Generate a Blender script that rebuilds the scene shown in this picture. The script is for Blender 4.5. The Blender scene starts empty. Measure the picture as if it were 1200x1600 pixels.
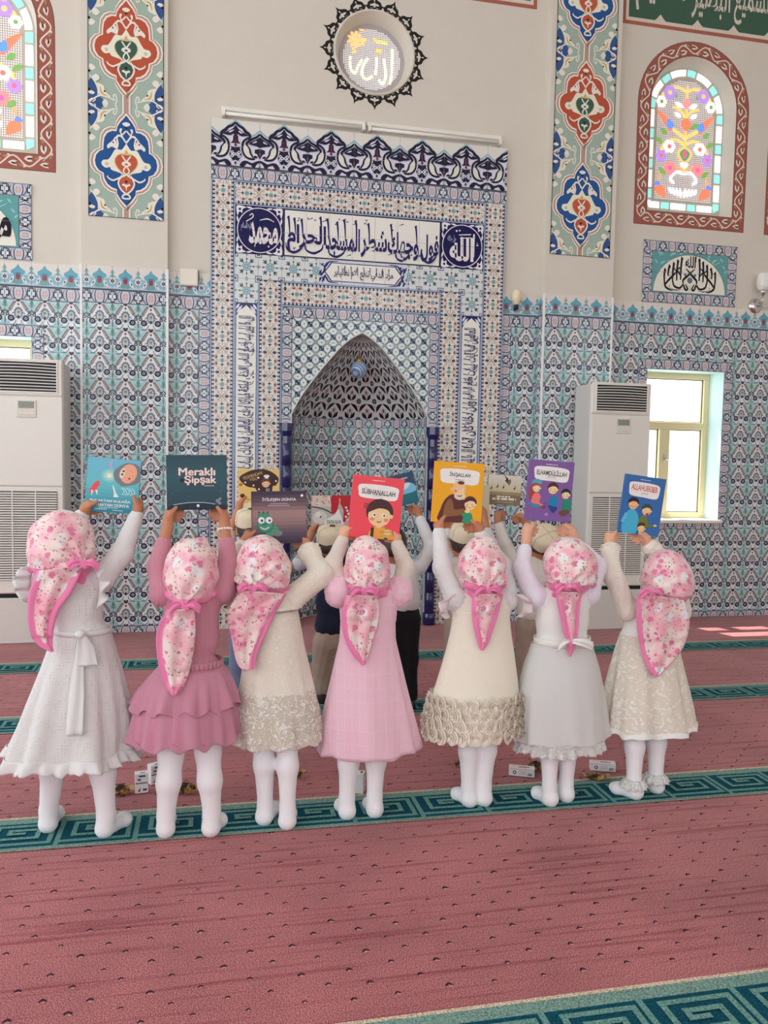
import bpy, math, random, unicodedata
import numpy as np
from mathutils import Vector, Matrix
from mathutils.geometry import tessellate_polygon

random.seed(7)
sc = bpy.context.scene
col = sc.collection
PI = math.pi

# ------------------------------------------------------------------ camera
FPX, YAW, PITCH, ROLL = 1265.4, 0.2117, -0.065, 0.0192
CAM = np.array([-0.0766, -6.3602, 1.3365])
_cy, _sy, _cp, _sp = math.cos(YAW), math.sin(YAW), math.cos(PITCH), math.sin(PITCH)
FW = np.array([_sy * _cp, _cy * _cp, _sp])
_r = np.array([_cy, -_sy, 0.0])
_u = np.cross(_r, FW)
RT = math.cos(ROLL) * _r + math.sin(ROLL) * _u
UP = -math.sin(ROLL) * _r + math.cos(ROLL) * _u
cd = bpy.data.cameras.new('camera')
cd.sensor_fit = 'VERTICAL'
cd.sensor_height = 24.0
cd.lens = 24.0 * FPX / 1600.0
cd.clip_start = 0.05
cam = bpy.data.objects.new('camera', cd)
col.objects.link(cam)
cam.matrix_world = Matrix(((RT[0], UP[0], -FW[0], CAM[0]), (RT[1], UP[1], -FW[1], CAM[1]),
                           (RT[2], UP[2], -FW[2], CAM[2]), (0, 0, 0, 1)))
sc.camera = cam

# ------------------------------------------------------------------ daylight
world = bpy.data.worlds.new('sky')
sc.world = world
world.use_nodes = True
bg = world.node_tree.nodes['Background']
bg.inputs[0].default_value = (0.88, 0.95, 1.0, 1)
bg.inputs[1].default_value = 3.9
sun_d = bpy.data.lights.new('sun', 'SUN')
sun_d.energy = 16.0
sun_d.angle = 0.012
sun_d.color = (1.0, 0.93, 0.82)
sun = bpy.data.objects.new('sun', sun_d)
col.objects.link(sun)
sun.rotation_euler = Vector((0.16, -0.50, -1.0)).to_track_quat('-Z', 'Y').to_euler()
sc.view_settings.view_transform = 'Standard'
sc.view_settings.look = 'None'
sc.view_settings.gamma = 1.0
sc.view_settings.use_curve_mapping = False
sc.view_settings.exposure = -0.44


# ------------------------------------------------------------------ helpers
def at(px, py, Y):
    """the point of the vertical plane y = Y that lies on the sight line of a pixel"""
    v = FW + RT * (px - 600) / FPX - UP * (py - 800) / FPX
    return CAM + v * ((Y - CAM[1]) / v[1])


def on_floor(px, py, Z=0.0):
    v = FW + RT * (px - 600) / FPX - UP * (py - 800) / FPX
    return CAM + v * ((Z - CAM[2]) / v[2])


def lin(c):
    c = c / 255.0
    return c / 12.92 if c <= 0.04045 else ((c + 0.055) / 1.055) ** 2.4


def S(r, g, b, k=1.28):
    """a photographed colour turned into surface albedo"""
    return (min(.92, lin(r) * k), min(.92, lin(g) * k), min(.92, lin(b) * k), 1.0)


MATS = {}


def new_mat(name):
    m = bpy.data.materials.new(name)
    m.use_nodes = True
    nt = m.node_tree
    return m, nt, nt.nodes['Principled BSDF']


def nd(nt, kind, **kw):
    n = nt.nodes.new(kind)
    for k, v in kw.items():
        if isinstance(k, str) and hasattr(n, k):
            setattr(n, k, v)
        else:
            n.inputs[k].default_value = v
    return n


def noise_bump(nt, p, scale, strength, dist=0.002, coords='Object'):
    tc = nd(nt, 'ShaderNodeTexCoord')
    nz = nd(nt, 'ShaderNodeTexNoise')
    nz.inputs['Scale'].default_value = scale
    nz.inputs['Detail'].default_value = 3
    nt.links.new(tc.outputs[coords], nz.inputs['Vector'])
    b = nd(nt, 'ShaderNodeBump')
    b.inputs['Strength'].default_value = strength
    b.inputs['Distance'].default_value = dist
    nt.links.new(nz.outputs['Fac'], b.inputs['Height'])
    nt.links.new(b.outputs['Normal'], p.inputs['Normal'])
    return tc, nz


def plain(name, c, rough=.6, metal=0.0, spec=.5, bump=None, var=0.0, sheen=0.0, coat=0.0):
    if name in MATS:
        return MATS[name]
    m, nt, p = new_mat(name)
    p.inputs['Base Color'].default_value = c
    p.inputs['Roughness'].default_value = rough
    p.inputs['Metallic'].default_value = metal
    p.inputs['Specular IOR Level'].default_value = spec
    p.inputs['Sheen Weight'].default_value = sheen
    p.inputs['Coat Weight'].default_value = coat
    p.inputs['Coat Roughness'].default_value = .05
    if bump:
        noise_bump(nt, p, *bump)
    if var:
        tc = nd(nt, 'ShaderNodeTexCoord')
        nz = nd(nt, 'ShaderNodeTexNoise')
        nz.inputs['Scale'].default_value = 6
        nt.links.new(tc.outputs['Object'], nz.inputs['Vector'])
        mx = nd(nt, 'ShaderNodeMix', data_type='RGBA')
        nt.links.new(nz.outputs['Fac'], mx.inputs[0])
        mx.inputs[6].default_value = tuple(x * (1 - var) for x in c[:3]) + (1,)
        mx.inputs[7].default_value = tuple(min(.95, x * (1 + var)) for x in c[:3]) + (1,)
        nt.links.new(mx.outputs[2], p.inputs['Base Color'])
    MATS[name] = m
    return m


def attr_mat(name, rough=.5, spec=.5, coat=0.0, bump=None):
    """material coloured by the print's own colour attribute"""
    m, nt, p = new_mat(name)
    a = nd(nt, 'ShaderNodeAttribute', attribute_name='Col')
    nt.links.new(a.outputs['Color'], p.inputs['Base Color'])
    p.inputs['Roughness'].default_value = rough
    p.inputs['Specular IOR Level'].default_value = spec
    p.inputs['Coat Weight'].default_value = coat
    p.inputs['Coat Roughness'].default_value = .06
    if bump:
        noise_bump(nt, p, *bump)
    MATS[name] = m
    return m


GLAZE = attr_mat('glazed_tile', .13, .35, 0.0, (14, .10, .004))
PAINT = attr_mat('wall_paint', .75, .25)
PRINT = attr_mat('glossy_print', .38, .4)


def tag(o, label=None, cat=None, group=None, kind=None):
    if label:
        o['label'] = label
    if cat:
        o['category'] = cat
    if group:
        o['group'] = group
    if kind:
        o['kind'] = kind
    return o


def link(o, parent=None):
    col.objects.link(o)
    if parent is not None:
        o.parent = parent
    return o


def empty(name, loc=(0, 0, 0), parent=None):
    o = bpy.data.objects.new(name, None)
    o.location = loc
    o.empty_display_size = .05
    return link(o, parent)


def mesh_data(name, verts, faces, mat=None, smooth=False, cols=None, mats=None, fm=None):
    me = bpy.data.meshes.new(name)
    me.from_pydata([tuple(map(float, v)) for v in verts], [], [tuple(map(int, f)) for f in faces])
    for m in (mats or ([mat] if mat else [])):
        me.materials.append(m)
    if fm is not None:
        me.polygons.foreach_set('material_index', fm)
    if cols is not None:
        ca = me.color_attributes.new('Col', 'FLOAT_COLOR', 'CORNER')
        buf = []
        for f, c in zip(faces, cols):
            buf.extend(list(c) * len(f))
        ca.data.foreach_set('color', buf)
    if smooth:
        me.polygons.foreach_set('use_smooth', [True] * len(me.polygons))
    me.update()
    return me


def mobj(name, verts, faces, mat=None, parent=None, smooth=False, cols=None, loc=None, mats=None, fm=None):
    o = bpy.data.objects.new(name, mesh_data(name, verts, faces, mat, smooth, cols, mats, fm))
    if loc is not None:
        o.location = loc
    return link(o, parent)


class MB:
    """collects shapes of one part"""
    def __init__(s):
        s.v, s.f = [], []

    def add(s, v, f):
        n = len(s.v)
        s.v += [tuple(p) for p in v]
        s.f += [tuple(i + n for i in q) for q in f]
        return s

    def box(s, x0, x1, y0, y1, z0, z1, b=0.0):
        if b <= 0:
            v = [(x, y, z) for z in (z0, z1) for y in (y0, y1) for x in (x0, x1)]
            return s.add(v, [(0, 2, 3, 1), (4, 5, 7, 6), (0, 1, 5, 4), (2, 6, 7, 3), (0, 4, 6, 2), (1, 3, 7, 5)])
        # bevelled box: three rectangles per axis chamfered
        X, Y, Z = (x0, x1), (y0, y1), (z0, z1)
        v, idx = [], {}
        for i in (0, 1):
            for j in (0, 1):
                for k in (0, 1):
                    sx, sy, sz = (1 - 2 * i) * b, (1 - 2 * j) * b, (1 - 2 * k) * b
                    for a, p in enumerate(((X[i], Y[j] + sy, Z[k] + sz), (X[i] + sx, Y[j], Z[k] + sz), (X[i] + sx, Y[j] + sy, Z[k]))):
                        idx[i, j, k, a] = len(v)
                        v.append(p)
        f = []
        for i in (0, 1):
            q = [idx[i, 0, 0, 0], idx[i, 1, 0, 0], idx[i, 1, 1, 0], idx[i, 0, 1, 0]]
            f.append(q if i else q[::-1])
            q = [idx[0, i, 0, 1], idx[1, i, 0, 1], idx[1, i, 1, 1], idx[0, i, 1, 1]]
            f.append(q[::-1] if i else q)
            q = [idx[0, 0, i, 2], idx[1, 0, i, 2], idx[1, 1, i, 2], idx[0, 1, i, 2]]
            f.append(q if i else q[::-1])
        for i in (0, 1):
            for j in (0, 1):
                q = [idx[i, j, 0, 0], idx[i, j, 1, 0], idx[i, j, 1, 1], idx[i, j, 0, 1]]
                f.append(q if (i ^ j) else q[::-1])
                q = [idx[i, 0, j, 0], idx[i, 1, j, 0], idx[i, 1, j, 2], idx[i, 0, j, 2]]
                f.append(q[::-1] if (i ^ j) else q)
                q = [idx[0, i, j, 1], idx[1, i, j, 1], idx[1, i, j, 2], idx[0, i, j, 2]]
                f.append(q if (i ^ j) else q[::-1])
        for i in (0, 1):
            for j in (0, 1):
                for k in (0, 1):
                    q = [idx[i, j, k, 0], idx[i, j, k, 1], idx[i, j, k, 2]]
                    f.append(q if ((i + j + k) % 2 == 0) else q[::-1])
        return s.add(v, f)

    def tube(s, pts, rad, n=10, caps=True, closed=False):
        pts = [np.asarray(p, float) for p in pts]
        m = len(pts)
        if not hasattr(rad, '__len__'):
            rad = [rad] * m
        rings = []
        ref = None
        for i in range(m):
            a = pts[(i - 1) % m] if (closed or i > 0) else pts[i]
            b = pts[(i + 1) % m] if (closed or i < m - 1) else pts[i]
            t = (b - a) / (np.linalg.norm(b - a) + 1e-12)
            if ref is None:
                h = np.array([0, 0, 1.0]) if abs(t[2]) < .9 else np.array([1.0, 0, 0])
            else:
                h = ref
            u = h - t * np.dot(h, t)
            u /= np.linalg.norm(u) + 1e-12
            w = np.cross(t, u)
            ref = u
            rings.append([pts[i] + rad[i] * (u * math.cos(2 * PI * k / n) + w * math.sin(2 * PI * k / n)) for k in range(n)])
        v = [p for r in rings for p in r]
        f = []
        for i in range(m if closed else m - 1):
            j = (i + 1) % m
            for k in range(n):
                k2 = (k + 1) % n
                f.append((i * n + k, i * n + k2, j * n + k2, j * n + k))
        if caps and not closed:
            f.append(tuple(range(n))[::-1])
            f.append(tuple((m - 1) * n + k for k in range(n)))
        return s.add(v, f)

    def lathe(s, prof, c=(0, 0, 0), n=24, cap=True):
        """profile of (r, z) turned about the vertical through c"""
        v, f = [], []
        for r, z in prof:
            for k in range(n):
                v.append((c[0] + r * math.cos(2 * PI * k / n), c[1] + r * math.sin(2 * PI * k / n), c[2] + z))
        for i in range(len(prof) - 1):
            for k in range(n):
                k2 = (k + 1) % n
                f.append((i * n + k, i * n + k2, (i + 1) * n + k2, (i + 1) * n + k))
        if cap:
            f.append(tuple(range(n))[::-1])
            f.append(tuple((len(prof) - 1) * n + k for k in range(n)))
        return s.add(v, f)

    def grid(s, P, flip=False, wrap=False):
        """P: array (m, n, 3)"""
        m, n = P.shape[:2]
        f = []
        for i in range(m - 1):
            for k in range(n if wrap else n - 1):
                k2 = (k + 1) % n
                q = (i * n + k, i * n + k2, (i + 1) * n + k2, (i + 1) * n + k)
                f.append(q[::-1] if flip else q)
        return s.add(P.reshape(-1, 3), f)

    def build(s, name, mat, parent=None, smooth=False, loc=None):
        return mobj(name, s.v, s.f, mat, parent, smooth, loc=loc)


# ------------------------------------------------------------------ flat print
def crom(pts, n=6, closed=False):
    """smooth curve through points"""
    P = [np.asarray(p, float) for p in pts]
    m = len(P)
    if m < 3:
        return P
    out = []
    for i in range(m if closed else m - 1):
        p0 = P[(i - 1) % m] if (closed or i > 0) else P[0]
        p1, p2 = P[i], P[(i + 1) % m]
        p3 = P[(i + 2) % m] if (closed or i < m - 2) else P[m - 1]
        for k in range(n):
            t = k / n
            out.append(.5 * (2 * p1 + (p2 - p0) * t + (2 * p0 - 5 * p1 + 4 * p2 - p3) * t * t + (3 * p1 - p0 - 3 * p2 + p3) * t ** 3))
    if not closed:
        out.append(P[-1])
    return out


class Art:
    """layers of flat coloured shapes: later shapes lie over earlier ones"""
    def __init__(s):
        s.it = []          # (verts, faces, colour)

    def poly(s, pts, c):
        s.it.append((np.array(pts, float), None, c))
        return s

    def rect(s, x0, y0, x1, y1, c):
        return s.poly([(x0, y0), (x1, y0), (x1, y1), (x0, y1)], c)

    def ell(s, x, y, rx, ry, c, n=12, rot=0.0):
        a = np.arange(n) * 2 * PI / n
        X, Y = rx * np.cos(a), ry * np.sin(a)
        return s.poly(np.stack([x + X * math.cos(rot) - Y * math.sin(rot), y + X * math.sin(rot) + Y * math.cos(rot)], 1), c)

    def circ(s, x, y, r, c, n=12):
        return s.ell(x, y, r, r, c, n)

    def blob(s, pts, c, n=5):
        return s.poly(crom(pts, n, True), c)

    def stroke(s, pts, w, c, smooth=True, closed=False, n=5):
        """a band of width w (number or start, middle, end) along a curve"""
        P = crom(pts, n, closed) if smooth and len(pts) > 2 else [np.asarray(p, float) for p in pts]
        m = len(P)
        if hasattr(w, '__len__'):
            W = np.interp(np.linspace(0, 1, m), np.linspace(0, 1, len(w)), w)
        else:
            W = [w] * m
        L, R = [], []
        for i in range(m):
            a = P[(i - 1) % m] if (closed or i > 0) else P[i]
            b = P[(i + 1) % m] if (closed or i < m - 1) else P[i]
            t = b - a
            t = t / (np.hypot(*t) + 1e-12)
            nrm = np.array([-t[1], t[0]]) * W[i] / 2
            L.append(P[i] + nrm)
            R.append(P[i] - nrm)
        v = np.array(L + R)
        f = [(i, m + i, m + (i + 1) % m, (i + 1) % m) for i in range(m if closed else m - 1)]
        s.it.append((v, f, c))
        return s

    def leaf(s, x0, y0, x1, y1, w, c, bend=0.0):
        d = np.array([x1 - x0, y1 - y0])
        nrm = np.array([-d[1], d[0]])
        nrm = nrm / (np.hypot(*nrm) + 1e-12)
        p0 = np.array([x0, y0])
        ts = np.linspace(0, 1, 7)
        up = [p0 + d * t + nrm * (w / 2 * math.sin(PI * t) + bend * math.sin(PI * t)) for t in ts]
        dn = [p0 + d * t + nrm * (-w / 2 * math.sin(PI * t) + bend * math.sin(PI * t)) for t in ts[1:-1]]
        return s.poly(up + dn[::-1], c)

    def mesh(s, v, f, c):
        s.it.append((np.array(v, float), f, c))
        return s

    def put(s, other, dx=0, dy=0, sx=1, sy=None, rot=0.0):
        sy = sx if sy is None else sy
        for v, f, c in other.it:
            w = v * np.array([sx, sy])
            if rot:
                w = np.stack([w[:, 0] * math.cos(rot) - w[:, 1] * math.sin(rot), w[:, 0] * math.sin(rot) + w[:, 1] * math.cos(rot)], 1)
            s.it.append((w + np.array([dx, dy]), f, c))
        return s

    def sym(s, fn):
        """draw fn twice, mirrored in x"""
        a = Art()
        fn(a)
        s.put(a)
        s.put(a, sx=-1, sy=1)
        return s

    def clip(s, tests):
        """keep what lies where n.p <= d for every (n, d); tests may also be a callable giving such half planes per shape"""
        out = Art()
        for v, f, c in s.it:
            polys = [v] if f is None else [v[list(q)] for q in f]
            ts = tests(v) if callable(tests) else tests
            for p in polys:
                for (nx, ny, d) in ts:
                    if len(p) < 3:
                        break
                    sd = p[:, 0] * nx + p[:, 1] * ny - d
                    if (sd <= 1e-9).all():
                        continue
                    if (sd > 0).all():
                        p = p[:0]
                        break
                    q = []
                    for i in range(len(p)):
                        j = (i + 1) % len(p)
                        if sd[i] <= 0:
                            q.append(p[i])
                        if (sd[i] <= 0) != (sd[j] <= 0):
                            q.append(p[i] + (p[j] - p[i]) * sd[i] / (sd[i] - sd[j]))
                    p = np.array(q)
                if len(p) >= 3:
                    out.it.append((p, None, c))
        return out

    def layers(s):
        n = len(s.it)
        lo = np.array([v.min(0) for v, _, _ in s.it])
        hi = np.array([v.max(0) for v, _, _ in s.it])
        L = np.zeros(n, int)
        for i in range(1, n):
            ov = ((lo[:i] < hi[i] - 1e-7) & (hi[:i] > lo[i] + 1e-7)).all(1)
            if ov.any():
                L[i] = L[:i][ov].max() + 1
        return L

    def data(s, fn=None, eps=.00014, base=0.0):
        """vertices, faces, colours; fn maps (x, y, height) to a point; the default stands in the xz plane facing -y"""
        L = s.layers()
        V, F, C = [], [], []
        fn = fn or (lambda x, y, h: (x, -h, y))
        for (v, f, c), l in zip(s.it, L):
            n = len(V)
            h = base + (l + 1) * eps
            V += [fn(p[0], p[1], h) for p in v]
            if f is None:
                a = np.sum(v[:, 0] * np.roll(v[:, 1], -1) - np.roll(v[:, 0], -1) * v[:, 1])
                q = list(range(n, n + len(v)))
                F.append(q if a > 0 else q[::-1])
                C.append(c)
            else:
                for q in f:
                    w = v[list(q)]
                    a = np.sum(w[:, 0] * np.roll(w[:, 1], -1) - np.roll(w[:, 0], -1) * w[:, 1])
                    q = [n + i for i in q]
                    F.append(q if a > 0 else q[::-1])
                    C.append(c)
        return V, F, C

    def build(s, name, mat, parent=None, loc=None, fn=None, eps=.00014, base=0.0):
        V, F, C = s.data(fn, eps, base)
        return mobj(name, V, F, mat, parent, cols=C, loc=loc)


# ------------------------------------------------------------------ lettering
_forms = {}
for _cp in list(range(0xFE70, 0xFEFD)):
    _d = unicodedata.decomposition(chr(_cp)).split()
    if len(_d) >= 2 and _d[0] in ('<isolated>', '<initial>', '<medial>', '<final>'):
        _k = ''.join(chr(int(x, 16)) for x in _d[1:])
        _forms.setdefault(_k, {})[_d[0][1:-1]] = chr(_cp)


def shape_arabic(t):
    """joined letter forms in left to right drawing order"""
    t = t.replace('\u0644\u0627', '\uE000').replace('\u0644\u0625', '\uE001')
    lig = {'\uE000': '\u0644\u0627', '\uE001': '\u0644\u0625'}
    key = lambda ch: lig.get(ch, ch)
    out = []
    for i, ch in enumerate(t):
        k = key(ch)
        if k not in _forms:
            out.append(ch)
            continue
        pv = key(t[i - 1]) if i else ' '
        nx = key(t[i + 1]) if i + 1 < len(t) else ' '
        jp = 'initial' in _forms.get(pv, {}) and 'final' in _forms[k]
        jn = 'initial' in _forms[k] and 'final' in _forms.get(nx, {})
        fm = 'medial' if jp and jn else 'final' if jp else 'initial' if jn else 'isolated'
        out.append(_forms[k].get(fm, ch))
    return ''.join(out[::-1])


_tc = {}


def letters(t, bold=0.0, arabic=False, space=1.0):
    """outline of a text as (verts, faces), origin at its centre, size as in the font"""
    k = (t, bold, arabic, space)
    if k not in _tc:
        cu = bpy.data.curves.new('lettering', 'FONT')
        cu.body = shape_arabic(t) if arabic else t
        cu.offset = bold
        cu.space_character = space
        cu.resolution_u = 3
        o = bpy.data.objects.new('lettering', cu)
        me = bpy.data.meshes.new_from_object(o)
        v = np.array([q.co[:2] for q in me.vertices]) if len(me.vertices) else np.zeros((3, 2))
        f = [tuple(p.vertices) for p in me.polygons]
        bpy.data.objects.remove(o)
        bpy.data.curves.remove(cu)
        bpy.data.meshes.remove(me)
        v = v - (v.min(0) + v.max(0)) / 2
        _tc[k] = (v, f)
    return _tc[k]


def write(art, t, x, y, w, h, c, bold=0.0, arabic=False, rot=0.0, space=1.0, mirror=False):
    """text fitted in a w by h box centred on x, y"""
    v, f = letters(t, bold, arabic, space)
    e = np.maximum(v.max(0) - v.min(0), 1e-6)
    v = v * np.array([w / e[0], h / e[1]])
    if mirror:
        v = v * np.array([-1, 1])
    if rot:
        v = np.stack([v[:, 0] * math.cos(rot) - v[:, 1] * math.sin(rot), v[:, 0] * math.sin(rot) + v[:, 1] * math.cos(rot)], 1)
    art.mesh(v + np.array([x, y]), f, c)
    return art
# ================================================================== tile prints
_S = S


def S(r, g, b, k=1.16):
    """glaze colours: a little greyer than the same pigment on plaster"""
    m_ = .3 * r + .55 * g + .15 * b
    r, g, b = (m_ + (c_ - m_) * .72 for c_ in (r, g, b))
    return _S(r * .985, g, b * 1.02, k)

T = 0.18
TV = 0.1835
WHITE, NAVY = S(226, 226, 228), S(30, 30, 62)


def art_dado():
    a = Art()
    aqua, dark, leafc = S(162, 204, 206), S(30, 30, 54), S(146, 116, 104)
    a.poly([(0, .5), (.36, .06), (.5, -.02), (.5, -.12), (.34, -.38), (.2, -.5), (-.2, -.5), (-.34, -.38), (-.5, -.12), (-.5, -.02), (-.36, .06)], S(222, 224, 224))

    def half(b):
        b.poly([(.03, .5), (.10, .5), (.37, .10), (.30, .03)], S(228, 224, 216))
        b.poly([(.055, .445), (.155, .445), (.375, .125), (.285, .045)], leafc)
        b.stroke([(.17, .43), (.385, .115)], .014, S(70, 60, 60), False)
        b.poly([(.12, .39), (.16, .37), (.31, .16), (.27, .13)], S(188, 160, 146))
        b.circ(.5, .10, .035, S(96, 140, 128), 6)
        b.leaf(.16, .02, .26, -.08, .05, S(120, 150, 150))
        b.leaf(.12, -.18, .2, -.33, .05, S(110, 150, 150))
        b.stroke([(.16, -.10), (.20, -.2), (.17, -.3)], .016, S(70, 80, 96))
        b.circ(.28, -.22, .124, dark)
        b.circ(.28, -.22, .066, S(150, 140, 165))
        b.circ(.28, -.22, .024, S(90, 70, 100), 8)
        b.circ(.405, -.07, .066, dark)
        b.circ(.405, -.07, .03, S(215, 215, 215), 8)
        for k in (-1, 0, 1):
            b.leaf(.405 + .02 * k, -.02, .405 + .075 * k, .10, .035, dark)
        b.stroke([(.09, -.3), (.13, -.4), (.22, -.475), (.36, -.485)], .026, S(60, 80, 90))
        b.poly([(.5, .5), (.42, .42), (.455, .3), (.5, .17)], S(92, 148, 124))
        b.leaf(.47, .2, .38, .34, .06, S(120, 175, 150))
        b.leaf(.46, .42, .3, .44, .07, S(185, 215, 205))
        b.ell(.5, -.33, .035, .12, S(120, 140, 118))
        b.stroke([(.5, -.2), (.46, -.12), (.5, .0)], .02, S(110, 155, 140))
        b.leaf(.45, -.44, .33, -.36, .06, S(135, 190, 185))
    a.sym(half)
    a.ell(0, -.02, .17, .225, S(128, 152, 158), 14)
    for k in range(7):
        t = PI * (k / 6.0)
        a.leaf(.1 * math.cos(t), .0 + .13 * math.sin(t), .19 * math.cos(t), .0 + .23 * math.sin(t), .06, S(90, 112, 122))
    a.ell(0, -.02, .105, .15, S(188, 200, 202), 12)
    a.ell(0, -.02, .07, .11, S(205, 182, 166), 12)
    a.ell(0, .02, .055, .055, S(160, 120, 105), 10)
    a.poly([(0, -.26), (.05, -.15), (0, -.11), (-.05, -.15)], dark)
    a.poly([(0, .5), (-.09, .5), (-.07, .455), (0, .41), (.07, .455), (.09, .5)], S(52, 32, 48))
    a.poly([(0, .38), (.05, .32), (0, .26), (-.05, .32)], S(150, 75, 62))
    a.poly([(-.10, -.5), (-.085, -.43), (0, -.46), (.085, -.43), (.10, -.5)], S(52, 32, 48))
    a.leaf(-.02, -.42, -.06, -.3, .05, S(240, 240, 240))
    a.leaf(.02, -.42, .06, -.3, .05, S(240, 240, 240))
    return a, aqua


def art_strip():
    a = Art()
    dk = S(42, 42, 62)

    def half(b):
        b.stroke([(.13, .42), (.18, .2), (.17, -.2), (.12, -.44)], .035, dk)
        b.stroke([(.12, -.40), (.22, -.38), (.33, .02), (.38, .40)], .03, dk)
        b.stroke([(.2, .40), (.27, .3), (.32, .02)], .022, dk)
        b.poly([(.5, .42), (.42, .42), (.42, .2), (.33, .2), (.33, -.24), (.42, -.24), (.42, -.44), (.5, -.44)], dk)
        b.poly([(.5, .33), (.45, .33), (.45, .12), (.37, .12), (.37, -.15), (.45, -.15), (.45, -.36), (.5, -.36)], S(206, 218, 222))
        b.ell(.5, 0, .03, .16, S(150, 170, 180), 8)
    a.sym(half)
    a.ell(0, 0, .11, .30, S(206, 166, 156), 12)
    a.stroke([(-.12, 0), (.12, 0)], .025, S(232, 205, 195))
    a.stroke([(0, .33), (0, -.33)], .02, S(232, 205, 195))
    a.rect(-.5, .44, .5, .5, S(60, 70, 100))
    a.rect(-.5, -.5, .5, -.45, S(60, 70, 100))
    return a, S(198, 200, 210)


def art_crest():
    a = Art()
    tq, lb, gr = S(84, 172, 192), S(128, 186, 200), S(104, 164, 158)

    a.rect(-.5, -.5, .5, .0, lb)

    def half(b):
        b.poly([(.5, .36), (.445, .27), (.41, .2), (.47, .14), (.40, .08), (.33, .02), (.2, .0), (.14, -.15), (.16, -.35), (.5, -.45)], lb)
        b.poly([(.5, .16), (.40, .02), (.5, .05)], gr)
        b.poly([(.5, .36), (.45, .25), (.5, .19)], S(120, 170, 160))
    a.sym(half)
    a.poly([(0, .40), (.05, .31), (.10, .24), (.19, .18), (.26, .13), (.275, .06), (.24, .01), (.19, -.01), (.18, -.2), (.16, -.42), (-.16, -.42), (-.18, -.2), (-.19, -.01), (-.24, .01), (-.275, .06), (-.26, .13), (-.19, .18), (-.10, .24), (-.05, .31)], tq)
    a.rect(-.5, -.5, .5, -.42, S(150, 195, 205))
    a.poly([(-.16, -.42), (-.14, -.2), (0, -.12), (.14, -.2), (.16, -.42)], gr)

    def half2(b):
        b.stroke([(.5, .0), (.34, -.0), (.22, -.04), (.15, -.15), (.2, -.3), (.34, -.4), (.5, -.42)], .022, WHITE)
        b.blob([(.19, -.12), (.16, -.2), (.22, -.3), (.34, -.38), (.3, -.26), (.26, -.16)], WHITE, 4)
        b.leaf(.21, -.17, .27, -.3, .05, S(50, 50, 70))
        b.stroke([(.5, -.46), (.42, -.36), (.3, -.42), (.12, -.44)], .02, S(205, 222, 226))
    a.sym(half2)
    for sx in (-.5, .5):
        a.circ(sx, -.13, .125, WHITE, 12)
        for k in range(6):
            t = k * PI / 3 + .5
            a.ell(sx + .055 * math.cos(t), -.13 + .055 * math.sin(t), .04, .026, S(110, 40, 52), 8, t)
    a.blob([(0, -.24), (-.07, -.2), (-.085, -.06), (-.05, -.03), (0, -.03), (.05, -.03), (.085, -.06), (.07, -.2)], S(178, 48, 76), 4)
    for k in (-.06, -.02, .02, .06):
        a.leaf(k * .8, -.05, k * 1.6, .07, .022, S(60, 30, 60))
    a.rect(-.5, -.5, .5, -.462, NAVY)
    return a, S(226, 214, 198)


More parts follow.
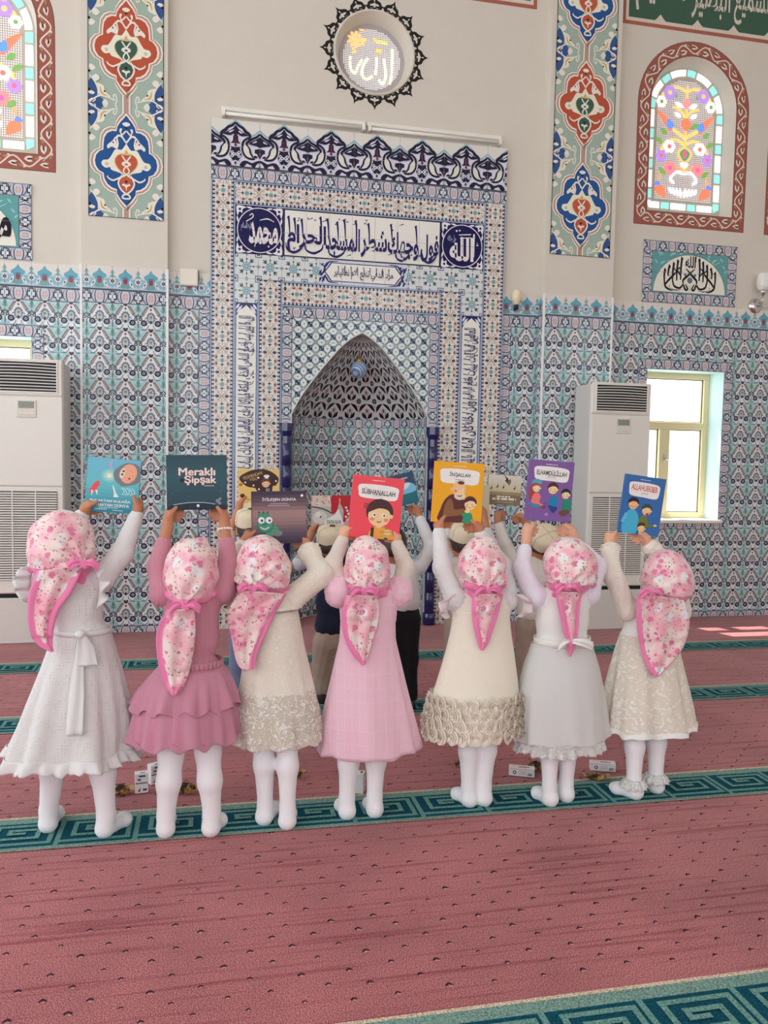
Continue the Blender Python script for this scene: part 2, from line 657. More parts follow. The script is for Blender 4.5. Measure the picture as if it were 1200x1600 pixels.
def art_mcrest():
    """dark blue crest of the niche front, two small palmettes half at each side of a tall one"""
    a = Art()
    q = lambda x, y: ((x - 412) / 832.0, (823 - y) / 790.0 - .5)
    nv, lav, tq, mar = S(26, 24, 60), S(216, 216, 234), S(132, 186, 192), S(70, 28, 60)
    outl = [(412, 25), (470, 75), (520, 105), (570, 160), (640, 215), (690, 265), (735, 240), (780, 200), (828, 165)]
    R = [q(*p) for p in outl]
    L = [(-x, y) for x, y in R[::-1]]
    a.poly(L + R[1:] + [(.5, -.5), (-.5, -.5)], tq)
    a.poly([(x, y - .045) for x, y in L + R[1:]] + [(.5, -.5), (-.5, -.5)], lav)

    def half(b):
        # tall palmette outline
        b.stroke([q(*p) for p in [(412, 75), (470, 130), (540, 165), (580, 215), (640, 255), (655, 310), (600, 335), (545, 390), (530, 470), (545, 570), (600, 640), (680, 665), (745, 655)]], [.045, .065, .045, .05, .045], nv)
        # cream drop between
        b.blob([q(*p) for p in [(585, 420), (545, 470), (555, 560), (610, 630), (690, 650), (720, 640), (670, 580), (645, 500), (610, 450)]], S(226, 220, 200), 4)
        b.stroke([q(*p) for p in [(600, 440), (650, 500), (670, 580), (715, 645)]], [.02, .04, .03], nv)
        # small palmette outline
        b.stroke([q(*p) for p in [(828, 235), (770, 290), (700, 330), (640, 370), (600, 415), (605, 445)]], [.045, .06, .045], nv)
        b.poly([q(*p) for p in [(412, 130), (470, 190), (545, 235), (610, 270), (560, 300), (500, 300), (450, 270), (412, 300)]], nv)
        b.leaf(*q(430, 200), *q(560, 270), .035, lav)
        b.poly([q(*p) for p in [(828, 285), (760, 335), (690, 375), (640, 410), (700, 430), (760, 440), (828, 470)]], nv)
        b.leaf(*q(815, 350), *q(690, 405), .03, lav)
        b.leaf(*q(800, 445), *q(640, 420), .05, nv, -.015)
        b.leaf(*q(470, 280), *q(640, 285), .06, nv, .015)
        b.poly([q(*p) for p in [(828, 300), (765, 345), (790, 410), (828, 430)]], nv)
        b.poly([q(*p) for p in [(828, 480), (740, 500), (740, 560), (800, 580), (828, 560)]], nv)
        b.poly([q(*p) for p in [(828, 570), (775, 570), (828, 665)]], mar)
        b.stroke([q(*p) for p in [(765, 570), (828, 680)]], .018, lav, False)
        b.leaf(*q(720, 615), *q(790, 640), .05, nv)
        # foot band
        b.blob([q(*p) for p in [(828, 680), (760, 700), (690, 730), (600, 700), (530, 715), (480, 790), (560, 800), (610, 745), (690, 790), (750, 800), (828, 720)]], nv, 3)
        b.poly([q(*p) for p in [(828, 740), (800, 860), (828, 860)]], mar)
        b.leaf(*q(740, 840), *q(810, 720), .035, lav)
        b.leaf(*q(560, 815), *q(690, 770), .05, S(226, 224, 226))
        # stalk of the tall one
        b.poly([q(*p) for p in [(412, 110), (355, 200), (370, 245), (412, 215)]], nv)
        b.poly([q(*p) for p in [(412, 260), (370, 300), (365, 380), (330, 430), (412, 420)]], mar)
        b.poly([q(*p) for p in [(412, 490), (335, 480), (290, 620), (350, 730), (412, 700)]], nv)
        b.poly([q(*p) for p in [(412, 715), (380, 765), (412, 810)]], mar)
        for dx, dy in ((60, 575), (60, 635), (28, 605)):
            b.circ(*q(412 - dx, dy), .035, S(222, 222, 232), 8)
            b.circ(*q(412 - dx, dy), .017, nv, 6)
        b.stroke([q(*p) for p in [(412, 425), (370, 470), (310, 470)]], .016, S(200, 170, 200))
        b.stroke([q(*p) for p in [(335, 500), (300, 620), (360, 720), (412, 800)]], .016, lav)
    a.sym(half)
    a.poly([q(*p) for p in [(412, 400), (436, 450), (412, 495), (388, 450)]], S(120, 50, 80))
    a.rect(-.5, -.5, .5, -.475, nv)
    return a, S(226, 219, 202)


def art_floral():
    """upright border tile: cream with rust buds and scalloped blue edges"""
    a = Art()
    cr, rust, dk, org = S(228, 219, 204), S(150, 88, 66), S(42, 36, 36), S(192, 140, 90)
    a.rect(-.33, -.5, .33, .5, cr)
    for sx in (-1, 1):
        a.rect(sx * .47 - .03, -.5, sx * .47 + .03, .5, S(150, 170, 198))
        a.rect(sx * .385 - .055, -.5, sx * .385 + .055, .5, S(26, 32, 66))
        for k in range(6):
            y = -.5 + (k + .5) / 6
            a.circ(sx * .368, y, .055, WHITE, 10)
            a.circ(sx * .36, y, .022, S(30, 36, 74), 6)

    def half(b):
        for sy in (-1, 1):
            b.ell(.235, sy * .14, .05, .07, rust, 9)
            b.stroke([(.16, sy * .04), (.23, sy * .05), (.31, sy * .12), (.26, sy * .24), (.17, sy * .27)], .02, S(186, 118, 92))
            b.circ(.13, sy * .36, .03, S(150, 150, 130), 6)
            b.stroke([(.06, sy * .3), (.12, sy * .3), (.2, sy * .34), (.19, sy * .42)], .016, S(130, 130, 112))
            b.ell(.2, sy * .5, .085, .062, dk, 10)
            b.ell(.2, sy * .5, .035, .025, S(120, 80, 70), 6)
            b.stroke([(.02, sy * .46), (.1, sy * .4)], .024, org, False)
        b.stroke([(0, .5), (.14, .39)], .022, org, False)
        b.stroke([(0, -.5), (.14, -.39)], .022, org, False)
        b.stroke([(.1, 0), (.32, 0)], .012, rust, False)
    a.sym(half)
    for sy in (-1, 1):
        a.stroke([(0, sy * .1), (0, sy * .4)], .018, S(100, 100, 80), False)
        a.leaf(-.1, sy * .17, .1, sy * .17, .05, dk)
        a.leaf(0, sy * .12, 0, sy * .25, .06, dk)
    for k in range(8):
        t = k * PI / 4
        a.circ(.075 * math.cos(t), .075 * math.sin(t), .036, S(140, 182, 176), 8)
    a.circ(0, 0, .07, S(120, 172, 172), 10)
    a.circ(0, 0, .018, dk, 6)
    return a, S(160, 172, 194)


def art_star():
    a = Art()
    dk, tq = S(58, 78, 82), S(108, 178, 184)
    for k in range(4):
        t = PI / 4 + k * PI / 2
        cx_, cy_ = .27 * math.cos(t) * 1.05, .27 * math.sin(t) * 1.05
        for j in (-.7, 0, .7):
            a.leaf(cx_ - .07 * math.cos(t), cy_ - .07 * math.sin(t), cx_ + .10 * math.cos(t + j), cy_ + .10 * math.sin(t + j), .07, S(70, 92, 90))
            a.stroke([(cx_, cy_), (cx_ + .13 * math.cos(t + j * 1.5), cy_ + .13 * math.sin(t + j * 1.5))], .014, S(60, 80, 84), False)
        a.leaf(cx_ * 1.2, cy_ * 1.2, cx_ * 1.5, cy_ * 1.5, .07, S(120, 145, 140))
        x, y = .5 * np.sign(math.cos(t)), .5 * np.sign(math.sin(t))
        a.poly([(x, y), (x * .72, y), (x * .72, y * .72), (x, y * .72)], S(64, 74, 96))
        a.poly([(x, y), (x * .78, y), (x * .78, y * .78), (x, y * .78)], S(205, 214, 212))
        a.poly([(x, y), (x * .88, y), (x * .88, y * .88), (x, y * .88)], S(70, 84, 100))
    for k in range(4):
        t = k * PI / 2
        a.poly([(.5 * math.cos(t) + .08 * math.sin(t), .5 * math.sin(t) + .08 * math.cos(t)), (.38 * math.cos(t), .38 * math.sin(t)), (.5 * math.cos(t) - .08 * math.sin(t), .5 * math.sin(t) - .08 * math.cos(t))], S(150, 168, 160))
        a.leaf(.22 * math.cos(t), .22 * math.sin(t), .36 * math.cos(t), .36 * math.sin(t), .06, dk)
    pts = []
    for k in range(16):
        t = k * PI / 8
        r = .215 if k % 2 == 0 else .15
        pts.append((r * math.cos(t), r * math.sin(t)))
    a.poly(pts, S(40, 74, 92))
    a.poly([(x * .84, y * .84) for x, y in pts], S(196, 214, 214))
    a.poly([(x * .66, y * .66) for x, y in pts], tq)
    a.circ(0, 0, .03, S(230, 240, 240), 6)
    return a, S(214, 219, 214)


def art_petal():
    a = Art()
    pt, dk = S(214, 226, 216), S(46, 58, 80)
    for k in range(4):
        t = PI / 4 + k * PI / 2
        x, y = .25 * np.sign(math.cos(t)), .25 * np.sign(math.sin(t))
        a.rect(x - .10, y - .10, x + .10, y + .10, S(48, 64, 98))
        for i in (-1, 1):
            a.circ(x + .05 * i, y + .05 * i, .035, S(140, 190, 200), 6)
    for cx_, cy_ in ((0, 0), (.5, .5), (-.5, .5), (.5, -.5), (-.5, -.5)):
        for k in range(4):
            t = k * PI / 2
            x0, y0 = cx_ + .02 * math.cos(t), cy_ + .02 * math.sin(t)
            x1, y1 = cx_ + .47 * math.cos(t), cy_ + .47 * math.sin(t)
            a.leaf(x0, y0, x1, y1, .35, dk)
            a.leaf(x0 + .03 * math.cos(t), y0 + .03 * math.sin(t), x1 - .03 * math.cos(t), y1 - .03 * math.sin(t), .295, pt)
            a.circ(cx_ + .25 * math.cos(t), cy_ + .25 * math.sin(t), .035, S(120, 140, 120), 6)
    return a, S(190, 206, 204)


def art_dome():
    """lozenge of two dark leaves round a tulip, starry flowers in the corners"""
    a = Art()
    dk, mar, gr = S(30, 22, 28), S(86, 30, 38), S(84, 96, 112)

    def half(b):
        b.leaf(-.01, .37, .46, -.12, .19, dk, .095)
        b.leaf(.08, .34, .38, -.02, .04, mar, .09)
        b.leaf(.0, -.45, .28, -.08, .18, dk, -.05)
        b.leaf(.02, -.34, .13, -.02, .05, S(130, 70, 66), -.02)
        b.circ(.13, .02, .032, S(120, 130, 120), 6)
        for sy in (-1, 1):
            for k in range(9):
                t = k * 2 * PI / 9
                b.leaf(.5 + .05 * math.cos(t), sy * .5 + .05 * math.sin(t), .5 + .16 * math.cos(t), sy * .5 + .17 * math.sin(t), .085, dk)
            b.ell(.5, sy * .5, .085, .09, gr, 9)
            b.circ(.5, sy * .5, .035, S(120, 52, 56), 6)
        b.leaf(.5, .14, .5, .30, .06, S(90, 110, 130))
    a.sym(half)
    a.poly([(0, .16), (.06, -.06), (0, -.16), (-.06, -.06)], S(130, 56, 50))
    a.leaf(-.02, -.1, -.08, .08, .04, S(150, 92, 76))
    a.leaf(.02, -.1, .08, .08, .04, S(150, 92, 76))
    a.stroke([(0, -.5), (0, -.4)], .03, S(110, 120, 120), False)
    return a, S(206, 203, 198)


ARTS = {'dado': art_dado(), 'strip': art_strip(), 'crest': art_crest(), 'mcrest': art_mcrest(), 'floral': art_floral(),
        'star': art_star(), 'petal': art_petal(), 'dome': art_dome()}
_tiles = {}


def turned(a, rot, w, h):
    b = Art()
    if rot % 2 == 0:
        return b.put(a, sx=w, sy=h, rot=rot * PI / 2)
    c = Art().put(a, sx=h, sy=w)
    return b.put(c, rot=rot * PI / 2)


def tile_mesh(kind, w, h, x0, x1, z0, z1, rot=0, th=.008):
    """one glazed tile (or a cut piece of one): a bevelled slab carrying its print; w, h are the whole tile's size"""
    k = (kind, round(w, 4), round(h, 4), round(x0, 4), round(x1, 4), round(z0, 4), round(z1, 4), rot)
    if k not in _tiles:
        a, base = ARTS[kind]
        g = .0007
        b = turned(a, rot, w, h)
        e = .0011
        b = b.clip([(1, 0, x1 - e), (-1, 0, -x0 - e), (0, 1, z1 - e), (0, -1, -z0 - e)])
        V, F, C = b.data(base=th)
        m = MB().box(x0 + g, x1 - g, -th, 0, z0 + g, z1 - g, .0012)
        n = len(V)
        V = V + m.v
        F = F + [tuple(i + n for i in f) for f in m.f]
        C = C + [base] * len(m.f)
        _tiles[k] = mesh_data(kind + '_tile', V, F, GLAZE, cols=C)
    return _tiles[k]


def cut(rects, hole):
    out = []
    hx0, hx1, hz0, hz1 = hole
    for (a, b, c, d) in rects:
        if hx1 <= a or hx0 >= b or hz1 <= c or hz0 >= d:
            out.append((a, b, c, d))
            continue
        if hx0 > a:
            out.append((a, hx0, c, d))
        if hx1 < b:
            out.append((hx1, b, c, d))
        m0, m1 = max(a, hx0), min(b, hx1)
        if hz0 > c:
            out.append((m0, m1, c, hz0))
        if hz1 < d:
            out.append((m0, m1, hz1, d))
    return out


def lay(parent, kind, name, x0, x1, z0, z1, ox, oz, w, h, y, holes=(), rot=0, turn=0.0, org=None):
    """cover a rectangle of wall with tiles; ox, oz: a tile centre of the grid. org/turn: lay on a side face instead"""
    k0, k1 = math.floor((x0 - ox) / w + .5), math.ceil((x1 - ox) / w - .5)
    r0, r1 = math.floor((z0 - oz) / h + .5), math.ceil((z1 - oz) / h - .5)
    for i in range(k0, k1 + 1):
        for j in range(r0, r1 + 1):
            cx_, cz_ = ox + i * w, oz + j * h
            rs = [(max(x0, cx_ - w / 2), min(x1, cx_ + w / 2), max(z0, cz_ - h / 2), min(z1, cz_ + h / 2))]
            for hl in holes:
                rs = cut(rs, hl)
            for (a, b, c, d) in rs:
                if b - a < .004 or d - c < .004:
                    continue
                me = tile_mesh(kind, w, h, a - cx_, b - cx_, c - cz_, d - cz_, rot)
                o = bpy.data.objects.new(name, me)
                if org is None:
                    o.location = (cx_, y, cz_)
                else:
                    o.location = (org[0] + math.cos(turn) * cx_, org[1] + math.sin(turn) * cx_, cz_)
                    o.rotation_euler = (0, 0, turn)
                link(o, parent)


S = _S

# ================================================================== room shell
plaster = plain('plaster', S(203, 198, 186), .82, spec=.2, bump=(38, .15, .003), var=.03)
grout = plain('tile_grout', S(150, 152, 156), .85)
ceilm = plain('ceiling_paint', S(214, 210, 204), .85)
mdark = plain('dark_void', S(20, 20, 22), .9)

# openings of the front wall
WR = (3.563, 4.300, .86, 2.15)
WL = (-2.115, -1.352, .86, 2.172)
UPW = [(3.905, .40), (-1.700, .40), (5.150, .40)]        # arched windows: centre x, half width
UZ0, UZS = 3.475, 4.365                                    # sill, spring of the arch
ROUND = (1.146, 4.470, .305)
NX, NR, NSP, NAP = 1.080, .547, 1.672, 2.323               # niche: centre, radius, spring, apex
PROF = [(.547, 1.672), (.512, 1.745), (.468, 1.82), (.42, 1.89), (.368, 1.962), (.32, 2.025), (.25, 2.11), (.16, 2.212), (.08, 2.278), (0.0, 2.323)]


def arch_half(z):
    return float(np.interp(z, [p[1] for p in PROF], [p[0] for p in PROF])) if z > NSP else NR


def arched(cx_, hw, z0, zs, n=20, grow=0.0):
    return ([(cx_ - hw - grow, z0 - grow), (cx_ + hw + grow, z0 - grow)] +
            [(cx_ + (hw + grow) * math.cos(t), zs + (hw + grow) * math.sin(t)) for t in np.linspace(0, PI, n)])


def circle(cx_, cz_, r, n=40):
    return [(cx_ + r * math.cos(t), cz_ + r * math.sin(t)) for t in np.arange(n) * 2 * PI / n]


def rectp(x0, x1, z0, z1):
    return [(x0, z0), (x1, z0), (x1, z1), (x0, z1)]


XL, XR, YB, ZC = -4.5, 6.7, -12.5, 6.6
left_arch = [(NX - r_, z_) for r_, z_ in PROF[:-1]]
right_arch = [(NX + r_, z_) for r_, z_ in PROF[::-1]]
outer = [(XL, 0), (NX - NR, 0)] + left_arch + right_arch + [(NX + NR, 0), (XR, 0), (XR, ZC), (XL, ZC)]
holes = [rectp(*WR), rectp(*WL), circle(*ROUND)] + [arched(c_, h_, UZ0, UZS) for c_, h_ in UPW]


def holed(outer, holes, y):
    rings = [outer] + holes
    tris = tessellate_polygon([[Vector((x, z, 0)) for x, z in r_] for r_ in rings])
    v = [(x, y, z) for r_ in rings for x, z in r_]
    f = []
    for t in tris:
        a, b, c = (v[i] for i in t)
        cr = (b[0] - a[0]) * (c[2] - a[2]) - (b[2] - a[2]) * (c[0] - a[0])
        f.append(tuple(t) if cr > 0 else tuple(t)[::-1])
    return v, f


v, f = holed(outer, holes, 0.0)
wall = mobj('wall_front', v, f, plaster)
tag(wall, 'cream plastered front wall with a tiled dado and painted panels', kind='structure')
# outer leaf of the wall so the sun only enters by the windows
v2, f2 = holed(outer, holes, .26)
mobj('outer_leaf', v2, [q[::-1] for q in f2], plaster, wall)

MB().box(XL, XR, YB, .26, -.06, 0).build('floor_slab', None)
bpy.data.objects.remove(bpy.data.objects['floor_slab'])


def side_wall(name, x, label, wins):
    oy = [(YB, 0), (.0, 0), (.0, ZC), (YB, ZC)]
    tris = tessellate_polygon([[Vector((a, b, 0)) for a, b in r_] for r_ in [oy] + wins])
    vv = [(x, a, b) for r_ in [oy] + wins for a, b in r_]
    o = mobj(name, vv, [tuple(t) for t in tris], plaster)
    return tag(o, label, kind='structure')


wl = [rectp(y0, y0 + 1.9, .7, 5.4) for y0 in (-11.6, -9.1, -6.6, -4.1, -1.75)]
side_wall('wall_left', XL, 'plain side wall with tall windows out of the picture', wl[:4] + [rectp(-1.75, -.35, .7, 5.4)])
side_wall('wall_right', XR, 'plain side wall with windows beyond the right edge', [rectp(y0, y0 + 1.1, .9, 4.0) for y0 in (-8.5,)])
bo = [(XL, 0), (XR, 0), (XR, ZC), (XL, ZC)]
vv, ff = holed(bo, [rectp(x0, x0 + 1.9, .6, 5.4) for x0 in (-4.1, -.9, 2.6)], YB)  # unseen openings added to brighten the room from behind the viewer
tag(mobj('wall_back', vv, ff, plaster), 'unseen rear wall with tall openings added to let light in', kind='structure')
tag(mobj('ceiling', [(XL, YB, ZC), (XR, YB, ZC), (XR, .26, ZC), (XL, .26, ZC)], [(0, 1, 2, 3)], ceilm), 'plain white ceiling', kind='structure')

# ------------------------------------------------------------------ carpet
m, nt, p = new_mat('carpet_pile')
MATS['carpet'] = m
tc = nd(nt, 'ShaderNodeTexCoord')
fine = nd(nt, 'ShaderNodeTexNoise')
fine.inputs['Scale'].default_value = 330
fine.inputs['Detail'].default_value = 2
big = nd(nt, 'ShaderNodeTexNoise')
big.inputs['Scale'].default_value = 2.3
big.inputs['Detail'].default_value = 4
mp = nd(nt, 'ShaderNodeMapping')
mp.inputs['Scale'].default_value = (.9, 30, 1)
stre = nd(nt, 'ShaderNodeTexNoise')
stre.inputs['Scale'].default_value = 1.6
stre.inputs['Detail'].default_value = 5
for n_ in (fine, big):
    nt.links.new(tc.outputs['Object'], n_.inputs['Vector'])
nt.links.new(tc.outputs['Object'], mp.inputs['Vector'])
nt.links.new(mp.outputs['Vector'], stre.inputs['Vector'])
cr = nd(nt, 'ShaderNodeValToRGB')
cr.color_ramp.elements[0].position = .39
cr.color_ramp.elements[0].color = S(112, 34, 50)
cr.color_ramp.elements[1].position = .61
cr.color_ramp.elements[1].color = S(204, 130, 128)
nt.links.new(fine.outputs['Fac'], cr.inputs[0])
cs = nd(nt, 'ShaderNodeValToRGB')
cs.color_ramp.elements[0].position = .34
cs.color_ramp.elements[0].color = (.66, .34, .42, 1)
cs.color_ramp.elements[1].position = .47
cs.color_ramp.elements[1].color = (1, 1, 1, 1)
nt.links.new(stre.outputs['Fac'], cs.inputs[0])
mu = nd(nt, 'ShaderNodeMix', data_type='RGBA', blend_type='MULTIPLY')
mu.inputs[0].default_value = .85
nt.links.new(cr.outputs[0], mu.inputs[6])
nt.links.new(cs.outputs[0], mu.inputs[7])
cb = nd(nt, 'ShaderNodeValToRGB')
cb.color_ramp.elements[0].position = .32
cb.color_ramp.elements[0].color = (.70, .66, .68, 1)
cb.color_ramp.elements[1].position = .62
cb.color_ramp.elements[1].color = (1, 1, 1, 1)
nt.links.new(big.outputs['Fac'], cb.inputs[0])
mu2 = nd(nt, 'ShaderNodeMix', data_type='RGBA', blend_type='MULTIPLY')
mu2.inputs[0].default_value = .8
nt.links.new(mu.outputs[2], mu2.inputs[6])
nt.links.new(cb.outputs[0], mu2.inputs[7])
nt.links.new(mu2.outputs[2], p.inputs['Base Color'])
p.inputs['Roughness'].default_value = .95
p.inputs['Specular IOR Level'].default_value = .1
p.inputs['Sheen Weight'].default_value = .25
bm = nd(nt, 'ShaderNodeBump')
bm.inputs['Strength'].default_value = .55
bm.inputs['Distance'].default_value = .004
nt.links.new(fine.outputs['Fac'], bm.inputs['Height'])
nt.links.new(bm.outputs['Normal'], p.inputs['Normal'])

floor = mobj('floor', [(XL, YB, 0), (XR, YB, 0), (XR, .0, 0), (XL, .0, 0), (NX - NR, .0, 0), (NX + NR, .0, 0), (NX + NR, .6, 0), (NX - NR, .6, 0)],
             [(0, 1, 2, 5, 4, 3), (4, 5, 6, 7)], m)
tag(floor, 'red mosque carpet with teal key-pattern prayer stripes', kind='structure')

# stripe: teal key pattern woven in rows
m, nt, p = new_mat('carpet_stripe_pile')
a_ = nd(nt, 'ShaderNodeAttribute', attribute_name='Col')
tc = nd(nt, 'ShaderNodeTexCoord')
nz = nd(nt, 'ShaderNodeTexNoise')
nz.inputs['Scale'].default_value = 210
nt.links.new(tc.outputs['Object'], nz.inputs['Vector'])
rp = nd(nt, 'ShaderNodeValToRGB')
rp.color_ramp.elements[0].position = .34
rp.color_ramp.elements[0].color = (.5, .5, .5, 1)
rp.color_ramp.elements[1].position = .66
rp.color_ramp.elements[1].color = (1.25, 1.25, 1.2, 1)
nt.links.new(nz.outputs['Fac'], rp.inputs[0])
mu = nd(nt, 'ShaderNodeMix', data_type='RGBA', blend_type='MULTIPLY')
mu.inputs[0].default_value = 1
nt.links.new(a_.outputs['Color'], mu.inputs[6])
nt.links.new(rp.outputs[0], mu.inputs[7])
nt.links.new(mu.outputs[2], p.inputs['Base Color'])
p.inputs['Roughness'].default_value = .95
p.inputs['Specular IOR Level'].default_value = .1
bm = nd(nt, 'ShaderNodeBump')
bm.inputs['Strength'].default_value = .6
bm.inputs['Distance'].default_value = .006
nt.links.new(nz.outputs['Fac'], bm.inputs['Height'])
nt.links.new(bm.outputs['Normal'], p.inputs['Normal'])
STRIPE = m


def key_art():
    """one repeat of the key, 0.26 long, 0.265 wide"""
    a = Art()
    P_, W_ = .26, .265
    lt, dkc, cre = S(120, 152, 144), S(18, 76, 94), S(204, 186, 166)
    mid = S(24, 90, 106)
    a.rect(0, 0, P_, W_, lt)
    a.rect(0, W_ - .013, P_, W_, cre)
    a.rect(0, 0, P_, .006, S(160, 150, 135))
    a.rect(0, .026, P_, W_ - .055, dkc)
    a.rect(0, .034, P_, .05, mid)
    ln = S(104, 148, 142)
    w = .017
    a.stroke([(.012, .022), (.012, W_ - .05)], w, ln, False)
    key = [(.012, .05), (.245, .05), (.245, .185), (.06, .185), (.06, .088), (.2, .088), (.2, .148), (.105, .148), (.105, .122), (.15, .122)]
    for (p0, p1) in zip(key[:-1], key[1:]):
        x0, x1 = sorted((p0[0], p1[0]))
        y0, y1 = sorted((p0[1], p1[1]))
        a.rect(max(0, x0 - w / 2), y0 - w / 2, min(P_, x1 + w / 2), y1 + w / 2, ln)
    return a


KEY = key_art()
for y0 in (-1.190, -2.310, -3.535, -4.815, -6.05, -7.3):
    a = Art()
    for k in range(43):
        a.put(KEY, XL + k * .26, 0)
    # the key art of one stripe: layers are known, so build it plainly
    V, F, C = KEY.data(fn=lambda x, y, h: (x, y, h), eps=.0004, base=.003)
    n0 = len(V)
    Va, Fa, Ca = [], [], []
    rnd = random.Random(3)
    for k in range(43):
        Va += [(x + XL + k * .26, y + y0, z) for x, y, z in V]
        Fa += [tuple(i + k * n0 for i in q) for q in F]
        Ca += C
    mobj('carpet_stripe', Va, Fa, STRIPE, floor, cols=Ca)
# small dark ticks woven over the red ground
mb = MB()
rnd = random.Random(11)
tick_v, tick_f, tick_c = [], [], []
row = 0
yy = -6.2
while yy < -.3:
    for k in range(60):
        x = -2.6 + k * .125 + (row % 2) * .0625 + rnd.uniform(-.012, .012)
        y = yy + rnd.uniform(-.01, .01)
        off = (y + 3.535) % 1.2425
        if x > 5.4 or off < .28:
            continue
        s_ = rnd.uniform(.7, 1.15)
        for (x0, y0, x1, y1, w, cc) in ((-.009, -.004, 0, .005, .0045, S(46, 34, 52)), (0, .005, .008, -.003, .0045, S(60, 40, 56)), (-.004, -.007, .007, -.007, .003, S(214, 160, 150))):
            n = len(tick_v)
            dx, dy = x1 - x0, y1 - y0
            L_ = math.hypot(dx, dy)
            ux, uy = -dy / L_ * w / 2, dx / L_ * w / 2
            tick_v += [(x + s_ * (a + c), y + s_ * (b + d), .0012) for a, b, c, d in ((x0, y0, -ux, -uy), (x1, y1, -ux, -uy), (x1, y1, ux, uy), (x0, y0, ux, uy))]
            tick_f.append((n, n + 1, n + 2, n + 3))
            tick_c.append(cc)
    yy += .058
    row += 1
tag(mobj('woven_ticks', tick_v, tick_f, STRIPE, floor, cols=tick_c), kind='stuff')

# ------------------------------------------------------------------ dado tiles of the front wall
Z0, ZD, ZS, ZCR = .05, 2.4355, 2.532, 2.706
PL, PR = (-1.000, -.395, .06), (2.565, 3.167, .10)        # pilasters: x0, x1, projection
MX0, MX1, MZ1, MY = -.085, 2.240, 3.842, -.03              # niche front
BW = .085


def frame_holes(w):
    return (w[0] - BW, w[1] + BW, w[2] - BW, w[3] + BW)


HR, HL = frame_holes(WR), frame_holes(WL)
XT0, XT1 = -2.75, 5.35                                     # tiles are laid this far; beyond the picture a plain dado goes on
oxl, oxr = -1.4385, 4.484
for x0, x1, ox, hs in ((XT0, PL[0], oxl, [HL]), (PL[1], MX0 - BW, -.24, []), (MX1 + BW, PR[0], 2.455, []), (PR[1], XT1, oxr, [HR])):
    lay(wall, 'dado', 'dado_tile', x0, x1, Z0, ZD, ox, Z0 + TV / 2, T, TV, 0, hs)
for x0, x1, ox in ((XT0, PL[0], oxl), (PL[1], MX0, -.24), (MX1, PR[0], 2.455), (PR[1], XT1, oxr)):
    lay(wall, 'strip', 'border_tile', x0, x1, ZD, ZS, ox, (ZD + ZS) / 2, T, ZS - ZD, 0)
    lay(wall, 'crest', 'crest_tile', x0, x1, ZS, ZCR, ox, (ZS + ZCR) / 2, T, ZCR - ZS, 0)
    lay(wall, 'strip', 'skirting_tile', x0, x1, 0, Z0, ox, Z0 - .048, T, .096, 0)
for x0, x1 in ((MX0 - BW, MX0), (MX1, MX1 + BW)):
    lay(wall, 'strip', 'border_tile', x0, x1, Z0, ZD, (x0 + x1) / 2, .1, BW, T, 0, rot=1)
for h_, w_ in ((HR, WR), (HL, WL)):
    lay(wall, 'strip', 'border_tile', h_[0], h_[1], w_[3], h_[3], (h_[0] + h_[1]) / 2, (w_[3] + h_[3]) / 2, T, BW, 0)
    lay(wall, 'strip', 'border_tile', h_[0], h_[1], h_[2], w_[2], (h_[0] + h_[1]) / 2, (w_[2] + h_[2]) / 2, T, BW, 0)
    for a, b in ((h_[0], w_[0]), (w_[1], h_[1])):
        lay(wall, 'strip', 'border_tile', a, b, w_[2], w_[3], (a + b) / 2, w_[2] + .09, BW, T, 0, rot=1)
# plain dado beyond the laid tiles
blue = plain('dado_far', S(150, 182, 186), .2, var=.15)
for x0, x1 in ((XL, XT0), (XT1, XR)):
    MB().box(x0 + .001, x1 - .001, -.008, -.0005, 0, ZCR).build('dado_continuation', blue, wall)

# pilasters
for nm, (x0, x1, dp), ox, lb in (('trim_1', PL, -.693, 'plastered pilaster with tiled foot and painted panel between window and niche, left of the niche'),
                                 ('trim_2', PR, 2.84, 'plastered pilaster with tiled foot and painted panel, right of the niche')):
    pil = MB().box(x0, x1, -dp, .001, 0, ZC).build(nm, plaster)
    tag(pil, lb, kind='structure')
    lay(pil, 'dado', 'dado_tile', x0, x1, Z0, ZD, ox, Z0 + TV / 2, T, TV, -dp)
    lay(pil, 'strip', 'border_tile', x0, x1, ZD, ZS, ox, (ZD + ZS) / 2, T, ZS - ZD, -dp)
    lay(pil, 'crest', 'crest_tile', x0, x1, ZS, ZCR, ox, (ZS + ZCR) / 2, T, ZCR - ZS, -dp)
    lay(pil, 'strip', 'skirting_tile', x0, x1, 0, Z0, ox, Z0 - .048, T, .096, -dp)
    for sx in (0, 1):
        org, tn = ((x0, -.0005), -PI / 2) if sx == 0 else ((x1, -dp), PI / 2)
        for kind, nme, za, zb, hh, oz in (('dado', 'dado_tile', Z0, ZD, TV, Z0 + TV / 2), ('strip', 'border_tile', ZD, ZS, ZS - ZD, (ZD + ZS) / 2), ('crest', 'crest_tile', ZS, ZCR, ZCR - ZS, (ZS + ZCR) / 2)):
            lay(pil, kind, nme, .001, dp - .001, za, zb, .05, oz, T, hh, 0, org=org, turn=tn)
    # white corner beads
    wt = plain('white_bead', S(222, 228, 226), .35)
    for xx in (x0, x1):
        MB().box(xx - .009, xx + .009, -dp - .0115, -dp + .006, 0, ZCR, .002).build('corner_bead', wt, pil)

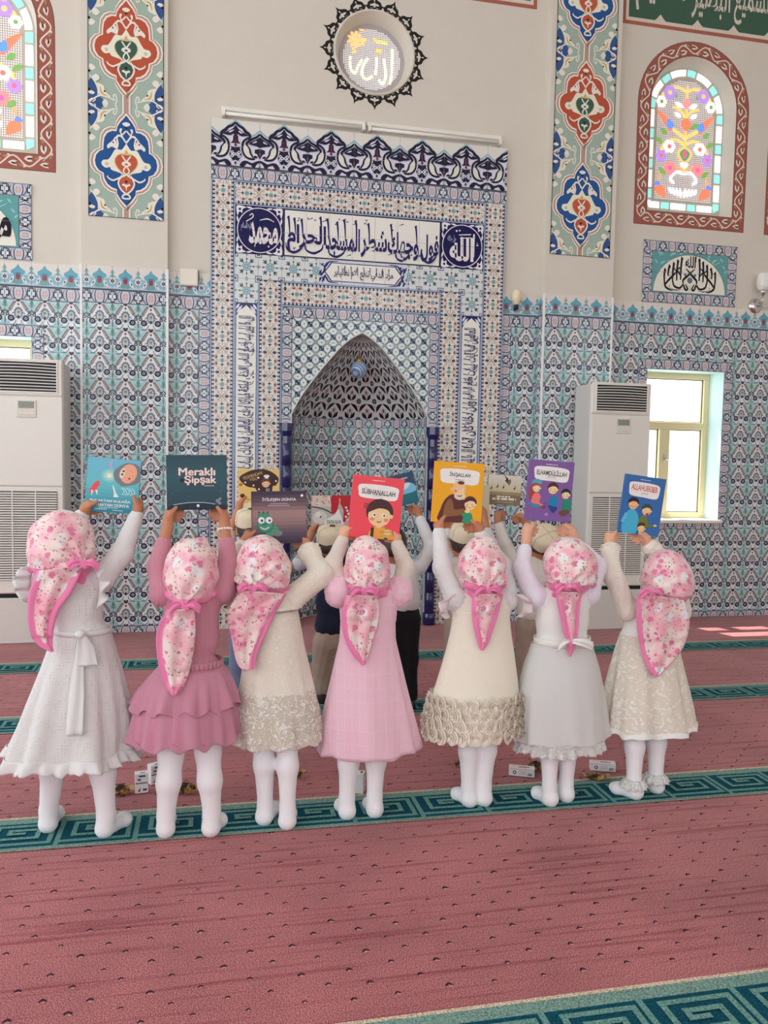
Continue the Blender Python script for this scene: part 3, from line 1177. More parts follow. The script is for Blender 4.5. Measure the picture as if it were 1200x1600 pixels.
# ------------------------------------------------------------------ painted panels on the pilasters
def medallion(a, blue_, heart):
    """one painted medallion in photograph units: 1592 high, 1046 wide, centre 0,0"""
    O = (540, 752)
    q = lambda x, y: (x - O[0], O[1] - y)
    wht, mauve, cream = S(222, 216, 204), S(172, 142, 128), S(226, 219, 200)
    half = [(545, 118), (585, 170), (625, 215), (660, 275), (675, 345), (735, 345), (800, 380), (840, 445), (852, 530), (856, 620), (905, 640), (955, 700), (972, 780), (960, 850), (915, 915), (852, 945), (842, 1020), (800, 1095), (740, 1140), (672, 1160), (668, 1225), (620, 1300), (580, 1345), (535, 1388)]
    R = [q(*p) for p in half]
    full = R + [(-x, y) for x, y in R[::-1]]
    full = [(x, y) for x, y in full]
    for s_, t_, c in ((1.20, 1.17, S(60, 62, 60)), (1.19, 1.16, wht), (1.135, 1.115, mauve), (1.065, 1.055, wht), (1.0, 1.0, blue_)):
        if s_ > 1.1:
            wn = {1.20: 66, 1.19: 60, 1.135: 34}[s_]
            a.rect(-wn, 0, wn, 800, c)
            a.rect(-wn, -800, wn, 0, c)
        a.poly([(x * s_, y * t_) for x, y in full], c)

    def sym(pts, c, n=4):
        RR = [q(*p) for p in pts]
        a.poly(crom(RR + [(-x, y) for x, y in RR[::-1]], n, True), c)
    sym([(540, 505), (575, 560), (610, 600), (690, 600), (740, 680), (790, 750), (860, 765), (882, 820), (830, 870), (765, 858), (742, 895), (620, 930), (560, 985)], cream)
    a.circ(*q(810, 815), 26, S(190, 184, 170), 10)
    a.circ(*q(270, 815), 26, S(190, 184, 170), 10)
    sym([(540, 640), (620, 650), (700, 730), (690, 830), (600, 930), (545, 965)], S(206, 186, 140))
    sym([(540, 670), (640, 672), (692, 740), (676, 825), (600, 915), (545, 955)], heart)
    a.poly([q(540, 590), q(565, 640), q(540, 668), q(515, 640)], S(206, 160, 90))
    sym([(540, 955), (600, 990), (628, 1070), (600, 1150), (550, 1205)], heart)

    def half_(b):
        b.stroke([q(540, 500), q(590, 430), q(640, 400), q(670, 430), q(655, 520), q(670, 590)], 22, wht)
        b.stroke([q(545, 330), q(600, 390), q(680, 430), q(720, 490)], 20, wht)
        b.blob([q(690, 470), q(760, 510), q(805, 560), q(790, 600), q(740, 570), q(670, 595), q(660, 560)], wht, 4)
        b.stroke([q(560, 480), q(600, 400), q(620, 340), q(600, 310)], 18, wht)
        b.blob([q(600, 300), q(630, 310), q(632, 355), q(608, 345)], wht, 4)
        b.stroke([q(480, 680), q(535, 760)], 20, wht, False)
        b.stroke([q(540, 820), q(500, 900), q(560, 960), q(640, 1000), q(720, 1040), q(790, 1010), q(800, 980)], [20, 20, 26, 14], wht)
        b.stroke([q(600, 960), q(650, 1060), q(620, 1150), q(560, 1210), q(500, 1240), q(490, 1280), q(540, 1290)], 24, wht)
        b.circ(*q(680, 1048), 12, S(30, 30, 34), 8)
        b.circ(*q(720, 508), 12, S(30, 30, 34), 8)
    s2 = Art()
    half_(s2)
    a.put(s2)
    a.put(s2, sx=-1, sy=1)
    a.ell(*q(540, 795), 66, 38, wht, 14)
    a.ell(*q(540, 800), 24, 14, heart, 10)
    sym([(540, 205), (585, 220), (590, 245), (555, 265)], wht)
    a.poly([q(515, 270), q(568, 285), q(540, 305)], S(24, 24, 30))
    a.blob([q(540, 1180), q(525, 1120), q(480, 1100), q(500, 1075), q(540, 1090), q(580, 1075), q(595, 1100), q(555, 1120)], wht, 4)
    a.poly([q(512, 1030), q(565, 1030), q(540, 1070)], S(24, 24, 30))


def corner_leaf(a):
    """half palmette growing in from the panel's right edge, centred on its own middle line"""
    wht, cream, bl = S(222, 216, 204), S(226, 218, 196), S(52, 84, 132)
    for sy in (-1, 1):
        q = lambda x, y: (x - 540, sy * (1540 - y) * .98)
        a.poly(crom([q(1063, 1540), q(790, 1540), q(860, 1490), q(905, 1420), q(900, 1330), q(960, 1250), q(1000, 1190), q(1063, 1280)], 4, True), bl)
        a.blob([q(750, 1440), q(830, 1370), q(850, 1290), q(965, 1255), q(930, 1330), q(905, 1430), q(810, 1440)], cream, 4)
        a.stroke([q(790, 1440), q(870, 1400), q(895, 1310)], [10, 26, 8], S(188, 160, 112))
        a.stroke([q(690, 1480), q(790, 1450), q(900, 1440), q(1000, 1500), q(1040, 1540)], 20, wht)
        a.stroke([q(925, 1440), q(930, 1340), q(975, 1240), q(1040, 1160)], 16, wht)
        a.blob([q(960, 1245), q(900, 1190), q(945, 1140), q(1000, 1180)], wht, 4)
        a.blob([q(960, 1050), q(1010, 1000), q(1050, 1020), q(1020, 1090)], wht, 4)
        a.stroke([q(690, 1540), q(670, 1470), q(690, 1400), q(720, 1420), q(705, 1450)], 16, wht)
        a.blob([q(970, 1400), q(1040, 1370), q(1055, 1410), q(1000, 1430)], wht, 4)
        a.circ(*q(835, 1370), 13, S(26, 26, 30), 8)
        a.circ(*q(1045, 1365), 22, S(26, 26, 30), 8)
        a.circ(*q(1045, 1100), 18, S(26, 26, 30), 8)
        a.blob([q(780, 1545), q(830, 1480), q(870, 1545)], wht, 3)
        a.stroke([q(1063, 1540), q(1010, 1490), q(960, 1500), q(1000, 1540)], 14, wht)


def panel_art(n, first_blue=True):
    """n medallions upwards from the foot, in metres, foot at 0, centre line at 0"""
    a = Art()
    k = .525 / 1046
    H = n * 1592 * k
    px = Art()
    px.rect(-523, 0, 523, n * 1592, S(154, 174, 160))
    for i in range(n):
        md = Art()
        b = (i % 2 == 0) == first_blue
        medallion(md, S(38, 82, 138) if b else S(176, 82, 58), S(182, 88, 62) if b else S(58, 92, 78))
        px.put(md, 0, (i + .5) * 1592 + 18)
    cl = Art()
    corner_leaf(cl)
    for i in range(n + 1):
        px.put(cl, 0, i * 1592)
        px.put(cl, 0, i * 1592, -1, 1)
    px = px.clip([(1, 0, 523), (-1, 0, 523), (0, 1, n * 1592), (0, -1, 0)])
    px.rect(-523, 0, -515, n * 1592, S(52, 52, 50))
    px.rect(515, 0, 523, n * 1592, S(52, 52, 50))
    px.rect(-523, 0, 523, 7, S(52, 52, 50))
    a.put(px, sx=k)
    return a


for pil, xc, zf, dp, lab in (('trim_1', -.686, 3.052, PL[2], ''), ('trim_2', 2.862, 3.022, PR[2], '')):
    panel_art(3).build('painted_panel', PAINT, bpy.data.objects[pil], (xc, -dp - .0005, zf), eps=.0001)

# ------------------------------------------------------------------ green lettered bands high on the wall
def band(x0, x1, z0, z1, txts, name):
    a = Art()
    a.rect(x0, z0, x1, z1, S(160, 96, 80))
    a.rect(x0 + .03, z0 + .03, x1 - .03, z1 - .03, S(206, 196, 184))
    a.rect(x0 + .055, z0 + .058, x1 - .055, z1 - .05, S(62, 92, 76))
    n = int((x1 - x0) / .33)
    for k in range(1, n):
        x = x0 + k * (x1 - x0) / n
        a.poly([(x - .055, z0 + .055), (x - .03, z0 + .075), (x, z0 + .11), (x + .03, z0 + .075), (x + .055, z0 + .055)], S(206, 196, 184))
    for (t_, x, w_) in txts:
        write(a, t_, x, z0 + .30, w_, .36, S(200, 194, 182), .012, True)
    return a.build(name, PAINT, wall, (0, -.0006, 0), eps=.0002)


band(3.215, 6.3, 4.955, 5.56, [('العليم', 3.55, .45), ('البصير', 4.02, .36), ('السميع', 4.42, .36), ('هو', 4.82, .3), ('إنه', 5.3, .4)], 'lettered_band')
band(-.31, 2.467, 4.962, 5.56, [('بسم الله الرحمن الرحيم', 1.08, 2.4)], 'lettered_band')

# ------------------------------------------------------------------ arched stained glass windows
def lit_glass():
    m, nt, p = new_mat('glowing_glass')
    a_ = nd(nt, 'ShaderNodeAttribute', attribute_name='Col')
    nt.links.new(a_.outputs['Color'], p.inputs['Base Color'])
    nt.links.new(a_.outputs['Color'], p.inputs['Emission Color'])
    p.inputs['Emission Strength'].default_value = 1.0  # daylight through the glass is put in as glow; the plate behind is opaque
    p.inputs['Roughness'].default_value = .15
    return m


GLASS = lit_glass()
G = lambda r, g, b: S(r, g, b, 1.0)
lattice = plain('plaster_lattice', S(186, 178, 164), .8)


def vine_band(path, w, closed_foot):
    """painted border: brown ground with a white vine; path is the middle line"""
    a = Art()
    P = [np.array(p_) for p_ in path]
    # resample evenly
    seg = [np.hypot(*(P[i + 1] - P[i])) for i in range(len(P) - 1)]
    cum = np.concatenate([[0], np.cumsum(seg)])
    tot = cum[-1]

    def pt(s_):
        s_ = s_ % tot
        i = min(len(seg) - 1, int(np.searchsorted(cum, s_, 'right') - 1))
        t = (s_ - cum[i]) / seg[i]
        d = (P[i + 1] - P[i]) / seg[i]
        return P[i] + (P[i + 1] - P[i]) * t, d, np.array([-d[1], d[0]])
    brown, wht = S(150, 88, 76), S(212, 202, 188)
    n = int(tot / .105)
    st = tot / n
    vine = []
    for k in range(n * 4):
        s_ = k * st / 4
        p_, d, nr = pt(s_)
        vine.append(p_ + nr * w * .30 * math.sin(s_ / st * PI))
    a.stroke(vine + [vine[0]], .011, wht, True, n=2)
    for k in range(n):
        p_, d, nr = pt((k + .5) * st)
        sg = 1 if k % 2 == 0 else -1
        c0 = p_ - nr * sg * w * .12
        a.leaf(*(c0 - d * .035), *(c0 + d * .03 - nr * sg * .022), .022, wht, .004)
        a.leaf(*(c0 - d * .03), *(c0 + d * .028 + nr * sg * .012), .02, wht)
        a.leaf(*(c0 - d * .015), *(c0 + d * .022 - nr * sg * .01), .012, S(38, 30, 30))
        c1 = p_ + nr * sg * w * .28 - d * .03
        a.circ(*c1, .012, wht, 7)
        a.leaf(*(c1 - d * .04 - nr * sg * .012), *c1, .016, S(160, 130, 100))
    return a


def upper_window(i, cx_, hw):
    ow = .118
    z1 = UZS + hw + ow
    wname = 'window_%d' % i
    root = empty(wname, (0, 0, 0))
    tag(root, ['', 'arched stained glass window right of the niche, painted vine border', 'arched stained glass window at the left edge, painted vine border', 'arched window mostly beyond the right edge'][i], kind='structure')
    # painted border as a ring on the wall
    a = Art()
    outp = arched(cx_, hw, UZ0, UZS, 24, ow)
    inp = arched(cx_, hw, UZ0, UZS, 24, 0.006)
    brown, edge = S(150, 88, 76), S(92, 52, 46)

    def ring(o_, i_, c):
        n = len(o_)
        vv_ = np.array(o_ + i_)
        a.mesh(vv_, [(k, (k + 1) % n, n + (k + 1) % n, n + k) for k in range(n)], c)
    ring(arched(cx_, hw, UZ0, UZS, 24, ow + .004), arched(cx_, hw, UZ0, UZS, 24, 0.002), edge)
    ring(outp, inp, brown)
    mid = arched(cx_, hw, UZ0, UZS, 24, ow / 2)
    a.put(vine_band(mid + [mid[0]], ow, True))
    a.build('painted_border', PAINT, root, (0, -.0006, 0), eps=.0001)
    # reveal
    ring0 = arched(cx_, hw, UZ0, UZS, 24)
    ring1 = arched(cx_, hw - .035, UZ0 + .045, UZS, 24)
    D = .13
    n = len(ring0)
    vv_ = [(x, -.001, z) for x, z in ring0] + [(x, D, z) for x, z in ring1]
    mobj('reveal', vv_, [(k, n + k, n + (k + 1) % n, (k + 1) % n) for k in range(n)], plaster, root)
    # plaster lattice plate
    ring2 = [(x, D - .002, z) for x, z in arched(cx_, hw - .03, UZ0 + .04, UZS, 24)]
    back = [(x, D + .03, z) for x, _, z in ring2]
    mobj('lattice_plate', ring2 + back, [tuple(range(n)), tuple(range(2 * n - 1, n - 1, -1))] + [(k, n + k, n + (k + 1) % n, (k + 1) % n) for k in range(n)], lattice, root)
    # blocks of white and aqua glass round the edge, each its own piece
    hw2 = hw - .075
    z0 = UZ0 + .09
    path = [(cx_ - hw2, UZS), (cx_ - hw2, z0), (cx_ + hw2, z0), (cx_ + hw2, UZS)] + [(cx_ + hw2 * math.cos(t), UZS + hw2 * math.sin(t)) for t in np.linspace(0, PI, 14)[1:]]
    P = [np.array(p_) for p_ in path]
    seg = [np.hypot(*(P[k + 1] - P[k])) for k in range(len(P) - 1)]
    cum = np.concatenate([[0], np.cumsum(seg)])

    def pt(s_):
        k = min(len(seg) - 1, max(0, int(np.searchsorted(cum, s_, 'right') - 1)))
        d = (P[k + 1] - P[k]) / seg[k]
        return P[k] + d * (s_ - cum[k]), d
    nb = 13
    per = cum[-1] / nb
    for k in range(nb):
        for (s0, s1, c) in ((.04, .60, G(255, 255, 255)), (.68, .96, G(150, 226, 222))):
            pts_o, pts_i = [], []
            for s_ in np.linspace((k + s0) * per, (k + s1) * per, 4):
                p_, d = pt(s_)
                nr = np.array([-d[1], d[0]])
                pts_o.append(p_ + nr * .026)
                pts_i.append(p_ - nr * .026)
            ring_ = pts_o + pts_i[::-1]
            m_ = len(ring_)
            vv_ = [(x, D - .010, z) for x, z in ring_] + [(x, D, z) for x, z in ring_]
            ff_ = [tuple(range(m_)), tuple(range(2 * m_ - 1, m_ - 1, -1))] + [(q_, m_ + q_, m_ + (q_ + 1) % m_, (q_ + 1) % m_) for q_ in range(m_)]
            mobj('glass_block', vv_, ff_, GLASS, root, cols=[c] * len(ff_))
    # flowers of coloured glass
    f = Art()
    rnd_ = random.Random(5)
    fw_, zb, zt = hw - .13, UZ0 + .15, UZS + hw - .14
    H_ = zt - zb
    # fine pierced ground: little white lights
    for gx in np.arange(-fw_ + .01, fw_, .0165):
        for gz in np.arange(zb, zt, .0165):
            if gz > UZS and math.hypot(gx, gz - UZS) > fw_ - .005:
                continue
            f.rect(cx_ + gx - .0042, gz - .0042, cx_ + gx + .0042, gz + .0042, G(236, 232, 240))
    V, F, C = f.data(fn=lambda x, y, h: (x, -h, y), eps=.0012)
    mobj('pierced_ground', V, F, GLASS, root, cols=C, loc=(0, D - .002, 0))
    fl = Art()
    q = lambda x, y: (cx_ + (x - 440) / 195.0 * fw_, zb + (1300 - y) / 960.0 * H_)
    u_ = fw_ / 195.0

    def flower(x, y, r, c, cc, n=6):
        x, y = q(x, y)
        r *= u_
        for k in range(n):
            t = k * 2 * PI / n
            fl.circ(x + r * .6 * math.cos(t), y + r * .6 * math.sin(t), r * .42, c, 8)
        fl.circ(x, y, r * .35, cc, 8)

    def st(pts, w_, c):
        fl.stroke([q(*p_) for p_ in pts], w_ * u_, c)
    gold, grn, orange, violet = G(238, 208, 120), G(120, 165, 90), G(240, 130, 96), G(176, 140, 226)
    for sx in (-1, 1):
        X = lambda x: 440 + sx * (x - 440)
        st([(440, 800), (X(520), 740), (X(570), 690)], 22, gold)
        st([(440, 640), (X(480), 580), (X(530), 560)], 16, gold)
        st([(440, 430), (X(500), 400), (X(570), 420), (X(610), 490)], 16, gold)
        st([(440, 860), (X(500), 820), (X(570), 850), (X(600), 920)], 18, gold)
        st([(440, 1060), (X(520), 1030), (X(590), 1080), (X(610), 1180)], 16, G(220, 170, 110))
        fl.blob([q(X(545), 760), q(X(620), 640), q(X(640), 600), q(X(600), 620), q(X(530), 690)], orange, 4)
        fl.blob([q(X(520), 700), q(X(560), 660), q(X(570), 720), q(X(535), 740)], G(96, 150, 236), 4)
        for lx, ly in ((500, 480), (400 if sx < 0 else 480, 720), (560, 790), (520, 930), (590, 860), (560, 1110)):
            fl.leaf(*q(X(lx), ly), *q(X(lx + 50), ly - 50), 34 * u_, grn)
        fl.leaf(*q(X(455), 560), *q(X(520), 520), 30 * u_, G(250, 250, 255))
        fl.leaf(*q(X(470), 640), *q(X(520), 600), 30 * u_, G(244, 240, 252))
        flower(X(555), 450, 44, violet, G(230, 200, 120))
        flower(X(610), 530, 36, G(250, 250, 250), grn)
        flower(X(545), 880, 42, G(252, 248, 246), G(230, 120, 110))
        flower(X(600), 960, 38, violet, G(240, 110, 120))
        flower(X(535), 1050, 42, G(240, 140, 140), G(220, 100, 170))
        fl.blob([q(X(560), 1290), q(X(630), 1250), q(X(620), 1190), q(X(570), 1210)], orange, 4)
        fl.blob([q(X(600), 1200), q(X(640), 1190), q(X(610), 1160)], G(110, 140, 236), 4)
        st([(440, 1090), (X(490), 1080), (X(530), 1140), (X(500), 1170)], 18, G(236, 232, 246))
        for k in range(4):
            fl.leaf(*q(X(450 + k * 22), 1290 - k * 10), *q(X(460 + k * 26), 1200), 24 * u_, G(240, 236, 240))
    st([(440, 380), (440, 1090)], 12, gold)
    fl.blob([q(440, 480), q(415, 530), q(440, 570), q(465, 530)], G(240, 150, 150), 4)
    fl.blob([q(440, 640), q(405, 690), q(440, 745), q(475, 690)], orange, 4)
    fl.blob([q(440, 870), q(385, 930), q(440, 1010), q(495, 930)], G(226, 200, 120), 4)
    fl.blob([q(440, 890), q(405, 930), q(440, 990), q(475, 930)], G(90, 150, 120), 4)
    fl.blob([q(440, 900), q(425, 930), q(440, 970), q(455, 930)], G(236, 100, 130), 4)
    fl.blob([q(440, 1000), q(410, 1010), q(440, 1050), q(470, 1010)], G(250, 250, 255), 4)
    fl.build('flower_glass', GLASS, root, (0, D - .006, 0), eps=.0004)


for i, (c_, h_) in enumerate(UPW):
    upper_window(i + 1, c_, h_)

# ------------------------------------------------------------------ round window
rw = empty('window_4', (0, 0, 0))
tag(rw, 'small round window with golden lettering above the niche, black scroll wreath', kind='structure')
rx, rz, rr = ROUND
a = Art()
blk = S(34, 32, 32)
nrep = 16
for k in range(nrep):
    m_ = Art()
    r0 = .322
    for sx in (-1, 1):
        m_.stroke([(0, r0 + .010), (sx * .018, r0 - .002), (sx * .042, r0 + .002), (sx * .056, r0 + .016), (sx * .0655, r0 + .026)], .015, blk)
        m_.stroke([(sx * .008, r0 + .018), (sx * .036, r0 + .016), (sx * .046, r0 + .032), (sx * .034, r0 + .048), (sx * .014, r0 + .054), (sx * .003, r0 + .064)], [.013, .016, .024, .026, .018], blk)
        m_.poly([(0, r0 + .062), (sx * .016, r0 + .044), (sx * .026, r0 + .066), (sx * .010, r0 + .082), (0, r0 + .108)], blk)
    m_.poly([(0, r0 + .052), (.006, r0 + .063), (0, r0 + .074), (-.006, r0 + .063)], S(204, 198, 188))
    a.put(m_, rx, rz, 1.0, 1.0, k * 2 * PI / nrep + .02)
a.build('painted_wreath', PAINT, rw, (0, -.0006, 0), eps=.0001)
D = .12
r0c, r1c = circle(rx, rz, rr), circle(rx, rz, rr - .04)
n = len(r0c)
mobj('reveal', [(x, -.012, z) for x, z in circle(rx, rz, rr + .012)] + [(x, -.012, z) for x, z in r0c] + [(x, D, z) for x, z in r1c] + [(x, 0, z) for x, z in circle(rx, rz, rr + .018)],
     [(k, (k + 1) % n, n + (k + 1) % n, n + k)[::-1] for k in range(n)] + [(n + k, 2 * n + k, 2 * n + (k + 1) % n, n + (k + 1) % n) for k in range(n)] + [(k, (k + 1) % n, 3 * n + (k + 1) % n, 3 * n + k) for k in range(n)], plaster, rw)
c2 = circle(rx, rz, rr - .03)
mobj('lattice_plate', [(x, D - .002, z) for x, z in c2] + [(x, D + .03, z) for x, z in c2], [tuple(range(n)), tuple(range(2 * n - 1, n - 1, -1))], plain('lattice_grey', S(172, 166, 164), .8), rw)
f = Art()
gr_ = .235
for gx in np.arange(-gr_, gr_, .0135):
    for gz in np.arange(-gr_, gr_, .0135):
        if math.hypot(gx, gz) < gr_ - .006:
            f.rect(rx + gx - .0046, rz + gz - .0032, rx + gx + .0040, rz + gz + .0032, G(246, 244, 250))
V, F, C = f.data(eps=.0008)
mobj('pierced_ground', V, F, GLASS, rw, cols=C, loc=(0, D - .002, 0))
f = Art()
gold, pale = G(240, 205, 110), G(252, 246, 214)
q = lambda x, y: (rx + (x - 575) / 300.0 * gr_, rz + (575 - y) / 300.0 * gr_)


def glass_stroke(pts, w, c, parts):
    P = crom([q(*p_) for p_ in pts], 8)
    for k in range(parts):
        i0, i1 = int(k * (len(P) - 1) / parts), int((k + 1) * (len(P) - 1) / parts)
        s_ = P[i0:i1 + 1]
        if len(s_) >= 2:
            e0, e1 = s_[0] + (s_[-1] - s_[0]) * .06, s_[-1] - (s_[-1] - s_[0]) * .06
            f.stroke([e0] + s_[1:-1] + [e1], w * gr_ / 300, c, False)


glass_stroke([(785, 440), (785, 600), (780, 720), (760, 800)], 26, pale, 5)
glass_stroke([(700, 550), (715, 640), (720, 730), (690, 800), (650, 760)], 26, pale, 5)
glass_stroke([(625, 540), (625, 640), (615, 720)], 26, pale, 3)
glass_stroke([(540, 560), (490, 640), (480, 730), (530, 770), (590, 730)], 26, pale, 5)
glass_stroke([(480, 580), (440, 650), (410, 720), (370, 700), (355, 620), (360, 560)], 24, pale, 6)
glass_stroke([(600, 380), (660, 390), (730, 400), (620, 395), (600, 360)], 20, gold, 3)
glass_stroke([(610, 480), (680, 485)], 40, gold, 3)
for k in range(9):
    t = k * 2 * PI / 9
    x, y = 400 + 52 * math.cos(t), 400 + 58 * math.sin(t)
    f.ell(*q(x, y), .022, .013, gold if k % 2 else G(242, 196, 150), 8, -t)
f.circ(*q(400, 400), .02, gold, 8)
glass_stroke([(440, 300), (500, 300)], 20, G(242, 196, 120), 2)
glass_stroke([(450, 380), (510, 390), (470, 430), (500, 450)], 18, gold, 4)
glass_stroke([(380, 480), (410, 520), (370, 520)], 18, gold, 3)
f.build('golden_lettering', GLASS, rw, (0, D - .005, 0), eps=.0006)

# ------------------------------------------------------------------ low windows behind the air conditioners
clear = bpy.data.materials.new('window_glass')
clear.use_nodes = True
nt = clear.node_tree
nt.nodes.remove(nt.nodes['Principled BSDF'])
tr, gl, mxs = nd(nt, 'ShaderNodeBsdfTransparent'), nd(nt, 'ShaderNodeBsdfGlossy'), nd(nt, 'ShaderNodeMixShader')
gl.inputs['Roughness'].default_value = .02
mxs.inputs[0].default_value = .05
nt.links.new(tr.outputs[0], mxs.inputs[1])
nt.links.new(gl.outputs[0], mxs.inputs[2])
nt.links.new(mxs.outputs[0], nt.nodes['Material Output'].inputs['Surface'])
pvc = plain('cream_window_frame', S(216, 202, 160), .35)
gasket = plain('dark_gasket', S(96, 96, 76), .5)
revealm = plain('aqua_reveal', S(196, 226, 220), .5)
sillm = plain('stone_sill', S(226, 220, 214), .3)
metalm = plain('chrome', S(190, 190, 192), .2, 1.0)


def low_window(i, w, lb):
    root = empty('window_%d' % i, (w[0], 0, w[2]))
    tag(root, lb, kind='structure')
    x0, x1, z0, z1 = w
    D = .23
    mb_ = MB()
    for a_, b_ in (((x0, z0), (x0, z1)), ((x0, z1), (x1, z1)), ((x1, z1), (x1, z0))):
        mb_.add([(a_[0], -.001, a_[1]), (b_[0], -.001, b_[1]), (b_[0], D + .03, b_[1]), (a_[0], D + .03, a_[1])], [(0, 1, 2, 3)])
    o = mb_.build('reveal', revealm, root)
    o.location = (-w[0], 0, -w[2])
    L_ = (-w[0], 0, -w[2])
    MB().box(x0 - .02, x1 + .03, -.035, D + .03, z0 - .03, z0, .004).build('sill', sillm, root, loc=L_)
    fr = .05
    zt = z0 + (z1 - z0) * .64
    MB().box(x0, x1, D - .03, D + .03, z1 - fr, z1, .003).build('frame_rail', pvc, root, loc=L_)
    MB().box(x0, x1, D - .03, D + .03, z0, z0 + fr, .003).build('frame_rail', pvc, root, loc=L_)
    MB().box(x0, x1, D - .035, D + .03, zt - .035, zt + .03, .003).build('frame_rail', pvc, root, loc=L_)
    for a_ in (x0, x1 - fr):
        MB().box(a_, a_ + fr, D - .03, D + .03, z0 + fr, z1 - fr, .003).build('frame_post', pvc, root, loc=L_)
    xm = x0 + (x1 - x0) * .42
    MB().box(xm - .05, xm + .05, D - .04, D + .03, z0 + fr, zt - .035, .003).build('frame_post', pvc, root, loc=L_)
    for a_, b_, c_, d_ in ((x0 + fr, x1 - fr, zt + .03, z1 - fr), (x0 + fr, xm - .05, z0 + fr, zt - .035), (xm + .05, x1 - fr, z0 + fr, zt - .035)):
        pn = MB().box(a_, b_, D, D + .006, c_, d_).build('pane', clear, root, loc=L_)
        g_ = MB()
        for q_ in ((a_, a_ + .008, c_, d_), (b_ - .008, b_, c_, d_), (a_, b_, c_, c_ + .008), (a_, b_, d_ - .008, d_)):
            g_.box(q_[0], q_[1], D - .006, D + .002, q_[2], q_[3])
        g_.build('gasket', gasket, root, loc=L_)
    h = MB().box(xm - .012, xm + .012, D - .055, D - .04, z0 + .5, z0 + .57, .003)
    h.box(xm - .008, xm + .03, D - .075, D - .055, z0 + .52, z0 + .54, .003)
    h.build('handle', metalm, root, loc=L_)


low_window(5, WR, 'low window with cream frame and stone sill behind the air conditioner, right of the niche')
low_window(6, WL, 'low window behind the air conditioner at the left edge')

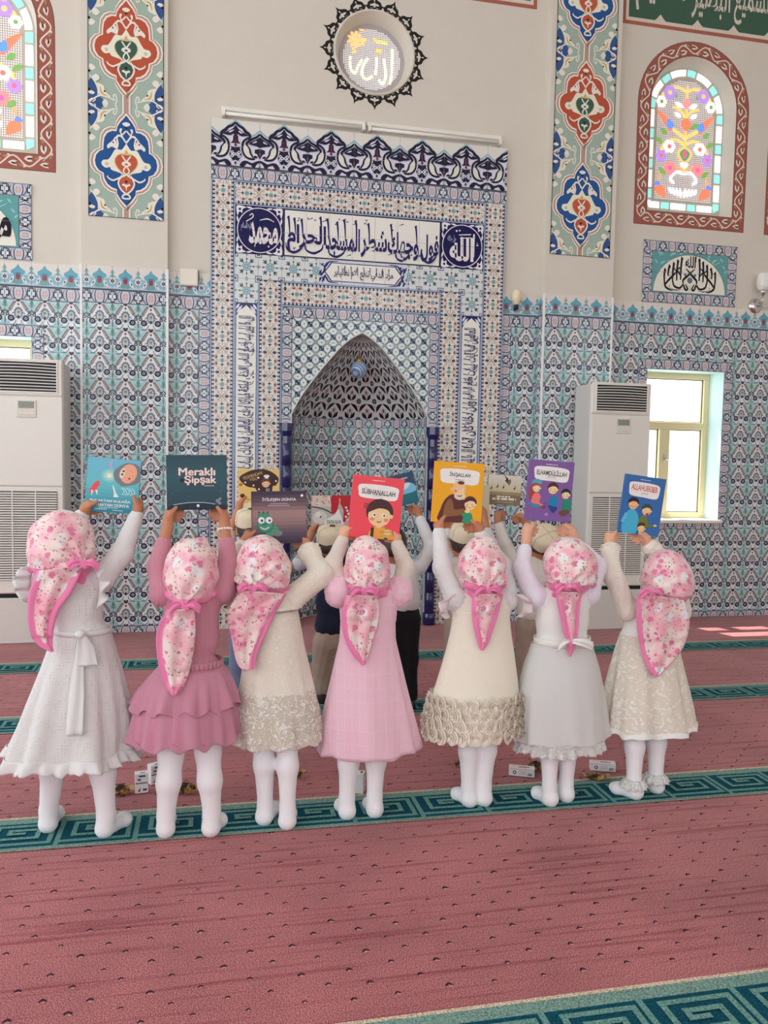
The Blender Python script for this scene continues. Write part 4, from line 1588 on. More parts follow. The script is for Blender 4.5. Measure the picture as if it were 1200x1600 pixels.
# ================================================================== lettered tile plaques
def plaque(name, x0, x1, z0, z1, label, arabic):
    root = empty(name, (x0, 0, z0))
    tag(root, label, 'plaque', 'arched calligraphy plaques')
    L_ = np.array((-x0, 0, -z0))
    bw = .088

    def sub(kind, a_, b_, c_, d_, w, h, rot):
        k0 = len(bpy.data.objects)
        lay(root, kind, 'border_tile', a_, b_, c_, d_, a_ + (w / 2), c_ + h / 2, w, h, 0, rot=rot)
        for o in root.children:
            if o.get('_placed') is None:
                o.location = (o.location[0] - x0, o.location[1], o.location[2] - z0)
                o['_placed'] = 1
    n1 = (x1 - x0) / 5
    sub('strip', x0, x1, z1 - bw, z1, n1, bw, 0)
    sub('strip', x0, x1, z0, z0 + bw, n1, bw, 0)
    n2 = (z1 - z0 - 2 * bw) / 2
    sub('strip', x0, x0 + bw, z0 + bw, z1 - bw, bw, n2, 1)
    sub('strip', x1 - bw, x1, z0 + bw, z1 - bw, bw, n2, 1)
    for o in root.children:
        if '_placed' in o:
            del o['_placed']
    # middle field: four large tiles carrying the painting
    a = Art()
    ix0, ix1, iz0, iz1 = bw, x1 - x0 - bw, bw, z1 - z0 - bw
    W_, H_ = ix1 - ix0, iz1 - iz0
    cxm = (ix0 + ix1) / 2
    a.rect(ix0, iz0, ix1, iz1, S(92, 152, 152))
    rn = random.Random(4)
    for k in range(46):
        x, y = rn.uniform(ix0 + .02, ix1 - .02), rn.uniform(iz0 + .1, iz1 - .02)
        t = rn.choice([.7, 2.3, .9])
        a.leaf(x, y, x + .045 * math.cos(t), y + .045 * math.sin(t), .016, S(132, 190, 186))
        if k % 3 == 0:
            a.stroke([(x, y), (x + .02, y + .012), (x + .05, y + .03)], .005, S(168, 205, 200))
    arc = [(cxm + W_ * .475 * math.cos(t), iz0 + .008 + H_ * .93 * math.sin(t)) for t in np.linspace(0, PI, 30)]
    a.poly([(x * 1.0, y + .006) for x, y in arc], S(60, 110, 116))
    a.poly(arc, S(226, 219, 206))
    if arabic:
        ink = S(28, 26, 34)
        u = lambda x, y: (cxm + (x - 460) / 690 * W_, iz0 + (570 - y) / 420 * H_)
        for sx in (-1, 1):
            X = lambda x: 460 + sx * (x - 460)
            for (xa, ya, xb, yb) in ((690, 330, 690, 470), (650, 290, 660, 400), (612, 260, 618, 450), (575, 230, 580, 440), (540, 200, 545, 430)):
                a.stroke([u(X(xa), ya), u(X((xa + xb) / 2 + 4), (ya + yb) / 2), u(X(xb), yb)], [.020, .017, .012], ink)
                a.leaf(*u(X(xa - 12), ya + 24), *u(X(xa + 8), ya - 14), .012, ink)
            a.stroke([u(X(690), 460), u(X(680), 510), u(X(640), 540), u(X(610), 545)], [.016, .018, .004], ink)
            a.stroke([u(X(560), 300), u(X(600), 370), u(X(660), 450), u(X(690), 500)], [.008, .020, .013], ink)
            a.stroke([u(X(620), 320), u(X(570), 350), u(X(540), 400)], [.007, .017, .010], ink)
            a.stroke([u(X(618), 440), u(X(600), 500), u(X(550), 515), u(X(520), 480), u(X(500), 530), u(X(480), 520), u(X(500), 470)], [.013, .018, .014, .018, .007], ink)
            a.stroke([u(X(420), 310), u(X(470), 370), u(X(520), 430), u(X(520), 470)], [.008, .022, .010], ink)
            a.stroke([u(X(540), 530), u(X(590), 540), u(X(650), 520)], [.003, .008, .003], ink)
            a.circ(*u(X(505), 375), .012, S(90, 100, 120), 8)
            for (x, y) in ((640, 380), (640, 490), (590, 490), (555, 300), (600, 300)):
                a.stroke([u(X(x), y), u(X(x + 6), y + 20)], .005, ink, False)
        a.circ(*u(460, 430), .026, S(96, 106, 122), 10)
        write(a, 'الله', *u(460, 240), .10, .10, ink, .03, True)
        write(a, 'لا', *u(505, 210), .02, .07, ink, .03, True)
    else:
        ink = S(24, 22, 34)
        write(a, 'محمد', cxm + .10, iz0 + .15, .42, .2, ink, .04, True)
        write(a, 'رسول الله', cxm - .02, iz0 + .26, .34, .1, ink, .03, True)
    k = 0
    for gx in (0, 1):
        for gz in (0, 1):
            a0, a1 = ix0 + gx * W_ / 2, ix0 + (gx + 1) * W_ / 2
            b0, b1 = iz0 + gz * H_ / 2, iz0 + (gz + 1) * H_ / 2
            e = .0012
            pc = a.clip([(1, 0, a1 - e), (-1, 0, -a0 - e), (0, 1, b1 - e), (0, -1, -b0 - e)])
            V, F, C = pc.data(base=.008, eps=.00012)
            mb_ = MB().box(a0 + .0007, a1 - .0007, -.008, 0, b0 + .0007, b1 - .0007, .001)
            n0 = len(V)
            mobj('painted_tile', V + mb_.v, F + [tuple(i + n0 for i in q_) for q_ in mb_.f], GLAZE, root, cols=C + [S(200, 205, 205)] * len(mb_.f))


plaque('calligraphy_plaque', 3.480, 4.372, 2.712, 3.228, 'half-round calligraphy plaque with floral tile border under the right stained glass window', True)
plaque('calligraphy_plaque', -2.235, -1.343, 2.716, 3.256, 'half-round calligraphy plaque cut by the left edge, under the left stained glass window', False)
# ================================================================== niche front (mihrab)
def rebase(root, loc):
    """move an empty to the thing's base and keep its parts where they are"""
    root.location = loc
    for c in root.children:
        c.location = (c.location[0] - loc[0], c.location[1] - loc[1], c.location[2] - loc[2])


mih = empty('mihrab')
tag(mih, 'tall tiled prayer niche with blue crest and calligraphy in the middle of the wall', 'mihrab')
navy_t = plain('cobalt_glaze', S(22, 26, 78), .1, spec=.6, coat=.4)
# body with the arched opening
o_front = [(MX0, 0), (NX - NR, 0)] + left_arch + right_arch + [(NX + NR, 0), (MX1, 0), (MX1, MZ1), (MX0, MZ1)]
v, f = holed(o_front, [], MY)
n = len(o_front)
v = v + [(x, 0.0, z) for x, z in o_front]
f = f + [(k, n + k, n + (k + 1) % n, (k + 1) % n) for k in range(n)]
mobj('body', v, f, grout, mih)

CZ0, CS0, FB0 = 3.497, 3.402, 3.225
lay(mih, 'mcrest', 'crest_tile', MX0, MX1, CZ0, MZ1, .0937, (CZ0 + MZ1) / 2, .36, MZ1 - CZ0, MY)
lay(mih, 'strip', 'border_tile', MX0, MX1, CS0, CZ0, 0, (CS0 + CZ0) / 2, T, CZ0 - CS0, MY)
lay(mih, 'floral', 'floral_tile', .095, 2.060, FB0, CS0, .18, (FB0 + CS0) / 2, T, CS0 - FB0, MY, rot=1)
for x0, x1 in ((MX0, .095), (2.060, MX1)):
    lay(mih, 'floral', 'floral_tile', x0, x1, 0, CS0, (x0 + x1) / 2, 3.3218, x1 - x0, T, MY)
SR1, SR0, IB0 = 2.868, 2.682, 2.492
lay(mih, 'star', 'star_tile', .095, .735, SR0, SR1, .183, (SR0 + SR1) / 2, .176, SR1 - SR0, MY)
lay(mih, 'star', 'star_tile', 1.430, 2.060, SR0, SR1, 1.972, (SR0 + SR1) / 2, .176, SR1 - SR0, MY)
for x0, x1 in ((.095, .271), (1.884, 2.060)):
    lay(mih, 'star', 'star_tile', x0, x1, 2.502, SR0, (x0 + x1) / 2, (2.502 + SR0) / 2, .176, .18, MY)
    lay(mih, 'star', 'star_tile', x0, x1, 0, .72, (x0 + x1) / 2, .63, .176, .18, MY)
lay(mih, 'floral', 'floral_tile', .453, 1.702, IB0, SR0, .565, (IB0 + SR0) / 2, T, SR0 - IB0, MY, rot=1)
for x0, x1 in ((.271, .453), (1.702, 1.884)):
    lay(mih, 'floral', 'floral_tile', x0, x1, 0, SR0, (x0 + x1) / 2, 2.587, x1 - x0, T, MY)
lay(mih, 'strip', 'border_tile', .453, 1.702, 2.412, IB0, .565, (2.412 + IB0) / 2, T, IB0 - 2.412, MY)
for x0, x1 in ((.453, .533), (1.627, 1.702)):
    lay(mih, 'strip', 'border_tile', x0, x1, 1.60, 2.412, (x0 + x1) / 2, 2.322, x1 - x0, T, MY, rot=1)
    lay(mih, 'strip', 'border_tile', x0, x1, 0, 1.60, (x0 + x1) / 2, .1, x1 - x0, T, MY, rot=1)


def painted_tiles(art, x0, x1, z0, z1, nx, nz, name='painted_tile', side=S(206, 204, 196)):
    """a painting spread over nx by nz tiles of the niche front"""
    for i in range(nx):
        for j in range(nz):
            a0, a1 = x0 + i * (x1 - x0) / nx, x0 + (i + 1) * (x1 - x0) / nx
            b0, b1 = z0 + j * (z1 - z0) / nz, z0 + (j + 1) * (z1 - z0) / nz
            e = .0011
            pc = art.clip([(1, 0, a1 - e), (-1, 0, -a0 - e), (0, 1, b1 - e), (0, -1, -b0 - e)])
            V, F, C = pc.data(base=.008, eps=.00012)
            mb_ = MB().box(a0 + .0006, a1 - .0006, -.008, 0, b0 + .0006, b1 - .0006, .001)
            n0 = len(V)
            mobj(name, V + mb_.v, F + [tuple(k + n0 for k in q_) for q_ in mb_.f], GLAZE, mih, cols=C + [side] * len(mb_.f), loc=(0, MY, 0))


INK = S(34, 30, 92)
# two dark blue roundels
for x0, x1, word in ((.097, .455, 'محمد'), (1.702, 2.058, 'الله')):
    a = Art()
    z0, z1 = SR1, FB0
    cx_, cz_, R_ = (x0 + x1) / 2, (z0 + z1) / 2, .168
    a.rect(x0, z0, x1, z1, S(24, 24, 72))
    for sx in (-1, 1):
        for sy in (-1, 1):
            c_ = Art()
            c_.blob([(-.170, -.172), (-.165, -.10), (-.15, -.13), (-.13, -.12), (-.125, -.15), (-.10, -.165)], S(216, 216, 224), 4)
            c_.circ(-.147, -.148, .010, S(30, 30, 80), 8)
            c_.leaf(-.168, -.10, -.160, -.05, .014, S(216, 216, 224))
            c_.leaf(-.10, -.168, -.05, -.160, .014, S(216, 216, 224))
            a.put(c_, cx_, cz_, sx, sy)
    a.circ(cx_, cz_, R_, S(214, 208, 218), 40)
    a.circ(cx_, cz_, R_ - .007, S(22, 22, 76), 40)
    wt = S(218, 214, 214)
    if word == 'الله':
        write(a, 'الله', cx_ - .005, cz_ - .025, .20, .19, wt, .035, True)
        a.stroke([(cx_ + .095, cz_ + .10), (cx_ + .095, cz_ - .08)], [.014, .011], wt, False)
        a.stroke([(cx_ - .03, cz_ + .085), (cx_ + .07, cz_ + .095)], .008, wt, False)
        a.stroke([(cx_ - .02, cz_ + .06), (cx_ + .07, cz_ + .07)], .006, wt, False)
        write(a, 'جل جلاله', cx_ - .09, cz_ + .05, .07, .06, S(170, 176, 196), .01, True)
        a.circ(cx_ - .05, cz_ + .115, .008, wt, 8)
        a.circ(cx_ - .025, cz_ + .12, .007, wt, 8)
        write(a, 'ﺀ', cx_ + .125, cz_ + .02, .02, .03, wt, .02)
    else:
        write(a, word, cx_ + .03, cz_ - .02, .22, .17, wt, .04, True)
        a.stroke([(cx_ + .0, cz_ + .075), (cx_ + .06, cz_ + .09), (cx_ + .11, cz_ + .07)], [.004, .010, .004], wt)
        write(a, 'عليه السلام', cx_ - .095, cz_ + .02, .085, .07, S(180, 184, 204), .015, True)
        a.stroke([(cx_ - .10, cz_ + .06), (cx_ - .05, cz_ + .095), (cx_ - .055, cz_ + .12), (cx_ - .075, cz_ + .105)], .007, wt)
        a.stroke([(cx_ - .03, cz_ - .10), (cx_ - .035, cz_ - .125)], .006, wt, False)
        a.circ(cx_ + .07, cz_ - .115, .007, wt, 8)
    painted_tiles(a, x0, x1, z0, z1, 2, 2, side=S(24, 24, 72))
# long white panel
a = Art()
x0, x1, z0, z1 = .455, 1.702, SR1, FB0
a.rect(x0, z0, x1, z1, S(28, 26, 62))
a.rect(x0 + .012, z0 + .010, x1 - .012, z1 - .010, S(224, 221, 210))
a.rect(x0 + .016, z0 + .014, x1 - .016, z1 - .014, S(226, 223, 212))
words = [('فول', 1.61, .15), ('وجهك', 1.395, .25), ('شطر', 1.16, .21), ('المسجد', .915, .27), ('الحرام', .635, .30)]
for t_, x, w_ in words:
    write(a, t_, x, z0 + .140, w_, .215, INK, .030, True)
rn = random.Random(9)
for x in (.50, .545, .60, .745, .80, .875, .93, 1.02, 1.12, 1.30, 1.50):
    zt = z0 + rn.uniform(.285, .315)
    a.stroke([(x - .006, zt), (x, zt - .05), (x + .006, z0 + rn.uniform(.13, .17))], [.017, .013, .006], INK)
    a.leaf(x - .018, zt - .012, x + .004, zt + .008, .012, INK)
for k in range(26):
    x, z = rn.uniform(x0 + .05, x1 - .05), rn.choice([z0 + rn.uniform(.25, .315), z0 + rn.uniform(.03, .07)])
    if k % 3 == 0:
        a.stroke([(x, z), (x + .035, z + .014)], [.003, .008, .003][:2], INK, False)
    elif k % 3 == 1:
        a.circ(x, z, .006, INK, 6)
    else:
        a.stroke([(x, z + .012), (x + .008, z), (x + .016, z + .012)], .005, INK)
for xa, xb, zz in ((.475, .60, .055), (.62, .76, .06), (.80, .93, .045), (1.33, 1.44, .05), (1.55, 1.66, .05)):
    a.stroke([(xa, z0 + zz + .05), (xa + .012, z0 + zz), ((xa + xb) / 2, z0 + zz - .022), (xb - .01, z0 + zz + .01), (xb, z0 + zz + .05)], [.005, .014, .02, .014, .006], INK)
painted_tiles(a, x0, x1, z0, z1, 7, 2)
# small cartouche below it
a = Art()
x0, x1, z0, z1 = .735, 1.430, SR0, SR1
cz_ = (z0 + z1) / 2
a.rect(x0, z0, x1, z1, S(196, 202, 214))
for sx in (-1, 1):
    for k in range(10):
        xx = (x0 + x1) / 2 + sx * (.285 + .006 * k)
        t = k * 1.3
        a.leaf(xx, cz_ + .05 * math.sin(t), xx + .03 * math.cos(t), cz_ + .085 * math.sin(t + .8), .018, S(38, 38, 96))
    for sy in (-1, 1):
        a.stroke([((x0 + x1) / 2 + sx * .2, cz_ + sy * .082), ((x0 + x1) / 2 + sx * .27, cz_ + sy * .075), ((x0 + x1) / 2 + sx * .30, cz_ + sy * .04), ((x0 + x1) / 2 + sx * .345, cz_ + sy * .06)], [.004, .014, .004], S(38, 38, 96))
cm = (x0 + x1) / 2
oval = [(cm + .30, cz_), (cm + .275, cz_ + .03), (cm + .25, cz_ + .066), (cm - .25, cz_ + .066), (cm - .275, cz_ + .03), (cm - .30, cz_), (cm - .275, cz_ - .03), (cm - .25, cz_ - .066), (cm + .25, cz_ - .066), (cm + .275, cz_ - .03)]
a.poly([(cm + (x - cm) * 1.03, cz_ + (y - cz_) * 1.1) for x, y in oval], S(44, 44, 100))
a.poly(oval, S(226, 223, 212))
write(a, 'مرد الدعي تنفع الام نعاليابر', cm, cz_ - .01, .47, .088, S(56, 54, 92), .02, True)
for k in range(9):
    x = cm - .2 + k * .05
    a.stroke([(x, cz_ + .05), (x + .003, cz_ - .01)], [.008, .004], S(56, 54, 92), False)
painted_tiles(a, x0, x1, z0, z1, 4, 1)
# two upright calligraphy strips, the lines of writing turned on their side
TXT = ['اول ما ليس بيت', 'وضع للناس', 'الذي ببكة', 'مباركا وهدى', 'للعالمين فيه', 'آيات بينات', 'مقام ابراهيم', 'ومن دخله', 'كان آمنا']
for x0, x1 in ((.095, .271), (1.884, 2.060)):
    a = Art()
    z0, z1 = .72, 2.502
    a.rect(x0, z0, x1, z1, S(150, 164, 196))
    a.rect(x0 + .008, z0, x1 - .008, z1, S(36, 36, 92))
    cm = (x0 + x1) / 2
    a.poly([(x0 + .013, z0 + .01), (x1 - .013, z0 + .01), (x1 - .013, z1 - .10), (cm + .055, z1 - .062), (cm + .03, z1 - .045), (cm, z1 - .018), (cm - .03, z1 - .045), (cm - .055, z1 - .062), (x0 + .013, z1 - .10)], S(226, 222, 210))
    for sx in (-1, 1):
        a.leaf(cm + sx * .075, z1 - .08, cm + sx * .03, z1 - .02, .02, S(206, 210, 226))
        a.leaf(cm + sx * .078, z1 - .05, cm + sx * .05, z1 - .006, .018, S(206, 210, 226))
    nl = 8
    for k in range(nl):
        zc = z1 - .19 - k * .195
        write(a, TXT[(k + (0 if x0 < 1 else 4)) % len(TXT)], cm + .004, zc, .186, .118, S(58, 56, 104), .028, True, rot=PI / 2)
        rn = random.Random(k + int(x0 * 10))
        for j in range(5):
            zz = zc - .09 + j * .042 + rn.uniform(-.008, .008)
            a.stroke([(cm - .058, zz + .004), (cm + .004, zz)], [.008, .004], S(58, 56, 104), False)
        for j in range(3):
            zz = zc + rn.uniform(-.09, .09)
            a.stroke([(cm + .035, zz), (cm + .05, zz + .01), (cm + .058, zz + .03)], .005, S(58, 56, 104))
    painted_tiles(a, x0, x1, z0, z1, 1, 10)

# petal tiles round the arch, cut along its curve
AL = [np.array((NX - r_, z_)) for r_, z_ in PROF]
AL = crom(AL, 6)
ARCH = {-1: np.array(AL), 1: np.array([(2 * NX - p_[0], p_[1]) for p_ in AL])}


def outside(side):
    P = ARCH[side]
    d = np.gradient(P, axis=0)
    N = np.stack([-d[:, 1], d[:, 0]], 1)
    N /= np.linalg.norm(N, axis=1)[:, None]
    N *= np.sign((N[:, 0] * side))[:, None]

    def fn(v_):
        c = v_.mean(0)
        k = int(np.argmin(((P - c) ** 2).sum(1)))
        return [(-N[k, 0], -N[k, 1], -(N[k] @ P[k]))]
    return fn


PX0, PX1, PZ0, PZ1 = .533, 1.627, 1.60, 2.412
for i in range(6):
    for j in range(5):
        w_, h_ = (PX1 - PX0) / 6, T
        x0, z1 = PX0 + i * w_, PZ1 - j * h_
        x1, z0 = x0 + w_, max(PZ0, z1 - h_)
        cx_, cz_ = (x0 + x1) / 2, z1 - h_ / 2
        side = -1 if cx_ < NX else 1
        inner = (x0 if side > 0 else x1)
        if abs(inner - NX) < arch_half(z1) and abs((x1 if side > 0 else x0) - NX) < arch_half(z1) - .0:
            if abs((x1 if side > 0 else x0) - NX) < arch_half(z1):
                continue
        src, base = ARTS['petal']
        a = Art()
        gn = 5
        for p_ in range(gn):
            for q_ in range(gn):
                a.rect(cx_ - w_ / 2 + p_ * w_ / gn, cz_ - h_ / 2 + q_ * h_ / gn, cx_ - w_ / 2 + (p_ + 1) * w_ / gn, cz_ - h_ / 2 + (q_ + 1) * h_ / gn, base)
        a.put(src, cx_, cz_, w_, h_)
        e = .001
        a = a.clip([(1, 0, x1 - e), (-1, 0, -x0 - e), (0, 1, z1 - e), (0, -1, -z0 - e)]).clip(outside(side))
        if a.it:
            a.build('petal_tile', GLAZE, mih, (0, MY, 0), base=.006)
# moulding along the arch edge
edge = [(p_[0], MY - .008, p_[1]) for p_ in ARCH[-1]] + [(p_[0], MY - .008, p_[1]) for p_ in ARCH[1][::-1][1:]]
MB().tube([(NX - NR, MY - .006, .0)] + edge + [(NX + NR, MY - .006, .0)], .006, 6).build('arch_edge', plain('edge_glaze', S(196, 198, 196), .3), mih)

# ---- inside of the niche: curved wall tiles, strip and half dome
NY = MY


def sliced(a, w, h, nx, nz):
    out = Art()
    for i in range(nx):
        for j in range(nz):
            x0, x1 = -w / 2 + i * w / nx, -w / 2 + (i + 1) * w / nx
            z0, z1 = -h / 2 + j * h / nz, -h / 2 + (j + 1) * h / nz
            out.it += a.clip([(1, 0, x1), (-1, 0, -x0), (0, 1, z1), (0, -1, -z0)]).it
    return out


def bent(kind, w, h, z0=None):
    src, base = ARTS[kind]
    a = Art()
    g = .0012
    a.rect(-w / 2 + g, (z0 if z0 is not None else -h / 2) + g, w / 2 - g, h / 2 - g, base)
    pr = Art().put(src, sx=w, sy=h).clip([(1, 0, w / 2 - g), (-1, 0, w / 2 - g), (0, 1, h / 2 - g), (0, -1, -(z0 if z0 is not None else -h / 2) - g)])
    a.it += pr.it
    L = a.layers()
    V, F, C = [], [], []
    nx = 9
    for (v_, f_, c_), l in zip(a.it, L):
        one = Art()
        one.it = [(v_, f_, c_)]
        for (p_, _, c2_) in sliced(one, w, 2 * h, nx, 1).it:
            n0 = len(V)
            hgt = .006 + (l + 1) * .0003
            for x, y in p_:
                al = x / NR
                V.append(((NR - hgt) * math.sin(al), (NR - hgt) * math.cos(al), y))
            ar = np.sum(p_[:, 0] * np.roll(p_[:, 1], -1) - np.roll(p_[:, 0], -1) * p_[:, 1])
            q_ = list(range(n0, n0 + len(p_)))
            F.append(q_ if ar > 0 else q_[::-1])
            C.append(c2_)
    return mesh_data('niche_' + kind, V, F, GLAZE, cols=C)


NW = PI * NR / 10
m_dado, m_strip, m_low = bent('dado', NW, T), bent('strip', NW, .072), bent('dado', NW, T, -T / 2 + .02)
for k in range(10):
    al = (k - 4.5) * PI / 10
    for (zc, me, nm) in [(1.636, m_strip, 'niche_border_tile')] + [(1.60 - T / 2 - j * T, m_dado, 'niche_tile') for j in range(8)] + [(1.60 - T / 2 - 8 * T, m_low, 'niche_tile')]:
        o = link(bpy.data.objects.new(nm, me), mih)
        o.location = (NX, NY, zc)
        o.rotation_euler = (0, 0, -al)
# half dome
PC = np.array(crom([np.array(p_) for p_ in PROF], 8))
ds = np.concatenate([[0], np.cumsum(np.hypot(*np.diff(PC, axis=0).T))])
STOT = ds[-1]
NROW = 5
NCOL = 11


def dome_pt(al, s_, hgt):
    r_, z_ = np.interp(s_, ds, PC[:, 0]), np.interp(s_, ds, PC[:, 1])
    s2 = min(STOT, s_ + .01)
    s1 = max(0, s_ - .01)
    t = np.array((np.interp(s2, ds, PC[:, 0]) - np.interp(s1, ds, PC[:, 0]), np.interp(s2, ds, PC[:, 1]) - np.interp(s1, ds, PC[:, 1])))
    t /= np.hypot(*t)
    nr = np.array((-t[1], t[0]))          # inwards
    r_, z_ = r_ + nr[0] * hgt, z_ + nr[1] * hgt
    return (r_ * math.sin(al), r_ * math.cos(al), z_)


src, base = ARTS['dome']
for j in range(NROW):
    a = Art()
    a.rect(-.494, -.494, .494, .494, base)
    a.it += src.clip([(1, 0, .494), (-1, 0, .494), (0, 1, .494), (0, -1, .494)]).it
    L = a.layers()
    V, F, C = [], [], []
    for (v_, f_, c_), l in zip(a.it, L):
        one = Art()
        one.it = [(v_, f_, c_)]
        for (p_, _, c2_) in sliced(one, 1, 1, 5, 4).it:
            n0 = len(V)
            V += [dome_pt(x * PI / NCOL, (j + .5 + y) * STOT / NROW, .004 + (l + 1) * .0003) for x, y in p_]
            ar = np.sum(p_[:, 0] * np.roll(p_[:, 1], -1) - np.roll(p_[:, 0], -1) * p_[:, 1])
            q_ = list(range(n0, n0 + len(p_)))
            F.append(q_ if ar > 0 else q_[::-1])
            C.append(c2_)
    me = mesh_data('dome', V, F, GLAZE, cols=C)
    for k in range(NCOL):
        o = link(bpy.data.objects.new('dome_tile', me), mih)
        o.location = (NX, NY, 0)
        o.rotation_euler = (0, 0, -(k - (NCOL - 1) / 2) * PI / NCOL)
# shell behind the niche tiles
mb = MB()
al = np.linspace(-PI / 2, PI / 2, 41)
P = np.array([[(NX + NR * math.sin(t), NY + NR * math.cos(t), z) for t in al] for z in (0, NSP)])
mb.grid(P)
P = np.array([[(NX + r_ * math.sin(t), NY + r_ * math.cos(t), z_) for t in al] for r_, z_ in PROF])
mb.grid(P)
mb.build('niche_shell', grout, mih)
# cobalt corner columns of stacked glazed drums
for xc in (.497, 1.668):
    c = empty('column', (xc, MY - .03, 0), mih)
    zz = [0, .10] + [.10 + .168 * k for k in range(1, 9)]
    for k in range(len(zz) - 1):
        r_ = .052 if k == 0 else .041
        MB().lathe([(r_ - .003, zz[k] + .001), (r_, zz[k] + .004), (r_, zz[k + 1] - .004), (r_ - .003, zz[k + 1] - .001)], n=20).build('drum', navy_t, c, True)
    MB().lathe([(.041, 1.444), (.041, 1.50), (.046, 1.51), (.055, 1.54), (.056, 1.60), (.03, 1.603)], n=8).build('capital', navy_t, c)
rebase(mih, (NX, MY, 0))

# ------------------------------------------------------------------ hanging glass globe in the niche
lamp = empty('hanging_lamp', (NX + .005, .10, 1.985))
tag(lamp, 'swirled blue glass globe hanging on a chain inside the niche', 'lamp')
m, nt, p = new_mat('swirl_glass')
tc, wv = nd(nt, 'ShaderNodeTexCoord'), nd(nt, 'ShaderNodeTexWave')
wv.inputs['Scale'].default_value = 18
wv.inputs['Distortion'].default_value = 3
wv.bands_direction = 'DIAGONAL'
nt.links.new(tc.outputs['Object'], wv.inputs['Vector'])
rp = nd(nt, 'ShaderNodeValToRGB')
rp.color_ramp.elements[0].color = S(84, 108, 142)
rp.color_ramp.elements[1].color = S(170, 190, 212)
nt.links.new(wv.outputs['Fac'], rp.inputs[0])
nt.links.new(rp.outputs[0], p.inputs['Base Color'])
p.inputs['Roughness'].default_value = .12
prof = [(.068 * math.sin(t), .068 - .068 * math.cos(t)) for t in np.linspace(.05, PI - .35, 16)]
MB().lathe(prof, n=24).build('globe', m, lamp, True)
brass = plain('brass', S(186, 146, 84), .3, .9)
MB().lathe([(.026, .128), (.03, .136), (.02, .15), (.012, .165), (.004, .19)], n=16).build('cap', brass, lamp, True)
mbc = MB()
for k in range(8):
    mbc.tube([(.004 * math.cos(t) * (k % 2), .004 * math.cos(t) * ((k + 1) % 2), .197 + k * .013 + .009 * math.sin(t)) for t in np.arange(8) * PI / 4], .0012, 5, closed=True)
mbc.build('chain', brass, lamp)

# ------------------------------------------------------------------ fluorescent tubes above the niche
white_pl = plain('white_plastic', S(222, 218, 208), .4)
tubem = plain('tube_glass', S(226, 222, 212), .15)
for x0, x1, lb in ((-.01, 1.078, 'unlit fluorescent tube light above the niche, the left one of the two'), (1.092, 2.186, 'unlit fluorescent tube light above the niche, the right one of the two')):
    r_ = empty('tube_light', (x0, -.001, 3.862))
    tag(r_, lb, 'light', 'tube lights above the niche')
    MB().box(0, x1 - x0, -.035, 0, .04, .075, .006).build('housing', white_pl, r_)
    MB().tube([(.03, -.055, .012), (x1 - x0 - .03, -.055, .012)], .013, 12).build('tube', tubem, r_, True)
    for xx in (.004, x1 - x0 - .028):
        MB().box(xx, xx + .024, -.07, -.002, -.006, .04, .004).build('holder', white_pl, r_)
    MB().box(.06, .075, -.036, -.03, .03, .04, .001).build('starter', plain('grey_plastic', S(160, 156, 150), .5), r_)

# ------------------------------------------------------------------ junction box, bulb, wall lamp
jb = empty('junction_box', (-.240, 0, 2.602))
tag(jb, 'worn off-white junction box on the wall left of the niche', 'box')
MB().box(-.066, .066, -.045, -.0085, 0, .13, .006).build('case', plain('yellowed_plastic', S(214, 206, 190), .5, var=.12), jb)
MB().box(-.060, .060, -.048, -.044, .006, .124, .003).build('lid', plain('yellowed_plastic2', S(220, 213, 198), .5, var=.1), jb)
MB().tube([(.066, -.02, .12), (.07, -.012, .06), (.06, -.012, -.02)], .004, 6).build('cable', plain('black_cable', S(30, 30, 32), .5), jb)
bl = empty('light_bulb', (2.345, -.009, 2.60))
tag(bl, 'bare cream bulb holder low on the wall right of the niche', 'bulb')
pf = [(.02 + .0, 0)]
bb = MB().lathe([(.012, 0), (.022, .02), (.040, .055), (.042, .085), (.034, .115), (.014, .135)], n=16)
bb.v = [(x, y - .045, z) for x, y, z in bb.v]
bb.build('bulb', plain('cream_bulb', S(222, 208, 180), .25), bl, True)
bb = MB().lathe([(.018, -.03), (.02, .0), (.016, .012)], n=14)
bb.v = [(x, y - .045, z) for x, y, z in bb.v]
bb.build('socket', plain('black_cable', S(30, 30, 32), .5), bl, True)
MB().tube([(0, -.045, -.02), (.0, -.02, -.03), (0, -.002, -.02)], .008, 8).build('bracket', plain('black_cable', S(30, 30, 32), .5), bl)
MB().tube([(.01, -.03, .13), (.045, -.01, .10), (.055, -.006, .04)], .003, 6).build('wire', plain('black_cable', S(30, 30, 32), .5), bl)

sl = empty('wall_lamp', (4.575, 0, 2.735))
tag(sl, 'chrome two-armed wall lamp with white glass shades at the right edge', 'lamp')
bs = MB().lathe([(.066, 0), (.066, .008), (.05, .022), (.02, .03), (.005, .032)], n=24)
bs.v = [(x, -z, y) for x, y, z in bs.v]
bs.f = [q_[::-1] for q_ in bs.f]
bs.build('rosette', metalm, sl, True)
shade = plain('opal_glass', S(224, 220, 212), .3)
for sx, h0 in ((0, 0.0), (.20, -.02)):
    MB().tube([(0, -.03, 0), (sx * .5, -.10, -.02), (sx, -.11, .02), (sx, -.11, .075 + h0)] if sx else [(0, -.03, 0), (0, -.08, 0), (0, -.10, .03), (0, -.10, .08)], .007, 8).build('arm', metalm, sl, True)
    yy = -.11 if sx else -.10
    cup = MB().lathe([(.014, .075 + h0), (.022, .09 + h0), (.038, .115 + h0)], (sx, yy, 0), 16)
    cup.build('cup', metalm, sl, True)
    MB().lathe([(.034, .112 + h0), (.052, .14 + h0), (.056, .18 + h0), (.05, .25 + h0), (.046, .262 + h0)], (sx, yy, 0), 20).build('shade', shade, sl, True)

